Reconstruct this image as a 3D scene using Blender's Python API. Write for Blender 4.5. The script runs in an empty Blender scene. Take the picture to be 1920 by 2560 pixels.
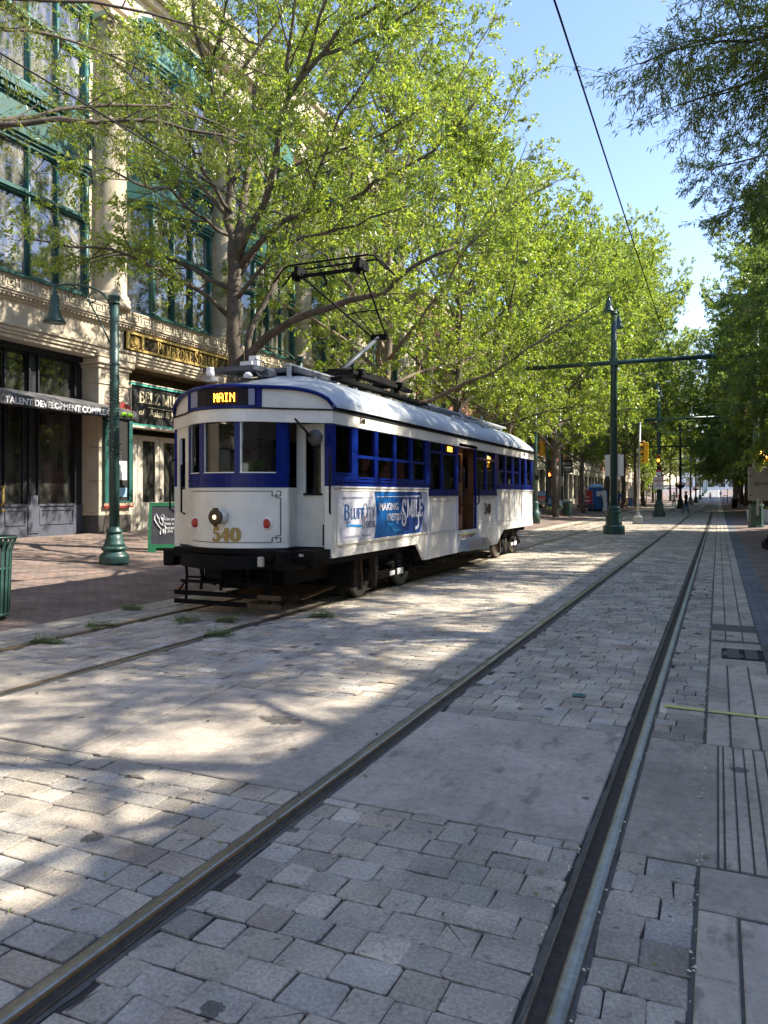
import bpy, math, random
import numpy as np
from mathutils import Vector, Matrix
sc = bpy.context.scene
COL = sc.collection
R = math.radians
PI = math.pi
# ---------------------------------------------------------------- camera
CAMH = 1.539
FPX = 1900.0
cam = bpy.data.cameras.new('camera')
camo = bpy.data.objects.new('camera', cam)
COL.objects.link(camo)
YAW = math.atan(836/FPX)
camo.location = (0, 0, CAMH)
camo.rotation_euler = (R(90), 0, YAW)
cam.sensor_fit = 'VERTICAL'
cam.sensor_height = 36
cam.sensor_width = 27
cam.lens = 36*FPX/2560
cam.shift_y = -45/2560
cam.clip_start = 0.05
cam.clip_end = 4000
sc.camera = camo
# ---------------------------------------------------------------- light
SUN_AZ = 24.0      # degrees from +X towards +Y
SUN_EL = 42.0
w = bpy.data.worlds.new('World')
sc.world = w
w.use_nodes = True
nt = w.node_tree
bg = nt.nodes['Background']
sky = nt.nodes.new('ShaderNodeTexSky')
sky.sky_type = 'NISHITA'
sky.sun_disc = False
sky.sun_elevation = R(SUN_EL)
sky.sun_rotation = R(90-SUN_AZ)
sky.air_density = 1.0
sky.dust_density = 0.3
sky.altitude = 300
sky.ozone_density = 3.0
wb = nt.nodes.new('ShaderNodeMix'); wb.data_type = 'RGBA'; wb.blend_type = 'MULTIPLY'; wb.inputs['Factor'].default_value = 1
wb.inputs['B'].default_value = (.88, .715, .66, 1)
nt.links.new(sky.outputs[0], wb.inputs['A']); hs = nt.nodes.new('ShaderNodeHueSaturation'); hs.inputs['Saturation'].default_value = 1.14
nt.links.new(wb.outputs['Result'], hs.inputs['Color']); nt.links.new(hs.outputs[0], bg.inputs[0])
bg.inputs[1].default_value = 0.15
sl = bpy.data.lights.new('sun', 'SUN')
sl.energy = 3.25
sl.angle = R(0.5)
sl.color = (1.0, 0.93, 0.80)
so = bpy.data.objects.new('sun', sl)
COL.objects.link(so)
sv = Vector((math.cos(R(SUN_EL))*math.cos(R(SUN_AZ)), math.cos(R(SUN_EL))*math.sin(R(SUN_AZ)), math.sin(R(SUN_EL))))
so.rotation_euler = sv.to_track_quat('Z', 'Y').to_euler()
so.location = (20, 10, 30)
sc.view_settings.view_transform = 'Standard'
sc.view_settings.look = 'None'
sc.view_settings.gamma = 1
sc.view_settings.exposure = 1.95
sc.render.film_transparent = False
sc.cycles.max_bounces = 6
sc.cycles.transparent_max_bounces = 12
sc.cycles.use_denoising = True

def G(x, y=0.0):
    """height of the ground"""
    z = 0.0
    if x < -7.35: z += .05*(-7.35-x)
    if x > 0.6: z += .03*(x-.6)
    if x < -16: z = .05*(16-7.35)
    if x > 9: z = .03*8.4
    if y > 165: z += .02*(y-165)
    return z

# ---------------------------------------------------------------- helpers
MATS = {}
def mat(name, col, rough=.6, metal=0., var=.0, vscale=3., bump=0., bscale=40., coat=0., emit=None, estr=0., tint=False, spec=.5, var2=0., v2scale=.6, dirt=None, spots=None):
    m = bpy.data.materials.new(name); MATS[name] = m
    m.use_nodes = True
    nt = m.node_tree; N = nt.nodes; L = nt.links
    b = N['Principled BSDF']
    b.inputs['Roughness'].default_value = rough
    b.inputs['Metallic'].default_value = metal
    b.inputs['Specular IOR Level'].default_value = spec
    b.inputs['Coat Weight'].default_value = coat
    b.inputs['Coat Roughness'].default_value = .08
    rgb = N.new('ShaderNodeRGB'); rgb.outputs[0].default_value = (*col, 1)
    out = rgb.outputs[0]
    tc = N.new('ShaderNodeTexCoord')
    def mult(o, fac):
        mx = N.new('ShaderNodeMix'); mx.data_type = 'RGBA'; mx.blend_type = 'MULTIPLY'
        mx.inputs['Factor'].default_value = 1
        L.new(o, mx.inputs['A']); L.new(fac, mx.inputs['B'])
        return mx.outputs['Result']
    for a, s, d in ((var, vscale, 6), (var2, v2scale, 3)):
        if a:
            n = N.new('ShaderNodeTexNoise'); n.inputs['Scale'].default_value = s; n.inputs['Detail'].default_value = d
            n.inputs['Roughness'].default_value = .65
            L.new(tc.outputs['Object'], n.inputs['Vector'])
            mr = N.new('ShaderNodeMapRange'); mr.inputs['From Min'].default_value = .3; mr.inputs['From Max'].default_value = .7
            mr.inputs['To Min'].default_value = 1-a; mr.inputs['To Max'].default_value = 1+a
            L.new(n.outputs['Fac'], mr.inputs['Value'])
            out = mult(out, mr.outputs['Result'])
    if tint:
        at = N.new('ShaderNodeAttribute'); at.attribute_name = 'tint'
        out = mult(out, at.outputs['Color'])
    if dirt:
        dc, thr, dsc, stretch = dirt
        mp = N.new('ShaderNodeMapping'); mp.inputs['Scale'].default_value = stretch
        L.new(tc.outputs['Object'], mp.inputs['Vector'])
        n = N.new('ShaderNodeTexNoise'); n.inputs['Scale'].default_value = dsc; n.inputs['Detail'].default_value = 8; n.inputs['Roughness'].default_value = .7
        L.new(mp.outputs['Vector'], n.inputs['Vector'])
        mr = N.new('ShaderNodeMapRange'); mr.inputs['From Min'].default_value = thr; mr.inputs['From Max'].default_value = thr+.12
        L.new(n.outputs['Fac'], mr.inputs['Value'])
        mx = N.new('ShaderNodeMix'); mx.data_type = 'RGBA'
        L.new(mr.outputs['Result'], mx.inputs['Factor']); L.new(out, mx.inputs['A']); mx.inputs['B'].default_value = (*dc, 1)
        out = mx.outputs['Result']
    if spots:
        sc_, rad, dens, scol = spots
        vo = N.new('ShaderNodeTexVoronoi'); vo.inputs['Scale'].default_value = sc_; L.new(tc.outputs['Object'], vo.inputs['Vector'])
        nz = N.new('ShaderNodeTexNoise'); nz.inputs['Scale'].default_value = sc_*9; L.new(tc.outputs['Object'], nz.inputs['Vector'])
        sp = N.new('ShaderNodeSeparateColor'); L.new(vo.outputs['Color'], sp.inputs[0])
        a1 = N.new('ShaderNodeMath'); a1.operation = 'MULTIPLY_ADD'; L.new(nz.outputs['Fac'], a1.inputs[0]); a1.inputs[1].default_value = rad*1.1; L.new(vo.outputs['Distance'], a1.inputs[2])
        r1 = N.new('ShaderNodeMath'); r1.operation = 'MULTIPLY'; L.new(sp.outputs[1], r1.inputs[0]); r1.inputs[1].default_value = rad*2
        c1 = N.new('ShaderNodeMath'); c1.operation = 'LESS_THAN'; L.new(a1.outputs[0], c1.inputs[0]); L.new(r1.outputs[0], c1.inputs[1])
        c2 = N.new('ShaderNodeMath'); c2.operation = 'LESS_THAN'; L.new(sp.outputs[0], c2.inputs[0]); c2.inputs[1].default_value = dens
        c3 = N.new('ShaderNodeMath'); c3.operation = 'MULTIPLY'; L.new(c1.outputs[0], c3.inputs[0]); L.new(c2.outputs[0], c3.inputs[1])
        c4 = N.new('ShaderNodeMath'); c4.operation = 'MULTIPLY'; L.new(c3.outputs[0], c4.inputs[0]); c4.inputs[1].default_value = .75
        mx = N.new('ShaderNodeMix'); mx.data_type = 'RGBA'
        L.new(c4.outputs[0], mx.inputs['Factor']); L.new(out, mx.inputs['A']); mx.inputs['B'].default_value = (*scol, 1)
        out = mx.outputs['Result']
    L.new(out, b.inputs['Base Color'])
    if bump:
        n = N.new('ShaderNodeTexNoise'); n.inputs['Scale'].default_value = bscale; n.inputs['Detail'].default_value = 5
        L.new(tc.outputs['Object'], n.inputs['Vector'])
        bp = N.new('ShaderNodeBump'); bp.inputs['Strength'].default_value = bump; bp.inputs['Distance'].default_value = .01
        L.new(n.outputs['Fac'], bp.inputs['Height']); L.new(bp.outputs['Normal'], b.inputs['Normal'])
    if emit:
        b.inputs['Emission Color'].default_value = (*emit, 1); b.inputs['Emission Strength'].default_value = estr
    return m

class MB:
    def __init__(s): s.v = []; s.f = []; s.m = []; s.sm = []; s.T = None
    def add(s, vs, fs, m=0, smooth=False):
        o = len(s.v)
        if s.T is not None: vs = [tuple(s.T @ Vector(p)) for p in vs]
        s.v.extend(vs)
        for f in fs: s.f.append([i+o for i in f])
        s.m.extend([m]*len(fs)); s.sm.extend([smooth]*len(fs))
        return s
    def box(s, x0, x1, y0, y1, z0, z1, m=0, bev=0.):
        if x0 > x1: x0, x1 = x1, x0
        if y0 > y1: y0, y1 = y1, y0
        if z0 > z1: z0, z1 = z1, z0
        if bev:
            b = min(bev, (x1-x0)*.45, (y1-y0)*.45, (z1-z0)*.45)
            rings = [(z0, b), (z0+b, 0), (z1-b, 0), (z1, b)]
            vs = []
            for z, i in rings:
                vs += [(x0+i, y0+b, z), (x0+b, y0+i, z), (x1-b, y0+i, z), (x1-i, y0+b, z), (x1-i, y1-b, z), (x1-b, y1-i, z), (x0+b, y1-i, z), (x0+i, y1-b, z)]
            fs = [[7, 6, 5, 4, 3, 2, 1, 0], [24+i for i in range(8)]]
            for r in range(3):
                for i in range(8):
                    j = (i+1) % 8
                    fs.append([r*8+i, r*8+j, r*8+8+j, r*8+8+i])
            return s.add(vs, fs, m)
        vs = [(x0, y0, z0), (x1, y0, z0), (x1, y1, z0), (x0, y1, z0), (x0, y0, z1), (x1, y0, z1), (x1, y1, z1), (x0, y1, z1)]
        return s.add(vs, [[0, 3, 2, 1], [4, 5, 6, 7], [0, 1, 5, 4], [1, 2, 6, 5], [2, 3, 7, 6], [3, 0, 4, 7]], m)
    def cbox(s, c, d, m=0, bev=0.):
        return s.box(c[0]-d[0]/2, c[0]+d[0]/2, c[1]-d[1]/2, c[1]+d[1]/2, c[2]-d[2]/2, c[2]+d[2]/2, m, bev)
    def tube(s, pts, r, n=8, m=0, cap=True, smooth=True):
        pts = [Vector(p) for p in pts]
        if not isinstance(r, (list, tuple)): r = [r]*len(pts)
        up = None; vs = []
        for i, p in enumerate(pts):
            d = (pts[min(i+1, len(pts)-1)]-pts[max(i-1, 0)])
            if d.length < 1e-9: d = Vector((0, 0, 1))
            d.normalize()
            if up is None:
                up = d.cross(Vector((0, 0, 1)))
                if up.length < .1: up = d.cross(Vector((1, 0, 0)))
                up.normalize()
            up = (up-d*up.dot(d))
            if up.length < 1e-6: up = d.orthogonal()
            up.normalize()
            q = d.cross(up)
            for k in range(n):
                a = 2*PI*k/n
                vs.append(tuple(p+(up*math.cos(a)+q*math.sin(a))*r[i]))
        fs = []
        for i in range(len(pts)-1):
            for k in range(n):
                j = (k+1) % n
                fs.append([i*n+k, i*n+j, (i+1)*n+j, (i+1)*n+k])
        s.add(vs, fs, m, smooth)
        if cap:
            o = len(s.v)-len(vs)
            s.f.append([o+k for k in range(n)][::-1]); s.f.append([o+(len(pts)-1)*n+k for k in range(n)])
            s.m += [m, m]; s.sm += [False, False]
        return s
    def bar(s, p, q, wd, ht, m=0, roll=0.):
        p = Vector(p); q = Vector(q); d = (q-p).normalized()
        a = d.cross(Vector((0, 0, 1)))
        if a.length < .05: a = Vector((1, 0, 0))
        a.normalize(); b = a.cross(d).normalized()
        if roll: a, b = a*math.cos(roll)+b*math.sin(roll), b*math.cos(roll)-a*math.sin(roll)
        vs = []
        for o in (p, q):
            for sa, sb in ((-1, -1), (1, -1), (1, 1), (-1, 1)): vs.append(tuple(o+a*sa*wd/2+b*sb*ht/2))
        return s.add(vs, [[3, 2, 1, 0], [4, 5, 6, 7], [0, 1, 5, 4], [1, 2, 6, 5], [2, 3, 7, 6], [3, 0, 4, 7]], m)
    def lathe(s, prof, c=(0, 0, 0), n=20, m=0, smooth=True, flute=0, fd=0., cap=True, ax='z'):
        vs = []
        for r, z in prof:
            for k in range(n):
                a = 2*PI*k/n
                rr = r-(fd if flute and k % 2 else 0)
                u, v2 = rr*math.cos(a), rr*math.sin(a)
                if ax == 'z': vs.append((c[0]+u, c[1]+v2, c[2]+z))
                elif ax == 'y': vs.append((c[0]+u, c[1]-z, c[2]+v2))
                else: vs.append((c[0]+z, c[1]+u, c[2]+v2))
        fs = []
        for i in range(len(prof)-1):
            for k in range(n):
                j = (k+1) % n
                fs.append([i*n+k, i*n+j, (i+1)*n+j, (i+1)*n+k])
        s.add(vs, fs, m, smooth)
        if cap:
            o = len(s.v)-len(vs)
            s.f.append([o+k for k in range(n)][::-1]); s.f.append([o+(len(prof)-1)*n+k for k in range(n)])
            s.m += [m, m]; s.sm += [False, False]
        return s
    def prism(s, poly, z0, z1, m=0, axes='xyz'):
        """poly: 2D outline (ccw), extruded along the third axis"""
        n = len(poly)
        def P(u, v, t):
            if axes == 'xyz': return (u, v, t)
            if axes == 'yzx': return (t, u, v)
            if axes == 'xzy': return (u, t, v)
        vs = [P(u, v, z0) for u, v in poly]+[P(u, v, z1) for u, v in poly]
        fs = [list(range(n))[::-1], [n+i for i in range(n)]]+[[i, (i+1) % n, n+(i+1) % n, n+i] for i in range(n)]
        return s.add(vs, fs, m)
    def sphere(s, c, r, n=12, k=8, m=0, sq=(1, 1, 1)):
        vs = [(c[0], c[1], c[2]-r*sq[2])]
        for i in range(1, k):
            t = PI*i/k
            for j in range(n):
                a = 2*PI*j/n
                vs.append((c[0]+r*sq[0]*math.sin(t)*math.cos(a), c[1]+r*sq[1]*math.sin(t)*math.sin(a), c[2]-r*sq[2]*math.cos(t)))
        vs.append((c[0], c[1], c[2]+r*sq[2]))
        fs = [[0, 1+(j+1) % n, 1+j] for j in range(n)]
        for i in range(k-2):
            for j in range(n):
                a = 1+i*n; b = a+n; jj = (j+1) % n
                fs.append([a+j, a+jj, b+jj, b+j])
        e = len(vs)-1; a = 1+(k-2)*n
        fs += [[a+j, a+(j+1) % n, e] for j in range(n)]
        return s.add(vs, fs, m, True)
    def quad(s, a, b, c, d, m=0): return s.add([a, b, c, d], [[0, 1, 2, 3]], m)
    def grid(s, rows, m=0, smooth=True, thick=None):
        n = len(rows[0]); vs = [tuple(p) for r in rows for p in r]
        fs = [[i*n+j, i*n+j+1, (i+1)*n+j+1, (i+1)*n+j] for i in range(len(rows)-1) for j in range(n-1)]
        return s.add(vs, fs, m, smooth)
    def holed(s, o, u, v, n, rect, holes, th, m=0, mr=None):
        """panel in the plane o+u*a+v*b, holes cut right through, thickness th along -n"""
        o = Vector(o); u = Vector(u); v = Vector(v); n = Vector(n); mr = m if mr is None else mr
        U = sorted({rect[0], rect[1], *[h[0] for h in holes], *[h[1] for h in holes]})
        V = sorted({rect[2], rect[3], *[h[2] for h in holes], *[h[3] for h in holes]})
        U = [a for a in U if rect[0] <= a <= rect[1]]; V = [a for a in V if rect[2] <= a <= rect[3]]
        def solid(i, j):
            if i < 0 or j < 0 or i >= len(U)-1 or j >= len(V)-1: return False
            a = (U[i]+U[i+1])/2; b = (V[j]+V[j+1])/2
            return not any(h[0] < a < h[1] and h[2] < b < h[3] for h in holes)
        P = lambda a, b, t: tuple(o+u*a+v*b-n*t)
        for i in range(len(U)-1):
            for j in range(len(V)-1):
                if not solid(i, j): continue
                a0, a1, b0, b1 = U[i], U[i+1], V[j], V[j+1]
                s.quad(P(a0, b0, 0), P(a1, b0, 0), P(a1, b1, 0), P(a0, b1, 0), m)
                s.quad(P(a0, b0, th), P(a0, b1, th), P(a1, b1, th), P(a1, b0, th), mr)
                if not solid(i-1, j): s.quad(P(a0, b0, 0), P(a0, b1, 0), P(a0, b1, th), P(a0, b0, th), mr)
                if not solid(i+1, j): s.quad(P(a1, b0, 0), P(a1, b0, th), P(a1, b1, th), P(a1, b1, 0), mr)
                if not solid(i, j-1): s.quad(P(a0, b0, 0), P(a0, b0, th), P(a1, b0, th), P(a1, b0, 0), mr)
                if not solid(i, j+1): s.quad(P(a0, b1, 0), P(a1, b1, 0), P(a1, b1, th), P(a0, b1, th), mr)
        return s
    def build(s, name, mats, parent=None, loc=(0, 0, 0), rz=0., fix=True):
        me = bpy.data.meshes.new(name)
        me.from_pydata([tuple(p) for p in s.v], [], s.f)
        if not isinstance(mats, (list, tuple)): mats = [mats]
        for x in mats: me.materials.append(MATS[x] if isinstance(x, str) else x)
        me.polygons.foreach_set('material_index', s.m)
        me.polygons.foreach_set('use_smooth', s.sm)
        me.update()
        if fix and len(s.f) < 60000:
            import bmesh
            bm = bmesh.new(); bm.from_mesh(me)
            bmesh.ops.recalc_face_normals(bm, faces=bm.faces); bm.to_mesh(me); bm.free()
        o = bpy.data.objects.new(name, me); COL.objects.link(o)
        o.location = loc; o.rotation_euler = (0, 0, rz)
        if parent: o.parent = parent
        return o

def tag(o, label=None, cat=None, group=None, kind=None):
    if label: o['label'] = label
    if cat: o['category'] = cat
    if group: o['group'] = group
    if kind: o['kind'] = kind
    return o
def thing(name, label, cat, loc, rz=0., group=None):
    o = bpy.data.objects.new(name, None); COL.objects.link(o)
    o.location = loc; o.rotation_euler = (0, 0, rz); o.empty_display_size = .2
    return tag(o, label, cat, group)
def kids(o): return [c for c in COL.objects if c.parent == o]
CH = {}
def dup(root, loc, rz=0., label=None, scale=None):
    def rec(o, par):
        c = o.copy(); COL.objects.link(c)
        if par: c.parent = par
        for ch in CHILD(o): rec(ch, c)
        return c
    r = rec(root, None)
    r.location = loc; r.rotation_euler = (0, 0, rz)
    if scale: r.scale = (scale,)*3 if not isinstance(scale, tuple) else scale
    if label: r['label'] = label
    return r
def CHILD(o): return list(o.children)

def txt(mb, s, loc, u, v, h, m=0, depth=.01, shear=0., bold=0., align='C', wscale=1.):
    """letters added to mb; u = reading direction, v = up"""
    cu = bpy.data.curves.new('t', 'FONT'); cu.body = s; cu.size = 1; cu.extrude = .5; cu.offset = bold; cu.shear = shear
    cu.resolution_u = 3
    ob = bpy.data.objects.new('t', cu); COL.objects.link(ob)
    dg = bpy.context.evaluated_depsgraph_get()
    me = bpy.data.meshes.new_from_object(ob.evaluated_get(dg))
    vs = np.array([tuple(p.co) for p in me.vertices]) if len(me.vertices) else np.zeros((0, 3))
    fs = [list(p.vertices) for p in me.polygons]
    bpy.data.objects.remove(ob); bpy.data.meshes.remove(me); bpy.data.curves.remove(cu)
    if not len(vs): return 0
    x0, x1 = vs[:, 0].min(), vs[:, 0].max()
    wd = x1-x0
    off = {'C': (x0+x1)/2, 'L': x0, 'R': x1}[align]
    u = Vector(u); v = Vector(v); n = u.cross(v); loc = Vector(loc)
    k = h/.7
    mb.add([tuple(loc+u*((p[0]-off)*k*wscale)+v*(p[1]*k)+n*((p[2]+.5)*depth)) for p in vs], fs, m)
    return wd*k*wscale

# a serif alphabet drawn as strokes: (polyline, ...) ; a trailing 's' pair marks serif ends
def arc(cx, cy, rx, ry, a0, a1, n=10):
    return [(cx+rx*math.cos(R(a0+(a1-a0)*i/n)), cy+ry*math.sin(R(a0+(a1-a0)*i/n))) for i in range(n+1)]
SG = {
 'A': (.80, [([(.06, 0), (.40, 1)], .5), ([(.40, 1), (.76, 0)], 1), ([(.18, .33), (.62, .33)], 0)], [(.06, 0), (.76, 0)]),
 'B': (.66, [([(.14, 0), (.14, 1)], 1), ([(.14, .98)]+arc(.30, .76, .24, .22, 90, -90)+[(.14, .54)], 2), ([(.14, .54)]+arc(.32, .28, .28, .26, 90, -90)+[(.14, .02)], 2)], [(.1, 0), (.1, 1)]),
 'C': (.72, [(arc(.42, .5, .34, .49, 50, 310, 16), 2), ([(.66, .62), (.66, .96)], 0), ([(.66, .05), (.66, .35)], 0)], []),
 'D': (.76, [([(.14, 0), (.14, 1)], 1), ([(.14, .98)]+arc(.30, .5, .40, .48, 90, -90, 12)+[(.14, .02)], 2)], [(.1, 0), (.1, 1)]),
 'E': (.62, [([(.14, 0), (.14, 1)], 1), ([(.1, .97), (.54, .97)], 0), ([(.14, .5), (.44, .5)], 0), ([(.1, .03), (.57, .03)], 0), ([(.53, .97), (.53, .76)], 0), ([(.56, .03), (.56, .26)], 0), ([(.43, .4), (.43, .6)], 0)], [(.1, 0), (.1, 1)]),
 'F': (.58, [([(.14, 0), (.14, 1)], 1), ([(.1, .97), (.54, .97)], 0), ([(.14, .5), (.44, .5)], 0), ([(.53, .97), (.53, .76)], 0)], [(.14, 0), (.1, 1)]),
 'G': (.76, [(arc(.42, .5, .34, .49, 50, 340, 16), 2), ([(.66, .03), (.66, .42)], 1), ([(.52, .42), (.76, .42)], 0)], []),
 'I': (.32, [([(.16, 0), (.16, 1)], 1)], [(.16, 0), (.16, 1)]),
 'K': (.72, [([(.14, 0), (.14, 1)], 1), ([(.14, .42), (.58, 1)], 0), ([(.30, .62), (.64, 0)], 1)], [(.14, 0), (.14, 1), (.58, 1), (.64, 0)]),
 'L': (.58, [([(.14, 0), (.14, 1)], 1), ([(.1, .03), (.52, .03)], 0), ([(.51, .03), (.51, .26)], 0)], [(.14, 0), (.14, 1)]),
 'M': (.94, [([(.13, 0), (.13, 1)], .4), ([(.13, 1), (.46, .1)], 1), ([(.46, .1), (.80, 1)], .3), ([(.80, 0), (.80, 1)], 1)], [(.13, 0), (.80, 0), (.10, 1), (.84, 1)]),
 'N': (.80, [([(.14, 0), (.14, 1)], .4), ([(.14, 1), (.66, 0)], 1), ([(.66, 0), (.66, 1)], .4)], [(.14, 0), (.10, 1), (.66, 1)]),
 'O': (.80, [(arc(.40, .5, .33, .49, 0, 360, 20), 2)], []),
 'P': (.62, [([(.14, 0), (.14, 1)], 1), ([(.14, .98)]+arc(.30, .73, .27, .25, 90, -90)+[(.14, .48)], 2)], [(.14, 0), (.1, 1)]),
 'Q': (.80, [(arc(.40, .5, .33, .49, 0, 360, 20), 2), ([(.36, .1), (.52, -.04), (.74, -.12)], 1)], []),
 'R': (.70, [([(.14, 0), (.14, 1)], 1), ([(.14, .98)]+arc(.30, .75, .26, .23, 90, -90)+[(.14, .52)], 2), ([(.32, .52), (.62, 0)], 1)], [(.14, 0), (.1, 1), (.64, 0)]),
 'S': (.60, [(arc(.31, .74, .20, .24, 25, 200, 9)+[(.30, .50)]+arc(.30, .26, .23, .25, 20, -160, 9), 2), ([(.50, .76), (.50, .98)], 0), ([(.08, .02), (.08, .24)], 0)], []),
 'T': (.66, [([(.33, 0), (.33, 1)], 1), ([(.06, .97), (.60, .97)], 0), ([(.07, .97), (.07, .76)], 0), ([(.59, .97), (.59, .76)], 0)], [(.33, 0)]),
 'U': (.76, [([(.14, 1), (.14, .35)]+arc(.38, .30, .24, .29, 180, 360)+[(.62, .35), (.62, 1)], 2)], [(.14, 1), (.62, 1)]),
 'Y': (.72, [([(.08, 1), (.36, .45)], 1), ([(.66, 1), (.36, .45)], .3), ([(.36, .47), (.36, 0)], 1)], [(.08, 1), (.66, 1), (.36, 0)]),
 'Z': (.66, [([(.08, .97), (.58, .97)], 0), ([(.56, .97), (.10, .03)], 1), ([(.08, .03), (.60, .03)], 0), ([(.09, .97), (.09, .76)], 0), ([(.59, .03), (.59, .26)], 0)], []),
 '5': (.62, [([(.16, .96), (.52, .96)], 1), ([(.17, .96), (.15, .55)], 0), (arc(.29, .31, .23, .30, 120, -150, 14), 2), ([(.09, .22), (.15, .2)], 2)], []),
 '4': (.66, [([(.44, 0), (.44, 1)], 1), ([(.42, .98), (.06, .30)], 0), ([(.06, .30), (.60, .30)], 0)], [(.44, 0)]),
 '0': (.62, [(arc(.31, .5, .22, .47, 0, 360, 20), 2)], []),
 '1': (.4, [([(.2, 0), (.2, 1)], 1)], [(.2, 0)]),
}
def serif(mb, s, loc, u, v, h, m=0, depth=.01, thick=.17, thin=.055, wscale=1., gap=.06, small=None, srf=.1, align='C'):
    u = Vector(u); v = Vector(v); n = u.cross(v); loc = Vector(loc)
    W = 0; lay = []
    for ch in s:
        k = 1.
        if ch == ' ': W += .3*wscale; continue
        if small and ch.islower(): k = small; ch = ch.upper()
        wd = SG[ch][0]*k*wscale
        lay.append((ch, W, k)); W += wd+gap
    W -= gap
    off = {'C': W/2, 'L': 0, 'R': W}[align]
    lift = 0.
    def P(a, b, t, x0, k): return tuple(loc+u*((x0-off+a*k*wscale)*h)+v*(b*k*h)+n*t)
    for ch, x0, k in lay:
        wd, strokes, ser = SG[ch]
        strokes = list(strokes)+[([(a-srf, b+(.02 if b < .5 else -.02)), (a+srf, b+(.02 if b < .5 else -.02))], 0) for a, b in ser]
        for pts, kind in strokes:
            lift += .00025
            n2 = len(pts); Lf = []; Rt = []
            for i in range(n2):
                a = pts[max(i-1, 0)]; b = pts[min(i+1, n2-1)]
                if n2 > 3 and pts[0] == pts[-1] and i in (0, n2-1): a, b = pts[-2], pts[1]
                dx, dy = b[0]-a[0], b[1]-a[1]; L = math.hypot(dx, dy) or 1
                nx, ny = -dy/L, dx/L
                t = thin if kind == 0 else thick if kind == 1 else thin+(thick-thin)*(abs(dy)/L)**1.3 if kind == 2 else thin+(thick-thin)*kind
                t /= 2
                x, y = pts[i]
                Lf.append((x+nx*t, y+ny*t)); Rt.append((x-nx*t, y-ny*t))
            vs = []
            for (a, b), (c, d) in zip(Lf, Rt):
                vs += [P(a, b, depth+lift, x0, k), P(c, d, depth+lift, x0, k), P(a, b, 0, x0, k), P(c, d, 0, x0, k)]
            fs = []
            for i in range(n2-1):
                o = i*4; q = o+4
                fs += [[o, o+1, q+1, q], [o, q, q+2, o+2], [o+1, o+3, q+3, q+1]]
            fs += [[0, 2, 3, 1], [(n2-1)*4, (n2-1)*4+1, (n2-1)*4+3, (n2-1)*4+2]]
            mb.add(vs, fs, m)
    return W*h

def paper(mb, x): pass
# ---------------------------------------------------------------- materials
mat('paver', (.43, .38, .31), .85, var=.34, vscale=70, bump=.5, bscale=110, tint=True, var2=.34, v2scale=1.6, dirt=((.12, .105, .085), .58, 14, (1, 1, 1)), spots=(4.2, .17, .62, (.05, .045, .04)))
mat('joint', (.05, .042, .033), .95, var=.4, vscale=30)
mat('concrete', (.45, .39, .31), .85, var=.20, vscale=22, bump=.5, bscale=150, var2=.26, v2scale=1.3, tint=True, dirt=((.25, .22, .175), .54, 6, (1, .45, 1)), spots=(3.2, .12, .62, (.075, .07, .062)))
mat('rail_steel', (.29, .275, .235), .36, metal=.85, var=.22, vscale=24, var2=.2, v2scale=2)
mat('wheel_dark', (.035, .028, .022), .5, metal=.5, var=.4, vscale=12)
mat('mirror_grey', (.05, .055, .055), .45)
mat('rail_rust', (.24, .165, .10), .7, metal=.2, var=.4, vscale=30)
mat('rail_face_sunlit', (.52, .34, .17), .4, metal=.5, var=.3, vscale=12)  # rusty gauge face, golden reflection of sunlight put into its colour
mat('slate', (.075, .085, .10), .55, var=.2)
mat('rubber', (.11, .10, .085), .8, var=.3, vscale=20, bump=.6, bscale=40)
mat('stone', (.47, .40, .30), .8, var=.12, vscale=2.5, bump=.25, bscale=50, var2=.12, v2scale=.5)
mat('stone_plinth', (.06, .055, .05), .35, var=.4, vscale=20)
mat('green_metal', (.014, .080, .070), .45, var=.2, vscale=4, var2=.15, v2scale=1)
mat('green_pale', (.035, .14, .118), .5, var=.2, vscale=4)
mat('pole_green', (.028, .075, .062), .4, var=.3, vscale=6, bump=.1, coat=.1)
mat('pole_black', (.012, .02, .018), .4, var=.3, vscale=6)
mat('galv', (.30, .31, .31), .45, metal=.5, var=.15, vscale=10)
mat('gold', (.62, .44, .15), .42, metal=.5, var=.2, vscale=15)
mat('gold_dark', (.045, .028, .01), .55, metal=.4, var=.3, vscale=12)
mat('gold_paint', (.42, .27, .07), .45, var=.1)
mat('black', (.009, .009, .010), .6, spec=.25, var=.3, vscale=8)
mat('black_steel', (.006, .0055, .005), .75, metal=0, spec=.18, var=.5, vscale=9, bump=.4, bscale=30)
mat('frame_dark', (.010, .011, .015), .5, var=.2)
mat('grey_wood', (.07, .075, .10), .55, var=.2, vscale=5)
mat('tram_white', (.84, .81, .71), .35, var=.05, vscale=3, coat=.2, dirt=((.50, .44, .34), .62, 5, (6, 6, .8)), var2=.09, v2scale=1.2)
mat('door_white', (.66, .63, .53), .5, var=.10, vscale=6, dirt=((.12, .10, .08), .64, 7, (5, 5, 1)))
mat('tram_blue', (.002, .014, .14), .35, coat=.06, var=.1, spec=.2)
mat('roof_paint', (.43, .46, .48), .5, var=.08, vscale=1.5, var2=.10, v2scale=.7, dirt=((.30, .31, .31), .67, 2, (1, 1, 1)))
mat('wood_brown', (.16, .06, .02), .4, var=.3, vscale=6, coat=.2)
mat('timber', (.095, .055, .025), .7, var=.4, vscale=10)
mat('pin_stripe', (.09, .075, .06), .6)
mat('brass_dull', (.10, .07, .04), .5, metal=.5)
mat('lamp_lens', (.75, .6, .42), .15, emit=(1, .72, .42), estr=.45)
mat('red_lens', (.42, .008, .005), .2, coat=.5)
mat('white_paint', (.78, .78, .76), .5)
mat('led', (.8, .25, .02), .5, emit=(1, .28, .02), estr=4)
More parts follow.
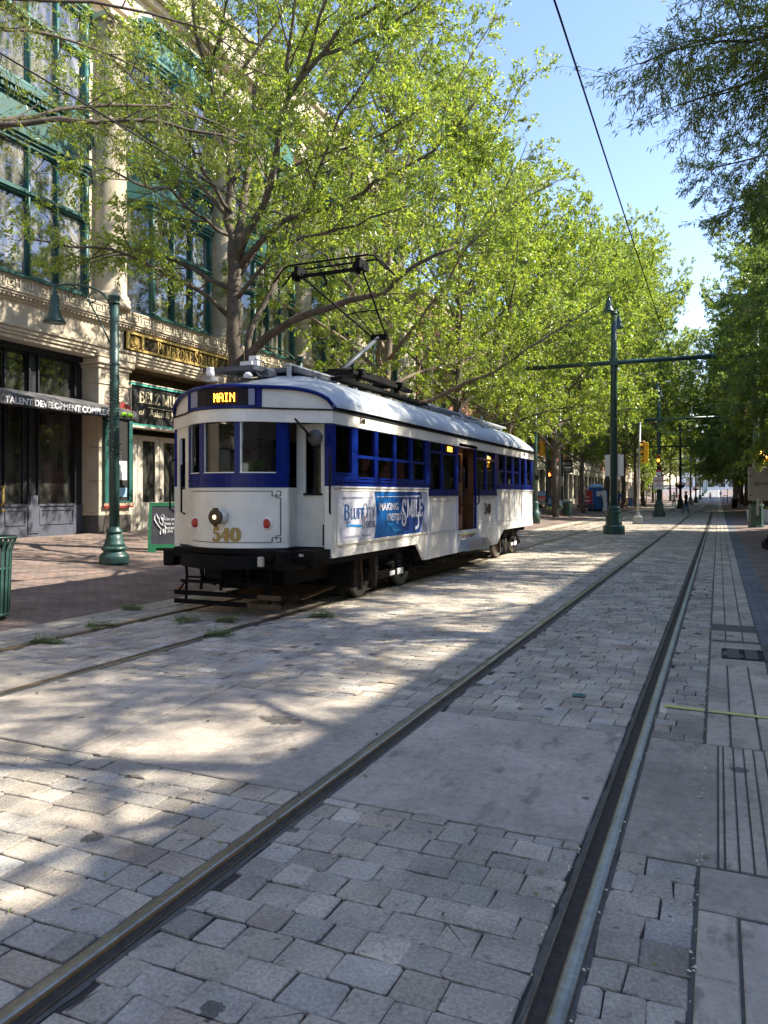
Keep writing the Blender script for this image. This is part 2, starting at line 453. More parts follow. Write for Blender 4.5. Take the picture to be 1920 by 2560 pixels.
mat('awning', (.11, .105, .11), .85, var=.2, vscale=8, var2=.2)
mat('white_letter', (.8, .8, .8), .5)
mat('cream', (.70, .60, .38), .5)
mat('cream_wood', (.50, .45, .36), .55, var=.1)
mat('lime', (.28, .62, .02), .5)
mat('teal_glow', (.10, .45, .36), .3)
mat('sign_black', (.010, .010, .010), .6, var=.3, vscale=2)
mat('chalk_black', (.05, .048, .055), .6, var=.35, vscale=4)
mat('chalk_green', (.02, .15, .06), .4, var=.2)
mat('chalk', (.82, .82, .80), .8)
mat('maroon', (.22, .02, .018), .5)
mat('sig_yellow', (.62, .33, .01), .4)
mat('amber', (1, .5, .02), .4, emit=(1, .42, .02), estr=3.5)
mat('amber_soft', (1, .5, .1), .4, emit=(1, .5, .1), estr=6)
mat('sig_red_dim', (.22, .01, .01), .3)
mat('red_glow', (1, .1, .02), .4, emit=(1, .10, .02), estr=4)
mat('sign_red', (.45, .03, .03), .5)
mat('planter_grey', (.27, .27, .26), .8, var=.2, vscale=10)
mat('planter_white', (.6, .6, .58), .6)
mat('plant_leaf', (.10, .19, .035), .6, var=.4, vscale=20)
mat('plant_lime', (.30, .42, .04), .6, var=.4, vscale=20)
mat('flower', (.35, .10, .14), .6, var=.6, vscale=25)
mat('blue_plastic', (.02, .11, .32), .5)
mat('pale_blue', (.3, .5, .7), .5)
mat('car_red', (.35, .03, .02), .3, coat=.6)
mat('tyre', (.015, .015, .016), .8)
mat('rust_iron', (.045, .028, .018), .8, var=.5, vscale=15, bump=.4, bscale=30)
mat('skin', (.30, .15, .09), .55)
mat('jeans', (.07, .12, .22), .8)
mat('cloth_black', (.01, .01, .012), .9)
mat('cloth_blue', (.03, .08, .30), .8)
mat('cloth_white', (.6, .6, .6), .8)
mat('cloth_red', (.4, .03, .03), .8)
mat('hivis', (.30, .65, .02), .7)
mat('cabinet', (.22, .22, .185), .55, var=.08)
mat('silver', (.5, .5, .5), .35, metal=.6)
mat('bark', (.11, .088, .066), .9, var=.45, vscale=7, bump=.8, bscale=18, var2=.3, v2scale=1.5)
mat('bark_pale', (.20, .155, .11), .9, var=.3, vscale=6, bump=.7, bscale=16, var2=.3, v2scale=1.2)
mat('orange_leaf', (.5, .12, .01), .8)
mat('yellow_paint', (.62, .60, .20), .8, dirt=((.40, .37, .27), .54, 22, (1, 1, 1)))
mat('ad_white', (.66, .66, .72), .35)
mat('ad_blue', (.008, .11, .36), .35, var=.25, vscale=2)
mat('ad_navy', (.01, .05, .22), .35, var=.3, vscale=2)
mat('ad_lav', (.35, .38, .50), .35, var=.3, vscale=6)
mat('ad_sky', (.03, .26, .60), .4)
mat('ad_grey', (.25, .27, .36), .4)

def brick_mat(name, c1, c2, mortar, sx, rot=0., bump=.3, scale=1., rough=.85, plane='xy', ms=.03):
    m = bpy.data.materials.new(name); MATS[name] = m; m.use_nodes = True
    N = m.node_tree.nodes; L = m.node_tree.links; b = N['Principled BSDF']
    tc = N.new('ShaderNodeTexCoord'); mp = N.new('ShaderNodeMapping')
    if plane == 'yz':
        sp = N.new('ShaderNodeSeparateXYZ'); cb = N.new('ShaderNodeCombineXYZ')
        L.new(tc.outputs['Object'], sp.inputs[0]); 
        ad = N.new('ShaderNodeMath'); ad.operation = 'ADD'
        L.new(sp.outputs[0], ad.inputs[0]); L.new(sp.outputs[1], ad.inputs[1])
        L.new(ad.outputs[0], cb.inputs[0]); L.new(sp.outputs[2], cb.inputs[1])
        L.new(cb.outputs[0], mp.inputs['Vector'])
    else:
        L.new(tc.outputs['Object'], mp.inputs['Vector'])
    mp.inputs['Rotation'].default_value = (0, 0, rot)
    br = N.new('ShaderNodeTexBrick'); L.new(mp.outputs[0], br.inputs['Vector'])
    br.inputs['Scale'].default_value = 1
    br.inputs['Brick Width'].default_value = sx; br.inputs['Row Height'].default_value = sx*scale
    br.inputs['Mortar Size'].default_value = sx*ms; br.inputs['Mortar Smooth'].default_value = .3
    br.inputs['Color1'].default_value = (*c1, 1); br.inputs['Color2'].default_value = (*c2, 1); br.inputs['Mortar'].default_value = (*mortar, 1)
    no = N.new('ShaderNodeTexNoise'); no.inputs['Scale'].default_value = 1.3; no.inputs['Detail'].default_value = 7
    L.new(tc.outputs['Object'], no.inputs['Vector'])
    mr = N.new('ShaderNodeMapRange'); mr.inputs['From Min'].default_value = .3; mr.inputs['From Max'].default_value = .7; mr.inputs['To Min'].default_value = .65; mr.inputs['To Max'].default_value = 1.3
    L.new(no.outputs['Fac'], mr.inputs['Value'])
    mx = N.new('ShaderNodeMix'); mx.data_type = 'RGBA'; mx.blend_type = 'MULTIPLY'; mx.inputs['Factor'].default_value = 1
    L.new(br.outputs['Color'], mx.inputs['A']); L.new(mr.outputs[0], mx.inputs['B'])
    L.new(mx.outputs['Result'], b.inputs['Base Color']); b.inputs['Roughness'].default_value = rough
    bp = N.new('ShaderNodeBump'); bp.inputs['Strength'].default_value = bump; bp.inputs['Distance'].default_value = .01; bp.invert = True
    L.new(br.outputs['Fac'], bp.inputs['Height']); L.new(bp.outputs[0], b.inputs['Normal'])
    return m
brick_mat('red_paving', (.26, .175, .135), (.17, .135, .12), (.09, .075, .062), .22, R(0), scale=.5, ms=.045)
brick_mat('blue_paving', (.17, .18, .19), (.13, .14, .15), (.07, .07, .07), .2, 0, scale=.5, ms=.04)
brick_mat('far_paving', (.25, .24, .22), (.20, .19, .18), (.10, .095, .09), .2, R(0), scale=.75, ms=.03)
brick_mat('brick_wall', (.26, .08, .05), (.19, .06, .045), (.25, .2, .17), .22, 0, scale=.34, plane='yz', ms=.045)
brick_mat('brick_orange', (.45, .12, .05), (.38, .10, .045), (.35, .25, .18), .22, 0, scale=.34, plane='yz', ms=.045)

def glass_mat(name, tint, refl=.3, transp=.0, rough=.02, inner=None):
    m = bpy.data.materials.new(name); MATS[name] = m; m.use_nodes = True
    N = m.node_tree.nodes; L = m.node_tree.links
    for n in list(N): N.remove(n)
    o = N.new('ShaderNodeOutputMaterial'); g = N.new('ShaderNodeBsdfGlossy'); g.inputs['Roughness'].default_value = rough
    if transp:
        d = N.new('ShaderNodeBsdfTransparent'); d.inputs[0].default_value = (transp,)*3+(1,)
    else:
        d = N.new('ShaderNodeBsdfDiffuse'); d.inputs[0].default_value = (*tint, 1)
        tc = N.new('ShaderNodeTexCoord'); no = N.new('ShaderNodeTexNoise'); no.inputs['Scale'].default_value = 1.1; no.inputs['Detail'].default_value = 5
        mp = N.new('ShaderNodeMapping'); mp.inputs['Scale'].default_value = (1, 3, .5)
        L.new(tc.outputs['Object'], mp.inputs[0]); L.new(mp.outputs[0], no.inputs['Vector'])
        rp = N.new('ShaderNodeValToRGB'); rp.color_ramp.elements[0].position = .4; rp.color_ramp.elements[1].position = .65
        rp.color_ramp.elements[0].color = (*[c*.45 for c in tint], 1); rp.color_ramp.elements[1].color = (*(inner or [c*1.5 for c in tint]), 1)
        L.new(no.outputs['Fac'], rp.inputs[0]); L.new(rp.outputs[0], d.inputs[0])
    fr = N.new('ShaderNodeFresnel'); fr.inputs['IOR'].default_value = 1.5
    ad = N.new('ShaderNodeMath'); ad.operation = 'ADD'; ad.use_clamp = True; ad.inputs[1].default_value = refl
    L.new(fr.outputs[0], ad.inputs[0])
    mx = N.new('ShaderNodeMixShader'); L.new(ad.outputs[0], mx.inputs[0]); L.new(d.outputs[0], mx.inputs[1]); L.new(g.outputs[0], mx.inputs[2])
    L.new(mx.outputs[0], o.inputs[0])
    g.inputs[0].default_value = (.85, .9, .95, 1)
    return m
glass_mat('window_glass', (.035, .045, .04), .13, inner=(.26, .24, .20))
glass_mat('shop_glass', (.02, .022, .02), .05, inner=(.06, .06, .05))
glass_mat('tram_glass', (0, 0, 0), .0, transp=.55)

def leaf_mat(name, dif, tr, glossy=.06):
    m = bpy.data.materials.new(name); MATS[name] = m; m.use_nodes = True
    N = m.node_tree.nodes; L = m.node_tree.links
    for n in list(N): N.remove(n)
    o = N.new('ShaderNodeOutputMaterial'); d = N.new('ShaderNodeBsdfDiffuse'); t = N.new('ShaderNodeBsdfTranslucent'); g = N.new('ShaderNodeBsdfGlossy')
    g.inputs['Roughness'].default_value = .35
    at = N.new('ShaderNodeAttribute'); at.attribute_name = 'tint'
    for n, c in ((d, dif), (t, tr)):
        mx = N.new('ShaderNodeMix'); mx.data_type = 'RGBA'; mx.blend_type = 'MULTIPLY'; mx.inputs['Factor'].default_value = 1
        mx.inputs['A'].default_value = (*c, 1); L.new(at.outputs['Color'], mx.inputs['B']); L.new(mx.outputs['Result'], n.inputs[0])
    m1 = N.new('ShaderNodeMixShader'); m1.inputs[0].default_value = .52
    L.new(d.outputs[0], m1.inputs[1]); L.new(t.outputs[0], m1.inputs[2])
    m2 = N.new('ShaderNodeMixShader'); m2.inputs[0].default_value = glossy
    L.new(m1.outputs[0], m2.inputs[1]); L.new(g.outputs[0], m2.inputs[2]); L.new(m2.outputs[0], o.inputs[0])
    return m
leaf_mat('oak_leaf', (.12, .19, .03), (.43, .58, .06), .06)
leaf_mat('cypress_leaf', (.085, .15, .035), (.26, .38, .05), .05)
leaf_mat('dark_leaf', (.06, .11, .025), (.14, .22, .03), .05)
# ================================================================ ground
XR, XL = -1.18, -5.76          # track centres
TRC = (XL, XR)
rng = np.random.default_rng(7)
def np_mesh(name, V, polys_flat, counts, mats, tint=None, parent=None, smooth=False, loc=(0, 0, 0)):
    me = bpy.data.meshes.new(name)
    me.vertices.add(len(V)); me.vertices.foreach_set('co', np.asarray(V, np.float32).ravel())
    me.loops.add(len(polys_flat)); me.loops.foreach_set('vertex_index', np.asarray(polys_flat, np.int32))
    counts = np.asarray(counts, np.int32)
    st = np.concatenate([[0], np.cumsum(counts)[:-1]]).astype(np.int32)
    me.polygons.add(len(counts)); me.polygons.foreach_set('loop_start', st); me.polygons.foreach_set('loop_total', counts)
    me.polygons.foreach_set('use_smooth', np.full(len(counts), smooth))
    for m in (mats if isinstance(mats, list) else [mats]): me.materials.append(MATS[m])
    if tint is not None:
        a = me.attributes.new('tint', 'FLOAT_COLOR', 'POINT')
        t = np.ones((len(V), 4), np.float32); t[:, :3] = tint; a.data.foreach_set('color', t.ravel())
    me.update(calc_edges=True); me.validate()
    o = bpy.data.objects.new(name, me); COL.objects.link(o)
    o.location = loc
    if parent: o.parent = parent
    return o

# terrain sheet: a long street profile that reaches the horizon
def sheet(name, xs, ys, dz, m, tintv=None):
    V = [(x, y, G(x, y)+dz) for y in ys for x in xs]
    n = len(xs); F = []
    for i in range(len(ys)-1):
        for j in range(n-1): F += [i*n+j, i*n+j+1, (i+1)*n+j+1, (i+1)*n+j]
    return np_mesh(name, V, F, [4]*((len(ys)-1)*(n-1)), m, tint=tintv)
mat('far_ground', (.18, .17, .15), .9, var=.2, vscale=.3)
tag(sheet('ground', [-900, -60, -16, -7.35, .6, 9, 60, 900], [-60, 0, 165, 500], -.06, 'far_ground'), kind='structure')
V = [(-3000, 450, 6.4), (3000, 450, 6.4), (3000, 3400, 6.4), (-3000, 3400, 6.4)]
tag(np_mesh('far_plain', V, [0, 1, 2, 3], [4], 'far_ground'), kind='structure')

STONE = ([], [], [], [])  # V, idx, counts, tint
def put_stones(A, near=True, hj=.0022, inset=.0045, zt=0., cut=.009, tv=.11):
    """A: (n,4) arrays x0,x1,y0,y1"""
    A = np.asarray(A); n = len(A)
    if not n: return
    x0, x1, y0, y1 = A.T
    j = lambda s: rng.normal(0, s, n)
    c = np.minimum(cut, (y1-y0)*.25)*rng.uniform(.5, 1.3, n); sk = j(.009)
    X = np.stack([x0+c, x1-c, x1, x1, x1-c, x0+c, x0, x0], 1)+np.stack([sk+j(.003), sk+j(.003), j(.003), j(.003), -sk+j(.003), -sk+j(.003), j(.003), j(.003)], 1)
    Y = np.stack([y0, y0, y0+c, y1-c, y1, y1, y1-c, y0+c], 1)+np.stack([j(.0032) for _ in range(8)], 1)
    cx = ((x0+x1)/2)[:, None]; cy = ((y0+y1)/2)[:, None]
    hz = j(hj)[:, None]; tx = j(.016)[:, None]; ty = j(.016)[:, None]
    zt_ = zt+hz+tx*(X-cx)+ty*(Y-cy)
    zt_ = np.clip(zt_, -.012+zt, .006+zt)
    sx = 1-inset/np.maximum((x1-x0)/2, .02)[:, None]; sy = 1-inset/np.maximum((y1-y0)/2, .02)[:, None]
    rings = [(X, Y, zt_-.028)]
    if near: rings.append((X, Y, zt_-.0035))
    rings.append((cx+(X-cx)*sx, cy+(Y-cy)*sy, zt_))
    k = len(rings)
    V = np.stack([np.stack(r, -1) for r in rings], 1)  # n,k,8,3
    base = sum(len(v) for v in STONE[0]) + (np.arange(n)*k*8)[:, None]
    f = []; cnt = []
    for r in range(k-1):
        for i in range(8):
            i2 = (i+1) % 8
            f += [r*8+i, r*8+i2, (r+1)*8+i2, (r+1)*8+i]; cnt.append(4)
    f += [(k-1)*8+i for i in range(8)]; cnt.append(8)
    STONE[0].append(V.reshape(-1, 3)); STONE[1].append((base+np.array(f)[None]).ravel()); STONE[2].append(np.tile(cnt, n))
    lum = np.clip(rng.normal(1, tv, n), .7, 1.3)[:, None]; warm = rng.normal(.01, .025, n)[:, None]
    t = np.concatenate([lum*(1+warm), lum, lum*(1-warm*1.2)], 1)
    STONE[3].append(np.repeat(t, k*8, 0))
def rows(x0, x1, y0, y1, rh=.15, ln=(.125, .215), gap=.0042, near=True, **k):
    out = []; y = y0
    while y < y1-.02:
        h = rh*rng.uniform(.9, 1.1); 
        if y+h > y1-.05: h = y1-y
        x = x0-rng.uniform(0, .18)
        while x < x1-.02:
            l = rng.uniform(*ln)
            a, b = max(x, x0), min(x+l, x1)
            if x1-b < .07: b = x1
            if b-a > .05: out.append((a+gap*rng.uniform(.2, 1), b-gap*rng.uniform(.2, 1), y+gap*rng.uniform(.2, .9), y+h-gap*rng.uniform(.2, .9)))
            x = x+l if b < x1 else x1+1
        y += h
    put_stones(out, near, **k)
YC0, YC1 = 3.42, 5.08      # concrete crossing band
G1 = .628; G2 = .79
zones = [(XL+G2, XR-G2, .16), (XL-G1, XL+G1, .16), (XR-G1, XR+G1, .16), (XR+G2, -.085, .155), (-6.88, XL-G2, .16)]
for a, b, _ in zones:
    rows(a, b, 1.1, YC0-.01, .15, near=True)
    rows(a, b, YC1+.01, 12, .15, near=True)
    rows(a, b, 12, 70, .15, near=False)
o = np_mesh('road_paving', np.concatenate(STONE[0]), np.concatenate(STONE[1]), np.concatenate(STONE[2]), 'paver', tint=np.concatenate(STONE[3]))
tag(o, kind='structure')
ys_ = [-2, 30, 70]
tag(sheet('road_bed', [-6.9, -.07], [-2, 30, 70], -.011, 'joint'), kind='structure')
tag(sheet('far_paving', [-6.9, -.07], [70, 165, 300, 440], -.004, 'far_paving'), kind='structure')
tag(sheet('pavement_border', [-.07, .39], [60, 165, 300, 440], -.002, 'concrete', tintv=np.ones(3)), kind='structure')

# slabs and bands of concrete / granite, each a bevelled block
SLABV = []
def slabs(name, L, m, kind='structure', bev=.006, top=.0, tv=.07):
    V = []; F = []; C = []; T = []
    for (x0, x1, y0, y1) in L:
        o = len(V); z = top+rng.normal(0, .0012)
        b = bev
        for (i, zz) in ((0, -.05), (0, z-b), (b, z)):
            for (x, y) in ((x0+i, y0+i), (x1-i, y0+i), (x1-i, y1-i), (x0+i, y1-i)): V.append((x, y, G(x, y)+zz))
        for r in range(2):
            for i in range(4):
                j = (i+1) % 4; F += [o+r*4+i, o+r*4+j, o+r*4+4+j, o+r*4+4+i]; C.append(4)
        F += [o+8, o+9, o+10, o+11]; C.append(4)
        t = rng.normal(1, tv); T += [[t*1.0, t, t*rng.uniform(.97, 1.04)]]*12
    return tag(np_mesh(name, V, F, C, m, tint=np.array(T)), kind=kind)
band = []
for a, b in ((XL+G2, -3.549), (-3.533, XR-G2), (XL-G1, XL+G1), (XR-G1, XR+G1), (XR+G2, -.005), (-8.6, -6.98), (-6.97, XL-G2)):
    band.append((a, b, YC0, YC1-.004))
slabs('crossing', band, 'concrete', top=.004)
# grooved slab right of the track: five strips between long saw cuts
gx = [.0, .026, .081, .137, .19, .25, .31, .37, .43]
slabs('crossing', [(gx[i]+.004, gx[i+1]-.004, YC0+.01, YC1-.01) for i in range(len(gx)-1)]+[(.435, .66, YC0+.01, YC1-.01)], 'concrete', top=.003, tv=.02)
L = []
for y in np.arange(.11, 2.95, .42): L.append((-.068, .062, y, y+.413))
for y in np.arange(-.14, 2.7, .64): L.append((.074, .235, y, y+.612)); L.append((.243, .66, y+.02, y+.632))
L.append((-.068, .66, 3.06, 3.40))
y = 5.1
while y < 60:
    if not (7.62 < y+.2 < 8.5) and not (9.1 < y < 9.4):
        L.append((-.068, .066, y, y+.52)); L.append((.078, .232, y, y+.527)); L.append((.246, .385, y, y+.522))
    y += .53
L += [(-.068, .39, 7.5, 7.78), (-.068, .03, 7.79, 8.3), (-.068, .39, 8.31, 8.62)]
slabs('pavement_border', L, 'concrete', top=.002, tv=.09)
slabs('pavement_border', [(-7.34, -6.9, y, y+1.19) for y in np.arange(-1, YC0-1.3, 1.2)]+[(-7.34, -7.13, y, y+1.19) for y in np.arange(YC1+.01, 70, 1.2)]+[(-7.12, -6.9, y, y+.79) for y in np.arange(YC1+.01, 70, .8)], 'concrete', top=.002, tv=.08)
tag(sheet('pavement_bed', [-7.4, -6.85], [-2, 70], -.02, 'joint'), kind='structure')
tag(sheet('pavement_bed', [-.09, .68], [-2, 60], -.010, 'rubber'), kind='structure')
tag(sheet('pavement_border', [-7.36, -6.9], [70, 165, 300, 440], -.002, 'concrete', tintv=np.ones(3)), kind='structure')
tag(sheet('sidewalk', [-16.2, -12, -7.35], [-2, 20, 60, 165, 440], -.001, 'red_paving'), kind='structure')
tag(sheet('sidewalk', [.67, 4, 9.2], [-2, 20, 60, 165, 440], -.001, 'red_paving'), kind='structure')
tag(sheet('pavement_strip', [.392, .669], [8.62, 20, 60, 165, 440], -.002, 'blue_paving'), kind='structure')
tag(sheet('pavement_strip', [.392, .669], [5.1, 7.5], -.002, 'blue_paving'), kind='structure')

# ---------------------------------------------------------------- rails
def rail(xg, side, y0=-.5, y1=440):
    """xg gauge edge, side +1 when the head lies towards +x"""
    mb = MB()
    prof = [(.062, -.012, 0), (.060, .001, 0), (.054, .005, 0), (.040, .0075, 0), (.024, .0085, 0), (.010, .0075, 0), (.003, .004, 0), (.000, -.003, 0), (-.002, -.024, 0), (-.052, -.026, 1), (-.054, .001, 1), (-.060, .0035, 0), (-.064, -.012, 0)]
    ys = [y0, 20, 60, 165, y1]
    for i in range(len(prof)-1):
        (a, z0, m0), (b, z1, m1) = prof[i], prof[i+1]
        rr = []
        for y in ys: rr.append([(xg+side*a, y, G(xg, y)+z0), (xg+side*b, y, G(xg, y)+z1)])
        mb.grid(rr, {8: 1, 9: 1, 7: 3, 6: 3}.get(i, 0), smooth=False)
    # black rubber-like filler both sides, ragged edges
    for a, b in ((.060, .078), (-.063, -.082)):
        n = 400; rr = []
        for k in range(n+1):
            y = .5+(35-.5)*k/n
            e = b+random.uniform(-.010, .012)*(1 if b > 0 else -1)
            rr.append([(xg+side*a, y, -.003), (xg+side*e, y, -.008)])
        rr.append([(xg+side*a, 440, -.003+G(0, 440)), (xg+side*b, 440, -.008+G(0, 440))])
        if len(rr): mb.grid(rr[:-1], 2, smooth=False)
    return mb
random.seed(3)
for xc in TRC:
    for s in (-1, 1):
        o = rail(xc+s*.7175, s).build('tram_track', ['rail_steel', 'rail_rust', 'rubber', 'rail_face_sunlit'])
        tag(o, kind='structure')

# small marks and scraps on the paving
mb = MB()
pts = [(-.36, 5.86), (-.18, 5.85), (-.09, 5.83)]
mb.quad((-.36, 5.82, .009), (-.088, 5.81, .009), (-.088, 5.87, .009), (-.36, 5.885, .009))
mb.quad((-.066, 5.81, .008), (.34, 5.79, .008), (.34, 5.85, .008), (-.066, 5.87, .008))
tag(mb.build('paint_line', 'yellow_paint'), 'faded yellow paint line sprayed across the paving beside the right rail', 'paint mark')
mb = MB()
for k in range(420):
    y = 1.3+rng.random()**1.6*9; 
    x = rng.choice([-.40, -.46-.03, -.52, -.56, -.08, -.07, rng.uniform(-6, .6)])+rng.normal(0, .008)
    s_ = rng.uniform(.004, .010); a = rng.uniform(0, PI); z = .008 if x < -.45 and x > -.55 else .010
    if -.54 < x < -.47: z = -.020
    d = (math.cos(a)*s_, math.sin(a)*s_)
    mb.add([(x-d[0], y-d[1], z), (x+d[1]*.5, y-d[0]*.5, z+.003), (x+d[0], y+d[1], z+.002), (x-d[1]*.5, y+d[0]*.5, z)], [[0, 1, 2, 3]], 0)
tag(mb.build('leaf_litter', 'cream'), 'tiny pale leaf scraps and grit lying in the rail groove and paving joints', 'litter', kind='stuff')
# drain grate / utility cover on the right
mb = MB()
mb.box(.035, .70, 7.79, 8.30, -.03, .004, 0)
for i in range(4):
    mb.box(.075+i*.16, .185+i*.16, 7.83, 8.26, .0045, .008, 1); mb.box(.192+i*.16, .206+i*.16, 7.86, 8.22, .005, .010, 0)
tag(mb.build('utility_cover', ['concrete', 'rubber']), 'dark rectangular utility cover set in the border slabs beside the right track', 'utility cover')

mb = MB(); r_ = random.Random(5); n = 40; pts = []
for k in range(n):
    a = 2*PI*k/n; q = r_.uniform(.6, 1.1); pts.append((-2.73+.16*q*math.cos(a), 4.44+.10*q*math.sin(a), .0058))
mb.add(pts, [list(range(n))]); tag(mb.build('tar_stain', 'rubber', fix=False), 'dark ragged tar stain on the concrete crossing slab between the tracks', 'stain')
# ================================================================ tram
TX, TY = -5.71, 7.85
tram = thing('tram', 'vintage white and blue tram number 540 on the left track, MAIN on its display', 'tram', (TX, TY, 0))
Lb = 12.78
def fy(l): return .39*(abs(l)/.76)**2
def part(mb, name, mats, parent=None, **k):
    return mb.build(name, mats, parent or tram, **k)
def fstrip(mb, x0, x1, z0, z1, m=0, off=0., th=.05, n=None, rear=False):
    n = n or max(1, int(abs(x1-x0)/.07)); Y = (lambda y: Lb-y) if rear else (lambda y: y)
    fr = []; bk = []
    for i in range(n+1):
        l = x0+(x1-x0)*i/n; y = fy(l)-off
        fr.append((l, Y(y))); bk.append((l, Y(y+th)))
    vs = [(a, b, z0) for a, b in fr]+[(a, b, z1) for a, b in fr]+[(a, b, z0) for a, b in bk]+[(a, b, z1) for a, b in bk]
    q = n+1; fs = []
    for i in range(n):
        fs += [[i, i+1, q+i+1, q+i], [2*q+i, 3*q+i, 3*q+i+1, 2*q+i+1], [q+i, q+i+1, 3*q+i+1, 3*q+i], [i, 2*q+i, 2*q+i+1, i+1]]
    fs += [[0, q, 3*q, 2*q], [n, 2*q+n, 3*q+n, q+n]]
    mb.add(vs, fs, m, False)
# front lower panel
for rear in (False, True):
    mb = MB(); fstrip(mb, -.76, .76, .87, 1.62, rear=rear)
    fstrip(mb, -.765, .765, .85, .885, 0, .012, .03, rear=rear)
    for i in range(9):
        l = -.7+i*.175; y = fy(l)-.013
        mb.sphere((l, (Lb-y if rear else y), .868), .008, 6, 4)
    for i in range(7): 
        for sx in (-.735, .735):
            y = fy(sx)-.003; mb.sphere((sx, (Lb-y if rear else y), .95+i*.1), .007, 6, 4)
    pnl = part(mb, 'front_panel', 'tram_white')
    mb = MB()
    fstrip(mb, -.76, .76, 1.62, 1.80, 0, .012, .06, rear=rear)
    fstrip(mb, -.76, .76, 1.70, 1.725, 0, .022, .02, rear=rear)
    fstrip(mb, -.76, .76, 2.455, 2.48, 0, .0, .06, rear=rear)
    for a, b in ((-.76, -.63), (-.347, -.245), (.219, .285), (.661, .76)):
        fstrip(mb, a, b, 1.80, 2.455, 0, .012, .07, rear=rear)
    fr = part(mb, 'front_window_frame', 'tram_blue')
    for a, b in ((-.63, -.347), (-.245, .219), (.285, .661)):
        mb = MB(); fstrip(mb, a+.012, b-.012, 1.812, 2.445, 0, -.02, .006, n=2, rear=rear); part(mb, 'pane', 'tram_glass', fr)
        mb = MB(); fstrip(mb, a, b, 1.80, 1.813, 0, .014, .05, rear=rear)
        fstrip(mb, a, a+.012, 1.80, 2.455, 0, .004, .03, n=1, rear=rear); part(mb, 'sill', 'tram_white', fr)
# pinstripe and corner keys
mb = MB()
def fl(x0, z0, x1, z1, w_=.010):
    if abs(x1-x0) > abs(z1-z0): fstrip(mb, min(x0, x1), max(x0, x1), z0-w_/2, z0+w_/2, 0, .004, .003)
    else: fstrip(mb, x0-w_/2, x0+w_/2, min(z0, z1), max(z0, z1), 0, .0045, .003, n=1)
fl(-.56, 1.575, .62, 1.575); fl(-.56, .935, .62, .935); fl(.70, 1.49, .70, 1.02)
for s, zc in ((1, 1.575), (-1, .935)):
    fl(.62, zc, .62, zc-.06*s); fl(.62, zc-.06*s, .70, zc-.06*s); fl(.66, zc-.03*s, .66, zc-.085*s); fl(.66, zc, .70, zc)
    fl(.70, zc, .70, zc-.06*s); fl(.66, zc-.085*s, .70, zc-.085*s)
part(mb, 'pinstripe', 'pin_stripe')
mb = MB(); serif(mb, '540', (.095, 0, .952), (1, 0, 0), (0, 0, 1), .165, 0, .003, thick=.30, thin=.11, wscale=1.2, gap=.03, srf=.12); mb.v = [(a, fy(a)-.003+b, c) for a, b, c in mb.v]
part(mb, 'fleet_number', 'gold_paint')
# headlamp and two red lamps
mb = MB(); mb.lathe([(.07, 0), (.082, .02), (.088, .13), (.098, .145), (.102, .16), (.086, .175), (.072, .176)], (.056, fy(.056)+.01, 1.255), 24, 0, ax='y')
mb.box(.026, .086, -.155, -.12, 1.348, 1.368, 0); mb.box(.042, .070, -.16, -.12, 1.135, 1.158, 0)
hl = part(mb, 'headlight', 'brass_dull')
mb = MB(); mb.sphere((.056, fy(.056)-.135, 1.255), .076, 20, 10, 0, (1, .45, 1)); part(mb, 'lens', 'lamp_lens', hl)
mb = MB(); mb.lathe([(.092, 0), (.092, .12), (.076, .13)], (.056, fy(.056)+.01, 1.255), 24, 0, ax='y'); part(mb, 'housing', 'tram_white', hl)
for l in (-.447, .573):
    mb = MB(); mb.lathe([(.076, -.01), (.076, .014), (.066, .022)], (l, fy(l), 1.17), 20, 0, ax='y')
    mb.lathe([(.063, .01), (.060, .024), (.035, .034)], (l, fy(l), 1.17), 20, 1, ax='y'); part(mb, 'marker_lamp', ['white_paint', 'red_lens'])
# canopy: letterboard, fascia, roof
def outline(rear=False):
    o = []
    for i in range(21):
        l = -.76+1.52*i/20; o.append((l, fy(l)-.06))
    m = [(.76+.49*k/8, .33+.35*k/8) for k in range(1, 8)]
    return [(-1.25, .68)]+[(-a, b) for a, b in m[::-1]]+o+m+[(1.25, .68)]
OUT = outline()
loop = OUT+[(1.25, 6.39)]+[(x, Lb-y) for x, y in reversed(OUT)]+[(-1.25, 6.39)]
def ring(mb, path, z0, z1, th, m=0, zt=None):
    n = len(path)
    inn = []
    for i in range(n):
        a = Vector(path[i-1]); b = Vector(path[(i+1) % n]); d = (b-a).normalized(); inn.append((path[i][0]-d.y*th, path[i][1]+d.x*th))
    vs = []
    for i in range(n):
        t = z1 if zt is None else zt(*path[i]); x, y = path[i]; u, v = inn[i]
        vs += [(x, y, z0), (x, y, t), (u, v, z0), (u, v, t)]
    fs = []
    for i in range(n):
        j = (i+1) % n; a, b = i*4, j*4
        fs += [[a, b, b+1, a+1], [a+2, a+3, b+3, b+2], [a+1, b+1, b+3, a+3], [a, a+2, b+2, b]]
    mb.add(vs, fs, m)
mb = MB(); ring(mb, loop, 2.435, 2.60, .04)
part(mb, 'letterboard', 'tram_white')
mb = MB(); ring(mb, [(x*1.012, y if 1 < y < 11 else (y-.012 if y < 1 else y+.012)) for x, y in loop], 2.592, 2.612, .05); part(mb, 'gutter', 'black')
def sm(t): t = max(0, min(1, t)); return t*t*(3-2*t)
def hw(y):
    y = min(y, Lb-y)
    if y < .33: return .76*math.sqrt(max(0, (y+.06)/.39))
    if y < .68: return .76+(1.25-.76)*(y-.33)/.35
    return 1.27
def rz(x, y):
    y = min(y, Lb-y)
    A = (1-min(1, abs(x)/1.275)**2.3)**.55; B = .47+.53*sm((y+.05)/1.5)
    return 2.605+.60*A*B
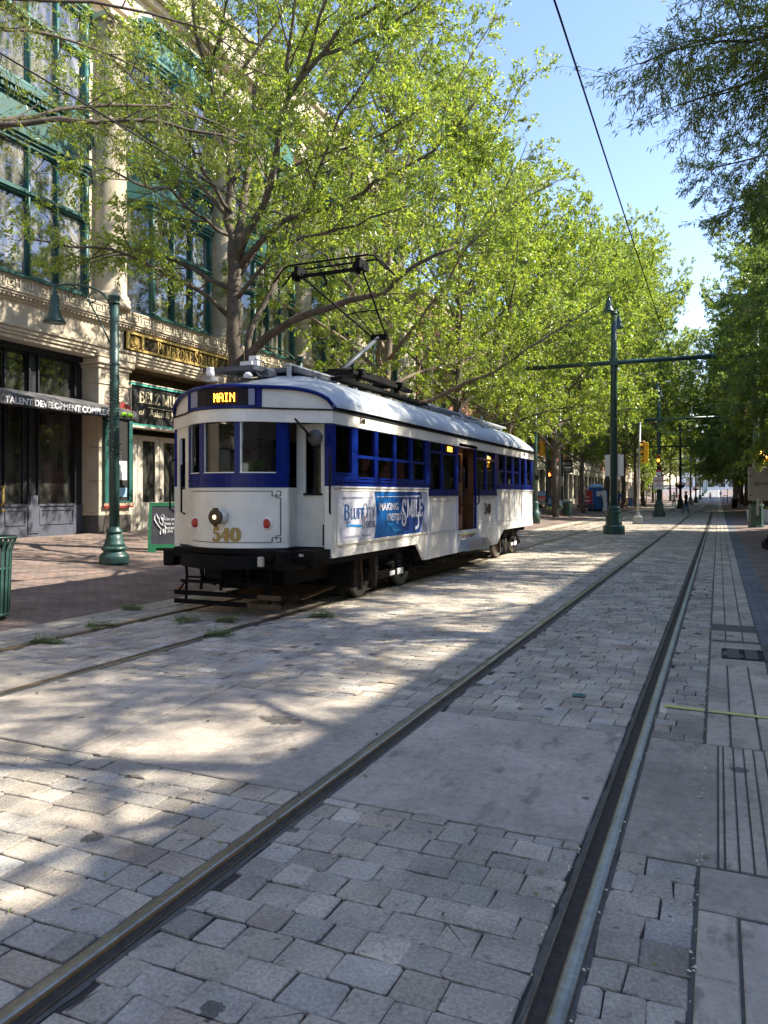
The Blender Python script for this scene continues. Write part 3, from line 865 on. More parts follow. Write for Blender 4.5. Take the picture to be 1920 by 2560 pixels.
mb = MB(); ysr = [-.058, -.04, -.01, .04, .1, .18, .26, .33, .42, .55, .68, .85, 1.05, 1.3, 1.7]+[2.2+i*.7 for i in range(6)]
ysr = ysr+[6.39]+[Lb-y for y in reversed(ysr)]
rows_ = []
for y in ysr:
    W_ = hw(y); rows_.append([(W_*math.sin(t*PI/2), y, rz(W_*math.sin(t*PI/2), y)) for t in np.linspace(-1, 1, 29)])
mb.grid(rows_, 0)
roof = part(mb, 'roof', 'roof_paint', fix=False)
for y in (2.1, 4.15, 6.3, 8.5, 10.6):
    mb = MB(); W_ = hw(y); mb.tube([(W_*math.sin(t*PI/2), y, rz(W_*math.sin(t*PI/2), y)+.001) for t in np.linspace(-.99, .99, 21)], .008, 6); part(mb, 'roof_seam', 'roof_paint', roof)
for rear in (False, True):
    Y = (lambda y: Lb-y) if rear else (lambda y: y)
    mb = MB(); pth = [(x, Y(y+.03)) for x, y in OUT]
    vs = []; fs = []
    for i, (x, y) in enumerate(pth): vs += [(x, y, 2.59), (x, y, rz(x, y)-.005)]
    for i in range(len(pth)-1): fs.append([2*i, 2*i+2, 2*i+3, 2*i+1])
    mb.add(vs, fs, 0); part(mb, 'end_fascia', 'tram_white', fix=False)
    mb = MB(); top = [(x*1.01, Y(y-.005), rz(x, Y(y))-.012) for x, y in OUT]; top[0] = (-1.26, Y(.72), 2.63); top[-1] = (1.26, Y(.72), 2.63)
    mb.tube([(1.27, Y(1.3), 2.615)]+top[::-1]+[(-1.27, Y(1.3), 2.615)] if False else top, .026, 8)
    for xx in (-.541, .505):
        mb.box(xx-.032, xx+.032, Y(fy(xx)-.07), Y(fy(xx)-.02), 2.60, rz(xx, Y(fy(xx)))-.01, 0)
    fstrip(mb, -.55, .51, 2.60, 2.632, 0, .075, .05, rear=rear)
    part(mb, 'canopy_trim', 'tram_blue')
mb = MB(); fstrip(mb, -.51, .475, 2.632, 2.85, 0, .062, .03); sg = part(mb, 'destination_display', 'black')
mb = MB(); fstrip(mb, -.51, -.33, 2.64, 2.84, 0, .066, .01); part(mb, 'blank_panel', 'ad_grey', sg)
mb = MB(); fstrip(mb, .41, .475, 2.64, 2.84, 0, .066, .01); part(mb, 'blank_panel', 'ad_grey', sg)
F57 = {'M': '1000111011101011010110001100011000110001', 'A': '01110100011000111111100011000110001', 'I': '01110001000010000100001000010001110', 'N': '10001110011010110011100011000110001'}
F57['M'] = '10001110111010110101100011000110001'
for ci, ch in enumerate('MAIN'):
    mb = MB()
    for k, b in enumerate(F57[ch]):
        if b == '1':
            l = .125+(ci-2)*.073+(k % 5)*.0125; z = 2.785-(k//5)*.0155
            mb.box(l, l+.0105, fy(l)-.074, fy(l)-.066, z-.013, z, 0)
    part(mb, 'lit_letter', 'led', sg)

# ---- sides
SX = 1.22
wA = [(.80, 1.27, 1.82, 2.42), (1.45, 2.01, 1.77, 2.425), (2.12, 2.71, 1.77, 2.425), (2.80, 3.38, 1.77, 2.425), (3.48, 4.06, 1.77, 2.425)]
wB = [(4.29, 4.88, 1.62, 2.24), (4.95, 5.66, 1.62, 2.24), (4.29, 4.88, 2.285, 2.425), (4.95, 5.66, 2.285, 2.425)]
wC = [(7.01, 7.67, 1.62, 2.24), (7.76, 8.36, 1.62, 2.24), (7.01, 7.67, 2.285, 2.425), (7.76, 8.36, 2.285, 2.425)]
wD = [(8.66, 9.22, 1.77, 2.42), (9.36, 9.92, 1.77, 2.42), (10.05, 10.6, 1.77, 2.42), (10.74, 11.2, 1.77, 2.42), (11.38, 11.88, 1.77, 2.42)]
for s in (1, -1):
    O = (s*SX, 0, 0); U = (0, 1, 0); Vv = (0, 0, 1); Nn = (s, 0, 0)
    def sb(mb, y0, y1, z0, z1, pr=.02, m=0, th=.02, bev=0.):
        mb.box(s*(SX+pr-th), s*(SX+pr), y0, y1, z0, z1, m, bev)
    # white body panels
    for (a, b, c0, c1) in ((.70, 4.18, .73, 1.64), (4.18, 5.80, .45, 1.505), (6.98, 8.50, .45, 1.505), (8.50, 12.08, .73, 1.64)):
        mb = MB(); mb.holed(O, U, Vv, Nn, (a, b, c0, c1), [], .05); part(mb, 'body_panel', 'tram_white')
    if s < 0: mb = MB(); mb.holed(O, U, Vv, Nn, (5.80, 6.98, .45, 2.45), [(5.95, 6.83, 1.62, 2.3)], .05); part(mb, 'body_panel', 'tram_white')
    mb = MB()   # deep skirt
    yy = [.70, 3.66, 3.99, 8.55, 9.07, 12.08]; zz = [.725, .725, .44, .44, .725, .725]
    poly = list(zip(yy, zz))+[(12.08, .84), (.70, .84)]
    mb.prism(poly, s*(SX+.012), s*(SX-.03), 0, 'yzx')
    mb.prism([(3.70, .82), (8.95, .82), (8.5, .46), (4.03, .46)], s*(SX+.013), s*(SX-.01), 0, 'yzx')
    for i in range(14): mb.sphere((s*(SX+.015), .95+i*.2, .80-(.0 if i % 2 else .04)), .011, 6, 4)
    for i in range(12): mb.sphere((s*(SX+.015), 9.3+i*.23, .80), .011, 6, 4)
    for i in range(6): mb.sphere((s*(SX+.015), 4.3+i*.28, .70), .011, 6, 4)
    part(mb, 'skirt', 'tram_white')
    # trim, beads
    mb = MB()
    for a, b in ((.70, 4.18), (8.5, 12.08)): sb(mb, a, b, 1.62, 1.645, .028)
    for y in (4.18, 5.75, 7.02, 8.5): sb(mb, y-.015, y+.015, .46, 1.5, .024)
    for a, b, c0, c1 in ((4.30, 5.66, .88, 1.43), (7.08, 8.42, .95, 1.45)):
        for q in ((a, b, c0, c0+.012), (a, b, c1-.012, c1), (a, a+.012, c0+.0125, c1-.0125), (b-.012, b, c0+.0125, c1-.0125)): sb(mb, *q, .018)
    for a in (8.56, 10.15, 10.9): 
        b = {8.56: 10.08, 10.15: 10.83, 10.9: 12.0}[a]
        for q in ((a, b, .93, .94), (a, b, 1.57, 1.58), (a, a+.01, .9405, 1.5695), (b-.01, b, .9405, 1.5695)): sb(mb, *q, .016)
    part(mb, 'beading', 'ad_white')
    mb = MB()
    for y in (1.6, 2.7, 3.62, 9.2, 10.3, 11.4): mb.box(s*(SX+.0125), s*(SX+.0135), y, y+.006, .735, .835)
    for y in (2.6, 4.6, 6.4, 8.9, 10.6): mb.box(s*1.2495, s*1.2515, y, y+.006, 2.45, 2.585)
    mb.box(s*(SX+.0125), s*(SX+.0135), .72, 3.66, .843, .848)
    part(mb, 'panel_seam', 'pin_stripe')
    # blue window band
    def band_(rect, wins, pl):
        mb = MB(); mb.holed((s*(SX+.012), 0, 0), U, Vv, Nn, rect, wins, .06)
        f = part(mb, 'window_frame', 'tram_blue')
        return f
    for rect, wins, mid in (((.76, 4.18, 1.645, 2.45), wA, 2.05), ((4.18, 5.80, 1.505, 2.45), wB, None), ((6.98, 8.5, 1.505, 2.45), wC, None), ((8.5, 12.08, 1.645, 2.45), wD, 2.06)):
        f = band_(rect, wins, None)
        for wi, (a, b, c0, c1) in enumerate(wins):
            mb = MB(); mb.box(s*(SX-.022), s*(SX-.018), a-.004, b+.004, c0-.004, c1+.004); part(mb, 'pane', 'tram_glass', f)
            if mid and (b-a) > .5 and not (wi >= 3 and rect[0] > 8):
                mb = MB(); sb(mb, a, b, mid-.02, mid+.02, .002, 0, .03); part(mb, 'glazing_bar', 'tram_blue', f)
        mb = MB(); sb(mb, rect[0], rect[1], rect[2]+.055, rect[2]+.075, .03, 0, .02)
        sb(mb, rect[0], rect[1], rect[2], rect[2]+.02, .034, 0, .025)
        for (a, b, c0, c1) in wins: sb(mb, a, b, c0-.025, c0-.008, .026, 0, .02)
        part(mb, 'rail', 'tram_blue', f)
    # corner post
    mb = MB(); mb.box(s*(SX-.09), s*(SX+.02), .68, .76, 1.64, 2.44, 0)
    part(mb, 'corner_post', 'tram_blue')
    mb = MB(); mb.box(s*(SX-.09), s*(SX+.018), .675, .755, .74, 1.638, 0, .006); part(mb, 'corner_post', 'tram_white')
    mb = MB(); mb.tube([(s*(SX+.005), .655, 2.02), (s*(SX+.03), .60, 1.98), (s*(SX+.03), .60, 1.33), (s*(SX+.005), .655, 1.29)], .014, 8); part(mb, 'grab_rail', 'black')
# LED side sign
mb = MB(); mb.box(SX+.008, SX+.014, 5.02, 5.60, 2.295, 2.415); sd = part(mb, 'side_display', 'black')
for ci, ch in enumerate('MAIN'):
    mb = MB()
    for k, b in enumerate(F57[ch]):
        if b == '1':
            y = 5.17+ci*.062+(k % 5)*.011; z = 2.395-(k//5)*.0125
            mb.box(SX+.014, SX+.018, y, y+.010, z-.011, z, 0)
    part(mb, 'lit_letter', 'led', sd)
# numbers on the side
mb = MB(); serif(mb, '540', (SX+.019, 7.76, 1.12), (0, 1, 0), (0, 0, 1), .21, 0, .003, thick=.26, thin=.08, wscale=1.1, gap=.03); part(mb, 'fleet_number', 'gold_dark')
mb = MB(); serif(mb, '540', (1.253, 1.55, 2.50), (0, 1, 0), (0, 0, 1), .07, 0, .002, thick=.26, thin=.08, wscale=1.2, gap=.03); serif(mb, '540', (1.253, 11.0, 2.50), (0, 1, 0), (0, 0, 1), .07, 0, .002, thick=.26, thin=.08, wscale=1.2, gap=.03); part(mb, 'small_number', 'gold_dark')
mb = MB(); txt(mb, 'NOTICE', (SX+.0165, 6.18, .70), (0, 1, 0), (0, 0, 1), .05, 0, .002, bold=.01); txt(mb, 'WATCH STEP', (SX+.0165, 6.62, .70), (0, 1, 0), (0, 0, 1), .045, 0, .002); part(mb, 'red_lettering', 'sign_red')
# advertisement board
AX = SX+.022
mb = MB(); mb.holed((AX, 0, 0), (0, 1, 0), (0, 0, 1), (1, 0, 0), (.83, 4.17, .88, 1.60), [(.88, 4.13, .91, 1.575)], .02); ad = part(mb, 'advert_board', 'tram_white')
mb = MB()
z0, z1 = .912, 1.573
def aq(P, m, k=0): mb.add([(AX-.008+k*.0012, a, b) for a, b in P], [list(range(len(P)))], m)
crv = [(1.98+.07*math.sin(PI*t), z1+(z0-z1)*t) for t in np.linspace(0, 1, 9)]
aq([(.88, z0)]+crv[::-1]+[(.88, z1)], 0)
aq(crv[::-1]+[(1.98, z1), (3.2, z1), (3.12, 1.35), (3.35, z0)][0:0] if False else crv[::-1]+[(2.85, z1), (3.0, 1.3), (3.05, z0)], 1)
aq([(3.05, z0), (3.0, 1.3), (2.85, z1), (3.82, z1), (4.00, 1.28), (3.78, z0)][::-1], 2)
aq([(3.78, z0), (4.00, 1.28), (3.82, z1), (4.13, z1), (4.13, z0)][::-1], 3)
part(mb, 'artwork', ['ad_white', 'ad_blue', 'ad_navy', 'ad_lav'], ad, fix=False)
mb = MB(); uu, vv = (0, 1, 0), (0, 0, 1); ax = AX-.003
k1 = dict(thick=.13, thin=.07, srf=.06)
serif(mb, 'B', (ax, 1.10, 1.20), uu, vv, .20, 4, .002, wscale=1.25, **k1); serif(mb, 'LUFF', (ax, 1.42, 1.205), uu, vv, .145, 4, .002, wscale=1.15, gap=.03, **k1)
serif(mb, 'C', (ax, 1.66, 1.20), uu, vv, .21, 5, .002, wscale=.9, **k1); serif(mb, 'ITY', (ax, 1.86, 1.215), uu, vv, .145, 5, .002, wscale=1.05, gap=.02, **k1)
serif(mb, 'D', (ax, 1.62, 1.065), uu, vv, .13, 5, .002, wscale=.9, **k1); serif(mb, 'ENTAL', (ax, 1.845, 1.07), uu, vv, .09, 5, .002, wscale=1.0, gap=.02, **k1)
# toothbrush
pts = [(1.10, 1.12), (1.25, 1.135), (1.40, 1.125), (1.52, 1.12), (1.60, 1.10), (1.55, 1.085), (1.42, 1.092), (1.25, 1.105), (1.10, 1.10)]
mb.add([(ax+.001, a, b) for a, b in pts], [list(range(len(pts)))], 6)
for i in range(3): mb.quad((ax+.001, 1.10, 1.135+i*.018), (ax+.001, 1.22, 1.14+i*.018), (ax+.001, 1.22, 1.147+i*.018), (ax+.001, 1.10, 1.143+i*.018), 6)

def specks(y0, y1, z, h, m):
    y = y0
    r_ = random.Random(int(y0*100))
    while y < y1:
        w_ = r_.uniform(.008, .02); mb.quad((ax+.0005, y, z), (ax+.0005, y+w_, z), (ax+.0005, y+w_, z+h*r_.uniform(.7, 1)), (ax+.0005, y, z+h), m); y += w_+r_.choice([.006, .007, .008, .02])
specks(.98, 1.62, 1.475, .028, 5); mb.quad((ax, 1.66, 1.487), (ax, 1.95, 1.487), (ax, 1.95, 1.491), (ax, 1.66, 1.491), 5)
txt(mb, 'BLUFFCITYDENTAL.COM', (ax, 1.27, .955), uu, vv, .028, 5, .001, wscale=.95); specks(1.58, 1.86, .955, .026, 5)
txt(mb, 'MAKING', (ax+.001, 2.50, 1.305), uu, vv, .10, 0, .002, bold=.03, wscale=1.3)
txt(mb, 'memphis', (ax+.001, 2.78, 1.14), uu, vv, .17, 0, .002, shear=.3, bold=-.005, wscale=.82)
serif(mb, 'S', (ax+.001, 3.08, 1.05), uu, vv, .40, 0, .002, thick=.16, thin=.09, wscale=.80, srf=.05); serif(mb, 'MILE', (ax+.0012, 3.54, 1.18), uu, vv, .27, 0, .002, thick=.22, thin=.12, wscale=1.0, gap=.03, srf=.07)
def rib(P, w0, m, k=.002):
    for (a, b), (c, d) in zip(P[:-1], P[1:]):
        dx, dy = c-a, d-b; L_ = math.hypot(dx, dy); nx, ny = -dy/L_*w0/2, dx/L_*w0/2
        mb.quad((ax+k, a+nx, b+ny), (ax+k, a-nx, b-ny), (ax+k, c-nx, d-ny), (ax+k, c+nx, d+ny), m)
rib([(3.70, 1.17), (3.71, 1.05), (3.66, 1.0), (3.55, .99)], .05, 0, .0027)
rib([(2.16+.13*math.cos(t), 1.10+.10*math.sin(t)) for t in np.linspace(1.2, 5.0, 12)], .012, 6)
rib([(2.42, 1.12), (2.58, 1.06), (2.70, 1.00), (2.86, .985), (2.98, .99)], .022, 6); rib([(2.50, 1.10), (2.66, 1.08), (2.80, 1.02), (2.90, 1.0)], .016, 6, .003)
rib([(2.06, 1.50), (3.10, 1.50)], .008, 0); specks(3.12, 3.78, 1.487, .03, 0)
# toothbrush outline on the lavender strip
rib([(4.02+.04*math.cos(t), 1.47+.05*math.sin(t)) for t in np.linspace(0, 6.3, 14)], .008, 5); rib([(3.95, 1.33), (4.06, 1.36), (4.08, 1.20), (4.0, 1.17)], .01, 5)
rib([(4.03, 1.15), (4.0, 1.05), (4.05, .98), (4.02, .94)], .01, 5)
part(mb, 'advert_lettering', ['ad_white', 'ad_blue', 'ad_navy', 'ad_lav', 'ad_blue', 'ad_grey', 'ad_sky'], ad, fix=False)

# ---- front platform door and doorway (right side open, left side shut)
mb = MB()
mb.holed((.70, .72, 0), (1, 0, 0), (0, 0, 1), (0, -1, 0), (0, .44, .86, 2.44), [(.13, .36, 1.55, 2.33)], .04)
dr = part(mb, 'platform_door', 'door_white')
mb = MB(); mb.box(.835, 1.055, .735, .742, 1.555, 2.325); part(mb, 'pane', 'tram_glass', dr)
mb = MB(); mb.box(.81, 1.08, .70, .719, 1.52, 1.55); mb.box(1.09, 1.105, .705, .719, .88, 1.15); part(mb, 'latch', 'black', dr)
mb = MB(); mb.holed((.70, .40, 0), (.0, .32, 0), (0, 0, 1), (1, 0, 0), (0, 1, .86, 1.62), [], .03); part(mb, 'doorway_panel', 'door_white')
mb = MB(); mb.box(.67, .70, .40, .43, .86, 2.44); part(mb, 'doorway_post', 'black')
# left cab side, shut
mb = MB()
mb.holed((-.76, .39, 0), Vector((-.46, .31, 0)).normalized(), (0, 0, 1), Vector((-.31, -.46, 0)).normalized(), (0, .555, .86, 2.44), [(.16, .42, 1.6, 2.3)], .04)
part(mb, 'cab_side_door', 'tram_white')
mb = MB(); mb.tube([(-.80, .36, 1.95), (-.83, .32, 1.92), (-.83, .32, 1.30), (-.80, .36, 1.27)], .014, 8); part(mb, 'grab_rail', 'black')
for s in (-1, 1):
    mb = MB(); a = Vector((s*.76, Lb-.39, 0)); d = Vector((s*.46, -.31, 0)).normalized(); nn = Vector((s*.31, .46, 0)).normalized()
    mb.holed(a, d, (0, 0, 1), nn, (0, .555, .86, 2.44), [(.16, .42, 1.6, 2.3)], .04); part(mb, 'rear_side_door', 'tram_white')
# convex mirror
mb = MB(); mb.sphere((1.13, .44, 2.24), .105, 18, 10, 0, (1, .55, 1)); mi = part(mb, 'mirror', 'mirror_grey')
mb = MB(); mb.tube([(.93, .28, 2.47), (1.11, .36, 2.25)], .014, 8); part(mb, 'mirror_arm', 'black', mi)
mb = MB(); mb.sphere((1.30, 12.2, 2.0), .10, 14, 8, 0, (.5, 1, 1)); part(mb, 'mirror', 'black')
# centre door leaf and opening
mb = MB(); mb.holed((SX-.08, 0, 0), (0, 1, 0), (0, 0, 1), (1, 0, 0), (5.84, 6.34, .80, 2.46), [(5.93, 6.24, 1.75, 2.3), (5.93, 6.24, 1.15, 1.5)], .04)
cd = part(mb, 'centre_door', 'wood_brown')
mb = MB(); mb.box(SX-.105, SX-.10, 5.93, 6.24, 1.75, 2.3); part(mb, 'pane', 'tram_glass', cd)
mb = MB(); mb.box(SX-.10, SX-.02, 5.80, 5.84, .78, 2.46); mb.box(SX-.03, SX+.01, 6.94, 6.98, .78, 2.46); mb.box(SX-.06, SX+.03, 5.80, 6.98, 2.44, 2.50)
part(mb, 'door_frame', 'tram_blue')
mb = MB(); mb.box(SX-.6, SX+.02, 5.80, 6.98, .745, .775); mb.prism([(5.95, .66), (7.05, .66), (7.35, .52), (7.15, .47), (5.75, .47)], SX+.01, SX+.22, 1, 'yzx')
for i in range(3): mb.box(SX+.13, SX+.225, 5.98+i*.35, 6.24+i*.35, .52, .60, 1)
st = part(mb, 'door_step', ['yellow_paint', 'galv'])
for y in (5.90, 6.88):
    mb = MB(); mb.tube([(SX+.05, y, 1.33), (SX+.09, y, 1.36), (SX+.09, y, 2.0), (SX+.05, y, 2.03)], .016, 8); part(mb, 'grab_rail', 'black')

# ---- inside
mb = MB(); mb.box(-1.17, 1.17, .75, 12.05, .80, .84); mb.box(-.70, .70, .45, .75, .80, .84); mb.box(-.70, .70, 12.05, 12.3, .80, .84); part(mb, 'floor', 'timber')
mb = MB(); mb.box(-1.16, 1.16, .8, 12.0, 2.47, 2.49); part(mb, 'ceiling', 'cream_wood')
mb = MB()
for y in (4.2, 5.78, 7.0, 8.48, 12.06):
    mb.holed((-1.16, y, 0), (1, 0, 0), (0, 0, 1), (0, -1, 0), (0, 2.32, .84, 2.46), [(.78, 1.54, .84, 2.3), (.1, .7, 1.65, 2.3), (1.62, 2.2, 1.65, 2.3)], .04)
for s in (-1, 1): mb.box(s*1.165, s*1.14, .8, 5.8, .84, 1.62); mb.box(s*1.165, s*1.14, 6.98, 12.0, .84, 1.5)
part(mb, 'partition', 'wood_brown')
mb = MB()
for y in (1.6, 2.3, 3.0, 3.7, 9.0, 9.7, 10.4, 11.1):
    for s in (-1, 1): mb.box(s*.35, s*1.1, y, y+.40, 1.18, 1.27, 0, .02); mb.box(s*.35, s*1.1, y+.36, y+.43, 1.25, 1.80, 0, .02); mb.box(s*.4, s*1.0, y+.1, y+.3, .84, 1.18)
part(mb, 'seats', 'timber')
mb = MB(); mb.box(-.62, -.20, .32, .62, .86, 1.85, 0, .03); mb.tube([(-.42, .36, 1.85), (-.42, .30, 1.92), (-.25, .28, 1.93)], .02, 8); mb.box(-.1, .12, .22, .30, 1.82, 1.92)
part(mb, 'controls', 'black')

# ---- roof equipment
mb = MB()
for s in (-.42, .42):
    mb.box(s-.035, s+.035, .95, 11.9, 3.27, 3.295, 0)
for i in range(17):
    y = 1.0+i*.68
    for s in (-.42, .42): mb.box(s-.03, s+.03, y-.012, y+.012, rz(.42, y)-.03, 3.27, 0)
for s in (.31, .53):
    mb.box(s-.055, s+.055, 5.4, 11.8, 3.265, 3.292, 0)
part(mb, 'roof_boards', 'roof_paint')
mb = MB()
mb.box(-.55, .15, .62, 1.20, 3.18, 3.24, 0, .01); mb.box(-.62, .18, .50, .72, 3.16, 3.22); mb.box(.0, .45, 1.1, 2.3, 3.20, 3.27, 0, .01)
mb.box(.05, .22, .8, 1.0, 3.1, 3.2); mb.tube([(0, .75, 3.24), (.08, .70, 3.33), (.18, .74, 3.30), (.22, .82, 3.1)], .009, 6); mb.tube([(.1, .66, 3.2), (.15, .6, 3.14), (.22, .62, 3.08)], .008, 6)
part(mb, 'roof_tray', 'slate')
mb = MB(); mb.box(-.45, .12, 1.9, 3.1, 3.2, 3.36, 0, .02); mb.box(-.47, .14, 1.88, 3.12, 3.36, 3.38); part(mb, 'roof_box', 'roof_paint')
mb = MB(); mb.box(-.36, -.22, .14, .30, 3.0, 3.05, 1); mb.lathe([(.05, 0), (.055, .05), (.045, .10), (.05, .12)], (-.29, .22, 3.05), 12, 0)
mb.lathe([(.05, 0), (.06, .02), (.03, .06)], (.22, .32, 3.03), 12, 0); mb.box(-.02, .10, .7, .78, 3.22, 3.38, 0); mb.box(-.12, .06, .64, .82, 3.22, 3.30, 0); part(mb, 'antenna', ['white_paint', 'galv'])
mb = MB()
for y in (7.3, 8.9):
    x0_ = .78; z_ = rz(x0_, y)
    mb.tube([(x0_+.14, y-.10, rz(x0_+.14, y)), (x0_, y, z_+.12)], .012, 6); mb.tube([(x0_+.14, y+.10, rz(x0_+.14, y)), (x0_, y, z_+.12)], .012, 6)
    mb.tube([(x0_, y+.05*math.cos(t), z_+.17+.05*math.sin(t)) for t in np.linspace(0, 6.28, 12)], .012, 6)
mb.tube([(1.08, 6.0, rz(1.08, 6.0)+.02), (.95, 6.3, rz(.95, 6.3)+.05), (.93, 8.1, rz(.93, 8.1)+.05), (1.0, 8.3, rz(1.0, 8.3)+.02)], .02, 6)
part(mb, 'ladder_hook', 'roof_paint')
# pantograph
pan = MB()
pan.box(-.62, .62, 2.9, 3.02, 3.42, 3.50); pan.box(-.62, .62, 4.5, 4.62, 3.42, 3.50); pan.box(-.55, -.45, 2.7, 5.2, 3.40, 3.46); pan.box(.45, .55, 2.7, 5.2, 3.40, 3.46)
for x in (-.5, .5):
    for y in (2.96, 4.56): pan.lathe([(.05, 0), (.03, .03), (.06, .06), (.03, .09), (.06, .12), (.03, .16)], (x, y, 3.27), 10)
pan.box(-.3, .3, 3.2, 3.55, 3.46, 3.56); pan.tube([(-.2, 3.3, 3.55), (.2, 3.3, 3.55)], .06, 10); pan.box(.2, .5, 3.4, 4.9, 3.46, 3.52); pan.tube([(-.3, 3.3, 3.5), (-.3, 4.7, 3.52)], .045, 8)
for x in (.62,): 
    for y in (2.2, 3.1, 4.6, 5.2): pan.lathe([(.05, 0), (.055, .04), (.03, .05)], (x, y, 3.24), 10)
pan.box(.52, .70, 2.0, 5.6, 3.2, 3.25)
pg = part(pan, 'pantograph', 'black_steel')
mb = MB(); mb.tube([(0, 3.35, 3.56), (0, 4.9, 4.42)], [.045, .036], 12); part(mb, 'lower_arm', 'slate', pg)
mb = MB(); mb.tube([(.05, 3.6, 3.5), (.05, 4.85, 4.28)], .012, 6); mb.box(-.16, .16, 4.86, 4.96, 4.37, 4.47)
mb.tube([(-.14, 4.9, 4.43), (-.62, 3.1, 5.16)], .018, 8); mb.tube([(.14, 4.9, 4.43), (.50, 3.1, 5.16)], .018, 8)
mb.tube([(-.37, 4.35, 4.75), (-.25, 4.5, 4.82), (.30, 4.5, 4.82)], .014, 6); mb.tube([(-.06, 4.86, 4.44), (-.30, 4.45, 4.83)], .012, 6)
part(mb, 'upper_arms', 'black_steel', pg)
mb = MB()
for y in (2.98, 3.26):
    mb.tube([(-1.06, y, 5.05), (-.86, y, 5.27), (-.76, y, 5.30), (.66, y, 5.30), (.78, y, 5.27), (1.0, y, 5.02)], .016, 6)
for x in (-.62, .5): mb.box(x-.035, x+.035, 2.95, 3.3, 5.13, 5.27); mb.cbox((x, 3.12, 5.15), (.10, .10, .08)); mb.box(x-.12, x-.06, 3.02, 3.2, 5.08, 5.2)
mb.box(-.60, .50, 3.10, 3.16, 5.12, 5.17); mb.tube([(-.2, 3.12, 5.12), (-.14, 3.12, 5.0), (-.16, 3.12, 4.94)], .02, 6)
part(mb, 'contact_head', 'black_steel', pg)

# ---- underframe
mb = MB()
mb.box(-.76, .76, .05, .75, .72, .86, 0, .02)
fstrip(mb, -.80, .80, .80, .865, 0, .06, .10); fstrip(mb, -.86, .82, .62, .78, 0, .20, .10); 
mb.box(-.98, -.80, .12, .55, .60, .82, 0, .02); mb.box(.78, .92, .05, .62, .60, .84, 0, .02)
mb.box(.70, 1.22, .25, .72, .74, .84, 0); mb.box(.9, 1.18, .30, .40, .66, .74)
part(mb, 'bumper', 'black_steel')
mb = MB(); mb.cbox((.66, -.06, .72), (.07, .06, .12), 0, .01); mb.cbox((1.05, .235, .79), (.05, .03, .03)); part(mb, 'bumper_lamp', 'cream_wood')
mb = MB()
mb.box(-1.0, 1.0, .6, 12.1, .60, .80); mb.box(-.62, .62, .55, 2.0, .36, .62); mb.box(-.95, .95, 1.9, 2.05, .2, .7); mb.box(-1.1, 1.1, 3.9, 8.9, .42, .62); mb.box(-.7, .7, 4.6, 7.8, .25, .45)
for y in (5.1, 6.4): mb.tube([(-.9, y, .45), (.9, y, .45)], .16, 12)
mb.box(-1.1, 1.1, 4.4, 4.6, .3, .62); mb.box(-1.18, 1.18, 5.8, 6.98, .46, .745)
for x in (-.35, .35): mb.tube([(x, .1, .66), (x, .15, .45), (x*1.2, .5, .35)], .03, 6)
mb.tube([(-.66, .1, .42), (.66, .1, .42)], .02, 8); mb.box(-.12, .12, -.12, .1, .50, .66)
for x in (-.30, .0, .28): mb.tube([(x, .08, .62), (x, .05, .40), (x+.02, .02, .34)], .022, 6)
mb.box(-.16, .16, .2, .5, .34, .56, 0, .03)
part(mb, 'underframe', 'black_steel')
mb = MB()   # lifeguard gate and tray
for z in (.14, .255): mb.bar((-.84, .20, z), (.80, .20, z), .035, .058, 0)
mb.bar((.30, .182, .14), (.80, .182, .14), .01, .062, 1); mb.bar((.45, .182, .255), (.80, .182, .255), .01, .062, 1)
for x in (-.66, .62): mb.tube([(x, .20, .12), (x, .22, .50), (x, .20, .62)], .018, 6); mb.tube([(x-.12, .20, .27), (x+.01, .20, .42)], .012, 6)
mb.tube([(-.66, .22, .46), (.62, .22, .46)], .016, 6)
part(mb, 'lifeguard_gate', ['black_steel', 'timber'])
mb = MB()
for i in range(12): mb.box(-.62, .66, .95+i*.085, 1.005+i*.085, .13+i*.006, .15+i*.006, 0)
mb.box(-.6, -.52, 1.0, 1.9, .15, .18); mb.box(.50, .58, 1.0, 1.9, .15, .18)
part(mb, 'lifeguard_tray', 'timber')
mb = MB()
for i in range(4): mb.box(-.6, .6, Lb-.35, Lb-.25, .15+i*.09, .19+i*.09); 
part(mb, 'lifeguard_tray', 'timber')
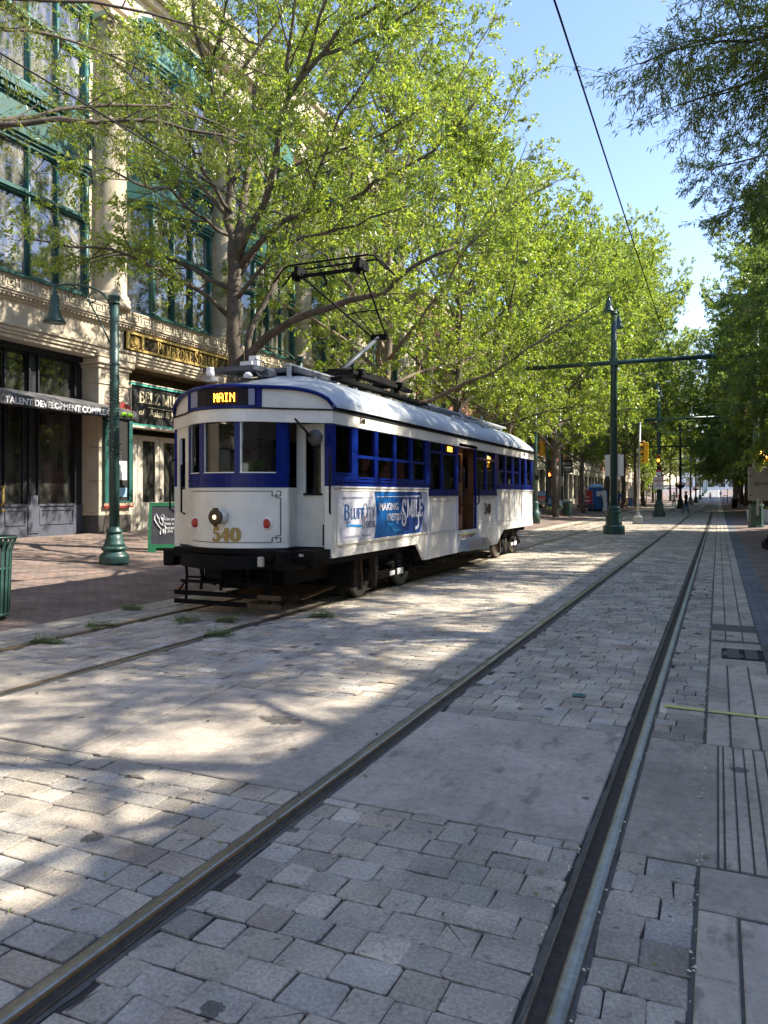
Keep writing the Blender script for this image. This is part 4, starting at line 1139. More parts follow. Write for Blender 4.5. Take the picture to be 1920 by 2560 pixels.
def bogie(yc):
    b = MB()
    for s in (-1, 1):
        x = s*.90
        b.box(x-.04, x+.04, yc-1.0, yc+1.0, .30, .40) if False else None
        b.prism([(yc-.72, .30), (yc-.62, .22), (yc+.62, .22), (yc+.74, .34), (yc+.72, .40), (yc+.58, .33), (yc-.56, .33), (yc-.70, .40)], x-.035, x+.035, 0, 'yzx')
        b.box(x-.03, x+.03, yc-.74, yc-.56, .34, .68, 0, .02); b.tube([(x, yc+.62, .36), (x, yc+.60, .62), (x, yc+.68, .70), (x, yc+.74, .58)], .04, 8)
        b.box(x-.03, x+.03, yc-.6, yc+.6, .60, .65)
        for yy in (-.80, .80):
            b.lathe([(.09, -.02), (.09, .06), (.05, .08)], (x-.0, yc+yy, .335), 14, 0, ax='x') if s > 0 else b.lathe([(.09, .02), (.09, -.06), (.05, -.08)], (x, yc+yy, .335), 14, 0, ax='x')
            b.box(x-.07, x+.05, yc+yy-.11, yc+yy+.11, .30, .44)
        b.tube([(x, yc-.15, .45), (x+.08*s, yc+.05, .45)], .04, 8)
        for yy in (-.46, .46):
            for i in range(6): b.lathe([(.05, 0), (.055, .010), (.05, .02)], (x, yc+yy, .36+i*.038), 12, 1)
        for yy in (-1.02, -.52): b.prism([(yc+yy-.03, .14), (yc+yy+.03, .14), (yc+yy+.06, .30), (yc+yy+.02, .48), (yc+yy+.03, .64), (yc+yy-.02, .64), (yc+yy-.04, .46), (yc+yy-.0, .30)], x-.02, x+.04, 2, 'yzx')
    b.box(-.86, .86, yc-.16, yc+.16, .40, .62); b.box(-.6, .6, yc-.7, yc+.7, .28, .5)
    o = part(b, 'bogie', ['black_steel', 'slate', 'rust_iron'])
    p = MB(); p.box(.937, .941, yc+.02, yc+.22, .245, .315); p.box(.937, .941, yc+.33, yc+.58, .235, .335); part(p, 'stencil_plate', 'white_paint', o)
    for yy in (-.81, .81):
        m_ = MB(); m_.tube([(-.75, yc+yy, .335), (.95, yc+yy, .335)], .05, 10); part(m_, 'axle', 'black_steel', o)
        for s in (-1, 1):
            m_ = MB(); pr = [(.10, .06), (.14, .02), (.29, .015), (.335, .02), (.335, -.055), (.362, -.06), (.362, -.085), (.28, -.09), (.1, -.07)]
            m_.lathe([(a, s*(b_+.06)) for a, b_ in pr], (s*.74, yc+yy, .338), 28, 0, ax='x'); part(m_, 'wheel', 'wheel_dark', o)
            m_ = MB(); m_.lathe([(.335, s*.078), (.340, s*.072), (.340, s*.02), (.335, s*.012)], (s*.74, yc+yy, .338), 28, 0, ax='x'); part(m_, 'wheel_tyre', 'rail_steel', o)
bogie(3.2); bogie(10.9)
# ================================================================ people
def person(name, label, J, R_, mats, loc, rz=0., paint=None, cat='person', scale=1., cap=None, group=None):
    """J: joints {name:(x,y,z)}, R_: edges list (a,b), radii per joint; one continuous skinned body"""
    names = list(J); me = bpy.data.meshes.new(name)
    me.from_pydata([J[k][:3] for k in names], [(names.index(a), names.index(b)) for a, b in R_], [])
    ob = bpy.data.objects.new(name, me); COL.objects.link(ob)
    sk = ob.modifiers.new('s', 'SKIN'); sk.use_smooth_shade = True
    for i, k in enumerate(names):
        r = J[k][3]; rr = (r, r*J[k][4]) if len(J[k]) > 4 else (r, r)
        me.skin_vertices[0].data[i].radius = rr
    me.skin_vertices[0].data[names.index('pelvis')].use_root = True
    ob.modifiers.new('d', 'SUBSURF').levels = 1
    dg = bpy.context.evaluated_depsgraph_get(); m2 = bpy.data.meshes.new_from_object(ob.evaluated_get(dg))
    bpy.data.objects.remove(ob)
    m2.materials.clear()
    for m in mats: m2.materials.append(MATS[m])
    for p in m2.polygons: p.material_index = paint(p.center); p.use_smooth = True
    m2.name = name
    o = bpy.data.objects.new(name, m2); COL.objects.link(o)
    o.location = loc; o.rotation_euler = (0, 0, rz); o.scale = (scale,)*3
    tag(o, label, cat, group)
    return o
def human(sit=False, stride=.0, arms='down', lean=0.):
    """faces -Y (towards the camera) at rz=0"""
    J = {'pelvis': (0, 0, .95, .13, .85), 'waist': (0, -lean*.3, 1.10, .125, .8), 'chest': (0, -lean, 1.32, .165, .7), 'neckb': (0, -lean*1.1, 1.47, .075), 'neck': (0, -lean*1.15, 1.52, .058),
         'head': (0, -.02-lean*1.2, 1.62, .088), 'crown': (0, -.01-lean*1.2, 1.72, .075)}
    E = [('pelvis', 'waist'), ('waist', 'chest'), ('chest', 'neckb'), ('neckb', 'neck'), ('neck', 'head'), ('head', 'crown')]
    for s, n in ((-1, 'l'), (1, 'r')):
        st = stride*s
        J['hip'+n] = (.09*s, 0, .88, .105); J['knee'+n] = (.10*s, -.04-st*.4, .50, .068); J['ank'+n] = (.10*s, .04-st*.8 if st < 0 else -.02-st*.8, .10+(.05 if st < 0 else 0), .045); 
        J['toe'+n] = (.11*s, J['ank'+n][1]-.16, .04+(.02 if st < 0 else 0), .038)
        if sit: J['knee'+n] = (.12*s, -.42, .90, .075); J['ank'+n] = (.12*s, -.45, .55, .05); J['toe'+n] = (.12*s, -.58, .50, .04)
        E += [('pelvis', 'hip'+n), ('hip'+n, 'knee'+n), ('knee'+n, 'ank'+n), ('ank'+n, 'toe'+n)]
        J['sh'+n] = (.185*s, -lean, 1.42, .070); J['el'+n] = (.245*s, .03-lean+st*.25, 1.14, .048); J['wr'+n] = (.25*s, -.05-lean+st*.45, .90, .033); J['hand'+n] = (.25*s, -.07-lean+st*.5, .81, .038, .6)
        if arms == 'fwd': J['el'+n] = (.26*s, -.10-lean, 1.16, .048); J['wr'+n] = (.18*s, -.36-lean, 1.14, .033); J['hand'+n] = (.16*s, -.44-lean, 1.14, .036, .6)
        E += [('chest', 'sh'+n), ('sh'+n, 'el'+n), ('el'+n, 'wr'+n), ('wr'+n, 'hand'+n)]
        h = J['hand'+n]; d = Vector(h[:3])-Vector(J['wr'+n][:3]); d.normalize(); sd = Vector((0, 1, 0)) if arms == 'down' else Vector((1, 0, 0))
        for i in range(4):
            t = Vector(h[:3])+d*(.03)+sd*(i-1.5)*.018; J[f'f{i}{n}'] = (*t, .011); t2 = t+d*(.05+.01*(i in (1, 2)))+Vector((-.015*s, 0, 0)); J[f'g{i}{n}'] = (*t2, .009)
            E += [('hand'+n, f'f{i}{n}'), (f'f{i}{n}', f'g{i}{n}')]
        t = Vector(J['wr'+n][:3])+d*.04-sd*.035; J['th'+n] = (*t, .012); J['ti'+n] = (*(t+d*.04-sd*.01), .010); E += [('wr'+n, 'th'+n), ('th'+n, 'ti'+n)]
    return J, E
def face(o, hairmat, lean=0., cap=None):
    mb = MB(); y = -.105-lean*1.2
    mb.sphere((-.035, y+.005, 1.635), .012, 8, 6, 1); mb.sphere((.035, y+.005, 1.635), .012, 8, 6, 1); mb.sphere((0, y-.008, 1.605), .018, 8, 6, 0, (.7, 1, 1.3)); mb.box(-.025, .025, y-.001, y+.01, 1.565, 1.572, 2)
    for s in (-1, 1): mb.sphere((s*.092, -.02-lean*1.2, 1.62), .025, 8, 6, 0, (.4, .8, 1.2))
    mb.build('face', ['skin', 'cloth_black', 'maroon'], o)
    mb = MB(); mb.sphere((0, .005-lean*1.2, 1.685), .108, 14, 8, 0, (.95, 1.05, .82))
    if cap: mb.box(-.06, .06, y-.07, y+.03, 1.70, 1.712, 0)
    mb.build('cap' if cap else 'hair', [cap or hairmat], o)
def P3(z1, z2, shoes=.09, top=1.45, hands=True):
    def f(c):
        if c.z > top+.06: return 0
        if abs(c.x) > .2 and c.z < .88: return 0
        if c.z > z1: return 1
        if c.z > shoes: return 2
        return 3
    return f
J, E = human(stride=.22)
o = person('person', 'pedestrian in a black hooded jacket, jeans and white cap, walking beside the track', J, E, ['cloth_black', 'cloth_black', 'jeans', 'cloth_white'], (-2.15, 59.2, 0), R(-115), P3(.84, 0)); face(o, 'cloth_black', cap='cloth_white')
J, E = human(stride=.15)
o = person('person', 'far pedestrian in a blue shirt and dark shorts on the right of the tracks', J, E, ['skin', 'cloth_blue', 'cloth_black', 'cloth_black'], (.45, 196, G(.45, 196)), R(180), P3(.95, 0)); face(o, 'cloth_black')
J, E = human(stride=.12)
o = person('person', 'person in blue shirt and grey shorts beside a small dog at the left kerb', J, E, ['skin', 'cloth_blue', 'planter_grey', 'cloth_black'], (-9.0, 78, G(-9)), R(160), P3(.90, 0)); face(o, 'cloth_black')
J, E = human(stride=.2)
o = person('person', 'distant pedestrian in a white top behind the hanging flower basket', J, E, ['skin', 'cloth_white', 'jeans', 'cloth_black'], (-4.6, 92, G(-4.6)), R(10), P3(.9, 0)); face(o, 'cloth_black')
J, E = human(stride=.1)
o = person('person', 'distant pedestrian in a red top among the left tree trunks', J, E, ['skin', 'cloth_red', 'jeans', 'cloth_black'], (-10.4, 86, G(-10.4)), R(60), P3(.9, 0)); face(o, 'cloth_black')
# people in the tram
J, E = human(arms='fwd', lean=.10)
o = person('person', 'tram driver in a black shirt and yellow-green safety vest behind the windscreen', J, E, ['skin', 'hivis', 'cloth_black', 'cloth_black'], (TX-.12, TY+1.1, .64), R(8), lambda c: 2 if (c.z < .98 or (abs(c.x) > .16 and c.z > 1.0) or c.z < 1.02) else (0 if c.z > 1.5 else 1), scale=.93); face(o, 'cloth_black', .10)
for x, y, rz_, top_, lb in ((.75, 2.55, 180, 'cloth_white', 'seated passenger in a white top by the third side window of the tram'), (.78, 3.1, 180, 'green_pale', 'seated passenger in a teal shirt by the fourth side window of the tram'), (.72, 9.35, 0, 'cloth_red', 'seated passenger in a red top by the rear side windows of the tram')):
    J, E = human(sit=True)
    o = person('person', lb, J, E, ['skin', top_, 'jeans', 'cloth_black'], (TX+x, TY+y, .36), R(rz_), P3(1.0, 0), group='passengers seated in the tram'); face(o, 'cloth_black')
# small dog
J = {'pelvis': (0, .2, .30, .07), 'mid': (0, 0, .31, .075), 'chest': (0, -.18, .33, .085), 'neck': (0, -.28, .43, .05), 'head': (0, -.34, .50, .055), 'muz': (0, -.44, .47, .03), 'tail': (0, .32, .42, .018), 'tail2': (0, .36, .5, .01)}
E = [('pelvis', 'mid'), ('mid', 'chest'), ('chest', 'neck'), ('neck', 'head'), ('head', 'muz'), ('pelvis', 'tail'), ('tail', 'tail2')]
for s, n in ((-1, 'l'), (1, 'r')):
    J['k'+n] = (.06*s, .16, .2, .035); J['h'+n] = (.06*s, .24, .10, .02); J['p'+n] = (.06*s, .2, .02, .022); J['e'+n] = (.06*s, -.2, .18, .026); J['q'+n] = (.06*s, -.19, .02, .02); J['ear'+n] = (.04*s, -.31, .56, .015)
    E += [('pelvis', 'k'+n), ('k'+n, 'h'+n), ('h'+n, 'p'+n), ('chest', 'e'+n), ('e'+n, 'q'+n), ('head', 'ear'+n)]
o = person('dog', 'small brown dog standing on the brick beside the person in the blue shirt', J, E, ['wood_brown'], (-8.5, 78.4, G(-8.5)), R(70), lambda c: 0, cat='dog')

# ================================================================ buildings
def sub(root):
    def f(mb, name, mats, parent=None, fix=True):
        if parent is None or parent is root: return mb.build(name, mats, root, loc=tuple(-root.location), fix=fix)
        return mb.build(name, mats, parent, fix=fix)
    return f
ZB = .43
bld = thing('office_building', 'cream stone office building with green metal bay windows and round columns, Pembroke Square', 'building', (-16, 21, ZB))
bp_ = sub(bld)
piers = [5.97+5.5*k for k in range(6)]+[38.35]
bays = [(a+b)/2 for a, b in zip(piers[:-1], piers[1:])]
Y0, Y1 = 5.3, 39.0
mb = MB()
mb.box(-30, -17.3, Y0, Y1, ZB-.3, 18.6); mb.box(-17.3, -16.42, Y0, Y1, 5.42, 6.86); mb.box(-17.3, -16.42, Y0, Y1, 15.6, 18.6)
for p in piers:
    mb.box(-17.3, -16.28, p-.66, p+.66, 6.86, 15.6)
    mb.box(-17.29, -16.30, p-.615, p+.615, ZB+.0, 5.42)
bp_(mb, 'wall', 'stone')
mb = MB()
for z0, z1, x in ((5.40, 5.50, -15.97), (5.50, 5.58, -15.92), (5.58, 5.68, -15.88), (5.68, 5.74, -15.83), (5.74, 6.34, -15.985), (6.34, 6.40, -15.93), (6.47, 6.53, -15.80), (6.53, 6.58, -15.76), (6.58, 6.86, -15.81), (6.86, 6.90, -15.77)):
    mb.box(-16.42, x, Y0, Y1, z0, z1)
mb.box(-16.42, -15.90, Y0, Y1, 6.40, 6.47)
y = 10.
while y < 34:
    mb.box(-15.90, -15.83, y, y+.075, 6.405, 6.465); 
    y += .13
for z0, z1, x in ((15.6, 15.9, -15.9), (15.9, 16.5, -16.0), (16.5, 16.7, -15.8), (16.7, 16.95, -15.6), (16.95, 18.4, -16.1), (18.4, 18.6, -15.95)): mb.box(-16.42, x, Y0, Y1, z0, z1)
bp_(mb, 'cornice', 'stone')
mb = MB(); y = 10.2   # greek key relief
while y < 32:
    X0, X1 = -15.808, -15.782; u = .48
    for a, b, c, d in ((0, .40, .235, .262), (.36, .40, .05, .235), (.14, .36, .05, .078), (.14, .18, .078, .17), (.18, .29, .143, .17), (0, .04, .02, .235), (.04, u, .0, .022)):
        mb.box(X0, X1, y+a, y+b-.002, 6.59+c, 6.59+d)
    y += u
bp_(mb, 'greek_key_frieze', 'stone')
for p in piers:
    mb = MB()
    mb.box(-16.95, -15.985, p-.60, p+.615, 1.0, 4.66, 0, .01); mb.box(-16.96, -15.95, p-.63, p+.64, .93, 1.0, 0, .01)
    mb.box(-16.96, -15.95, p-.63, p+.64, 4.66, 4.74, 0, .015); mb.box(-16.95, -15.99, p-.60, p+.61, 4.74, 5.12, 0, .01)
    mb.box(-16.97, -15.93, p-.66, p+.67, 5.12, 5.22, 0, .02); mb.box(-16.98, -15.86, p-.72, p+.73, 5.22, 5.40, 0, .03); mb.box(-16.3, -15.84, p-.74, p+.75, 5.395, 5.62, 0, .03)
    o = bp_(mb, 'pier', 'stone')
    mb = MB(); mb.box(-16.97, -15.955, p-.64, p+.65, ZB-.3, .93, 0, .01); bp_(mb, 'plinth', 'stone_plinth', o)
    mb = MB()
    for z in (1.9, 2.85, 3.8): mb.box(-16.955, -15.98, p-.604, p+.619, z, z+.012)
    bp_(mb, 'joint', 'stone_plinth', o)
    if 10 < p < 39:
        mb = MB(); mb.lathe([(.60, 6.90), (.60, 7.0), (.56, 7.02), (.59, 7.08), (.59, 7.14), (.54, 7.18), (.55, 7.24), (.50, 7.28), (.49, 7.34), (.48, 10), (.44, 14.4), (.47, 14.44), (.47, 14.5), (.45, 14.52), (.50, 14.8), (.56, 14.95)], (-16.17, p, 0), 32, 0)
        mb.box(-16.8, -15.50, p-.66, p+.66, 14.95, 15.12, 0, .02)
        for s in (-1, 1):
            for a in (0, 1):
                cy, cx = p+s*.45, -15.62-.0*a
                mb.tube([(cx-.02*t, cy+s*(.20-.022*t)*math.cos(t), 14.72+(.20-.022*t)*math.sin(t)) for t in np.linspace(.3, 7.5, 22)], .045, 6)
        for k in range(9): mb.sphere((-16.17+.5*math.cos(R(-80+k*20)), p+.5*math.sin(R(-80+k*20)), 14.62), .05, 8, 6, 0, (1, 1, 2))
        bp_(mb, 'column', 'stone')
def bay(c, z0, z1, zt, upper=False):
    P = [(-16.4, c-2.12), (-15.75, c-1.42), (-15.75, c+1.42), (-16.4, c+2.12)]
    fr = MB(); gl = MB()
    for i in range(3):
        a = Vector((*P[i], 0)); b = Vector((*P[i+1], 0)); d = (b-a); L_ = d.length; d.normalize(); n = Vector((d.y, -d.x, 0))
        n = n if n.x > 0 else -n
        k = 3 if i == 1 else 1; e = .09; holes = []
        if k == 1: xs = [(e, L_-e)]
        else: xs = [(e, .92), (1.02, 1.82), (1.92, L_-e)]
        for u0, u1 in xs: holes += [(u0, u1, z0+.10, zt-.06), (u0, u1, zt+.14, z1-.08)]
        fr.holed(a, d, (0, 0, 1), n, (0, L_, z0, z1), holes, .12)
        for u0, u1, v0, v1 in holes:
            q = a-n*.07; gl.quad(tuple(q+d*u0+Vector((0, 0, v0))), tuple(q+d*u1+Vector((0, 0, v0))), tuple(q+d*u1+Vector((0, 0, v1))), tuple(q+d*u0+Vector((0, 0, v1))))
        def band(z_0, z_1, pr, m=0):
            A = a+n*pr-d*(pr*.45); B = b+n*pr+d*(pr*.45); fr.prism([(0, 0), (1, 0), (1, 1), (0, 1)], 0, 1) if False else None
            vs = [A, B, b-n*.02, a-n*.02]; fr.add([(v.x, v.y, z_0) for v in vs]+[(v.x, v.y, z_1) for v in vs], [[3, 2, 1, 0], [4, 5, 6, 7], [0, 1, 5, 4], [1, 2, 6, 5], [2, 3, 7, 6], [3, 0, 4, 7]], m)
        band(z0-.001, z0+.06, .05); band(zt-.05, zt+.0, .05); band(zt+.0, zt+.06, .10); band(zt+.06, zt+.10, .05)
        band(z1-.04, z1+.06, .06); band(z1+.06, z1+.14, .12); band(z1+.14, z1+.22, .18); band(z1+.22, z1+.36, .04)
        band(z1+.36, z1+1.02, .0); band(z1+.42, z1+.95, .012); band(z1+1.02, z1+1.10, .06); band(z1+1.10, z1+1.22, .13); band(z1+1.22, z1+1.30, .20); band(z1+1.30, z1+1.46, .06)
        t = .06
        while t < L_-.04:
            q = a+d*t+n*.13; fr.bar(tuple(q+Vector((0, 0, z1+1.13))), tuple(q+d*.06+Vector((0, 0, z1+1.13))), .05, .09); t += .13
        for u in ([.0, L_] if i == 1 else []):
            q = a+d*u+n*.03; fr.tube([tuple(q+Vector((0, 0, z0+.06))), tuple(q+Vector((0, 0, zt-.05)))], .07, 10); fr.tube([tuple(q+Vector((0, 0, zt+.1))), tuple(q+Vector((0, 0, z1-.04)))], .065, 10)
            for zz in (z0+.1, zt-.12, zt+.16, z1-.1): fr.tube([tuple(q+Vector((0, 0, zz))), tuple(q+Vector((0, 0, zz+.05)))], .085, 10)
        for u in ([.97, 1.87] if i == 1 else []):
            q = a+d*u+n*.02; fr.tube([tuple(q+Vector((0, 0, z0+.06))), tuple(q+Vector((0, 0, z1-.04)))], .04, 8)
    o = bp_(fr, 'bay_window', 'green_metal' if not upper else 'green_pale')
    bp_(gl, 'pane', 'window_glass', o, fix=False)
    # curtains of the rooms behind are part of the glass tone; side strips of stone
    return o
for c in bays:
    bay(c, 6.90, 10.22, 8.98); bay(c, 11.70, 14.5, 13.4, True)
mb = MB(); mb.box(-17.4, -17.2, Y0, Y1, 6.9, 15.6); bp_(mb, 'inner_wall', 'black')
mb = MB()
for c in bays: mb.box(-17.28, -16.36, c-2.16, c-2.09, 6.9, 15.6); mb.box(-17.28, -16.36, c+2.09, c+2.16, 6.9, 15.6)
bp_(mb, 'window_reveal', 'stone')
# storefronts
def shop(c, kind):
    a, b = c-2.13, c+2.14
    if kind == 'black':
        off = c-14.2; A = lambda v: v+off; X = -16.6
        holes = [(A(13.78), A(14.33), 1.30, 3.9), (A(14.80), A(16.0), 1.30, 3.95), (A(12.5), A(13.4), 1.3, 3.9), (A(12.5), A(14.47), 4.12, 5.20), (A(14.80), A(16.0), 4.12, 5.20)]
        mb = MB(); mb.holed((X, 0, 0), (0, 1, 0), (0, 0, 1), (1, 0, 0), (a, b, 1.22, 5.42), holes, .12)
        for y in (14.47, 14.76, 16.02, 13.42, 13.72): mb.box(X-.02, X+.06, A(y), A(y)+.045, 1.25, 5.3)
        mb.box(X-.02, X+.08, a, b, 3.98, 4.08); mb.box(X, X+.14, a, b, 5.26, 5.42)
        o = bp_(mb, 'shopfront', 'frame_dark')
        mb = MB()
        for h in holes: mb.quad((X-.06, h[0], h[2]), (X-.06, h[1], h[2]), (X-.06, h[1], h[3]), (X-.06, h[0], h[3]))
        bp_(mb, 'pane', 'shop_glass', o, fix=False)
        mb = MB(); mb.box(X-.1, X+.03, a, b, ZB-.2, 1.24)
        for y0, y1 in ((12.3, 13.35), (13.75, 14.4), (14.82, 16.0)):
            for q in ((y0, y1, .72, .76), (y0, y1, 1.10, 1.14), (y0, y0+.04, .7605, 1.0995), (y1-.04, y1, .7605, 1.0995)): mb.box(X+.02, X+.055, A(q[0]), A(q[1]), q[2], q[3])
            mb.box(X+.02, X+.07, A(y0-.03), A(y1+.03), 1.22, 1.27)
        mb.box(X+.02, X+.06, A(14.45), A(14.8), .5, 1.5)
        bp_(mb, 'kick_panel', 'grey_wood')
        mb = MB(); mb.box(X+.09, X+.12, A(13.62), A(13.67), 1.25, 1.75); mb.box(X+.03, X+.12, A(13.6), A(13.69), 1.25, 1.30); mb.box(X+.03, X+.12, A(13.6), A(13.69), 1.70, 1.75); mb.sphere((X+.08, A(13.65), 1.12), .045, 10, 6); bp_(mb, 'door_handle', 'gold')
    else:
        X = -16.40; holes = [(c-1.98, c-1.56, 1.28, 3.2), (c-1.10, c-.50, 1.28, 3.2), (c-.16, c+.46, 1.28, 3.2), (c+.90, c+1.45, 1.28, 3.2)]
        mb = MB(); mb.holed((X, 0, 0), (0, 1, 0), (0, 0, 1), (1, 0, 0), (a, b, ZB-.1, 3.36), holes, .08)
        for y in (c-1.33, c-.33, c+.68): mb.box(X, X+.015, y-.20, y+.20, .6, 3.3); mb.box(X+.014, X+.018, y-.008, y+.008, .5, 3.3, 1)
        o = bp_(mb, 'entrance_doors', ['cream_wood', 'black'])
        mb = MB()
        for h in holes: mb.quad((X-.05, h[0], h[2]), (X-.05, h[1], h[2]), (X-.05, h[1], h[3]), (X-.05, h[0], h[3]))
        bp_(mb, 'pane', 'shop_glass', o, fix=False)
        mb = MB()
        for y in (c-.36, c-.30): mb.tube([(X+.02, y, 1.35), (X+.07, y, 1.38), (X+.07, y, 1.68), (X+.02, y, 1.71)], .015, 6)
        bp_(mb, 'door_handle', 'black', o)
        mb = MB(); mb.box(-17.2, -16.35, a, b, 5.30, 5.42); mb.box(-17.2, -16.9, a, b, 3.4, 5.3); bp_(mb, 'soffit', 'timber')
for i, c in enumerate(bays): shop(c, 'belz' if i == 2 else 'black')
# awnings
mb = MB(); ax0, ax1 = -16.55, -14.9; ya, yb = 9.2, 16.66
mb.quad((ax0, ya, 4.22), (ax1, ya, 3.84), (ax1, yb, 3.84), (ax0, yb-.0, 4.22))
rows_ = [[(ax1+.012*math.sin(i*.55), y, z) for y, i in [(ya+(yb-ya)*i/60, i) for i in range(61)]] for z in (3.84, 3.58)]
mb.grid(rows_, 0, False); mb.add([(ax0, yb, 4.22), (ax1, yb, 3.84), (ax1, yb, 3.58), (ax0, yb, 3.62)], [[0, 1, 2, 3]])
aw = bp_(mb, 'awning', 'awning', fix=False)
mb = MB()
for y in np.arange(ya+.3, yb, 1.4): mb.tube([(ax0, y, 4.20), (ax1+.02, y, 3.82)], .015, 6); mb.tube([(ax0, y, 3.7), (ax1+.02, y, 3.6)], .015, 6)
mb.tube([(ax1+.02, ya, 3.6), (ax1+.02, yb, 3.6)], .015, 6); bp_(mb, 'awning_frame', 'black', aw)
mb = MB(); txt(mb, 'TALENT DEVELOPMENT COMPLEX', (ax1+.016, 15.62, 3.635), (0, 1, 0), (0, 0, 1), .150, 0, .004, bold=.018, align='R', wscale=.97); bp_(mb, 'awning_lettering', 'white_letter', aw)
mb = MB()
for s in (-1, 1):
    yc = 16.28+s*.10; mb.tube([(ax1+.02, yc+s*(-.09), 3.66), (ax1+.02, yc-.02*s, 3.73), (ax1+.02, yc+.07*s, 3.72), (ax1+.02, yc+.13*s, 3.64)], [.012, .05, .045, .01], 8)
bp_(mb, 'awning_emblem', 'lime', aw)
# signs
sg = thing('building_sign', 'gold relief sign reading Pembroke Square on the stone beam of the cream building', 'sign', (-15.95, 19.9, 5.78)); sp_ = sub(sg)
mb = MB(); ya, yb = 17.36, 22.42; mb.box(-15.99, -15.90, ya, yb, 5.80, 6.33, 1)
for q in ((ya, yb, 6.27, 6.33), (ya, yb, 5.80, 5.85), (ya, ya+.09, 5.8505, 6.2695), (ya+.62, ya+.70, 5.8505, 6.2695), (yb-.06, yb, 5.8505, 6.2695), (ya+.62, yb, 5.8505, 5.87)): mb.box(-15.95, -15.84, *q, 0)
sp_(mb, 'sign_board', ['gold', 'gold_dark'])
mb = MB(); serif(mb, 'Pembroke Square', (-15.899, 20.23, 5.86), (0, 1, 0), (0, 0, 1), .40, 0, .03, thick=.17, thin=.07, wscale=.68, gap=.12, small=.86, srf=.10); sp_(mb, 'lettering', 'gold')
mb = MB()
for k in range(19):
    a = R(-10+k*200/18); c0, c1 = ya+.36, 6.00
    mb.bar((-15.885, c0+.07*math.cos(a), c1+.06*math.sin(a)), (-15.885, c0+.215*math.cos(a), c1+.22*math.sin(a)), .028, .012)
mb.sphere((-15.90, ya+.36, 5.99), .075, 14, 8); mb.tube([(-15.89, ya+.20, 5.92), (-15.87, ya+.30, 5.95), (-15.87, ya+.42, 5.91), (-15.89, ya+.52, 5.94)], .02, 6); mb.tube([(-15.89, ya+.24, 5.89), (-15.87, ya+.38, 5.88), (-15.89, ya+.5, 5.90)], .015, 6)
sp_(mb, 'sun_emblem', 'gold')
sg = thing('museum_sign', 'black sign reading Belz Museum of Asian & Judaic Art above the entrance doors', 'sign', (-16.0, 19.7, 3.66)); sp_ = sub(sg)
mb = MB(); mb.box(-16.35, -15.97, 17.62, 21.86, 3.66, 4.80); sp_(mb, 'sign_board', 'sign_black')
mb = MB(); mb.box(-16.3, -15.92, 17.6, 21.88, 4.80, 4.86, 0); mb.box(-16.3, -15.92, 17.6, 21.88, 3.60, 3.655, 0); mb.box(-16.3, -15.90, 17.58, 21.9, 4.865, 4.90, 1); mb.box(-16.3, -15.90, 17.58, 21.9, 3.53, 3.595, 1); mb.box(-16.0, -15.93, 17.585, 17.619, 3.66, 4.80, 1); sp_(mb, 'edge_trim', ['teal_glow', 'cream_wood'])
mb = MB(); serif(mb, 'BELZ MUSEUM', (-15.968, 17.98, 4.30), (0, 1, 0), (0, 0, 1), .34, 0, .012, thick=.19, thin=.06, wscale=1.0, gap=.05, srf=.10, align='L')
txt(mb, 'of', (-15.968, 17.98, 3.93), (0, 1, 0), (0, 0, 1), .20, 0, .01, shear=.3, align='L', wscale=.9); txt(mb, 'Asian & Judaic Art', (-15.968, 18.42, 3.93), (0, 1, 0), (0, 0, 1), .20, 0, .01, bold=.02, align='L', wscale=1.05)
mb.box(-15.969, -15.955, 18.35, 21.3, 4.18, 4.195); sp_(mb, 'lettering', 'cream')
# poster case on the pier
sg = thing('poster_case', 'green-framed museum poster case with a red arched top, mounted on the stone pier', 'poster case', (-15.9, 17.07, 1.1)); sp_ = sub(sg)
X = -15.94
mb = MB(); mb.holed((X+.05, 0, 0), (0, 1, 0), (0, 0, 1), (1, 0, 0), (16.52, 17.62, 1.28, 3.75), [(16.66, 17.48, 1.34, 3.7)], .09); sp_(mb, 'frame', 'green_metal')
mb = MB(); mb.box(X-.04, X-.0, 16.66, 17.48, 1.34, 3.7); sp_(mb, 'back_panel', 'sign_black')
mb = MB(); mb.box(X-.0, X+.01, 16.75, 16.98, 1.95, 2.5, 0); mb.box(X-.0, X+.01, 17.12, 17.42, 1.95, 2.5, 0); mb.box(X, X+.01, 16.74, 17.42, 1.46, 1.72, 1); mb.box(X, X+.006, 16.74, 17.42, 2.58, 3.15, 2); mb.box(X+.01, X+.012, 16.8, 16.94, 2.2, 2.4, 1)
sp_(mb, 'poster', ['white_paint', 'pale_blue', 'sign_black'])
mb = MB(); txt(mb, 'BELZ', (X+.008, 16.86, 2.98), (0, 1, 0), (0, 0, 1), .08, 0, .003, bold=.02); txt(mb, 'of Asian', (X+.008, 16.88, 2.88), (0, 1, 0), (0, 0, 1), .05, 0, .003); txt(mb, '119 SOUTH MAIN STREET', (X+.062, 17.07, 1.20), (0, 1, 0), (0, 0, 1), .075, 0, .003, bold=.01); sp_(mb, 'lettering', 'cream')
mb = MB(); mb.box(X, X+.06, 16.5, 17.64, 1.14, 1.275); sp_(mb, 'base_panel', 'maroon')
mb = MB(); mb.prism([(17.07+.56*math.cos(t), 3.88+.34*math.sin(t)) for t in np.linspace(0, PI, 16)], X, X+.06, 0, 'yzx'); txt(mb, 'BELZ MUSEUM', (X+.062, 17.07, 3.94), (0, 1, 0), (0, 0, 1), .09, 1, .003, bold=.01); sp_(mb, 'arched_top', ['maroon', 'cream'])

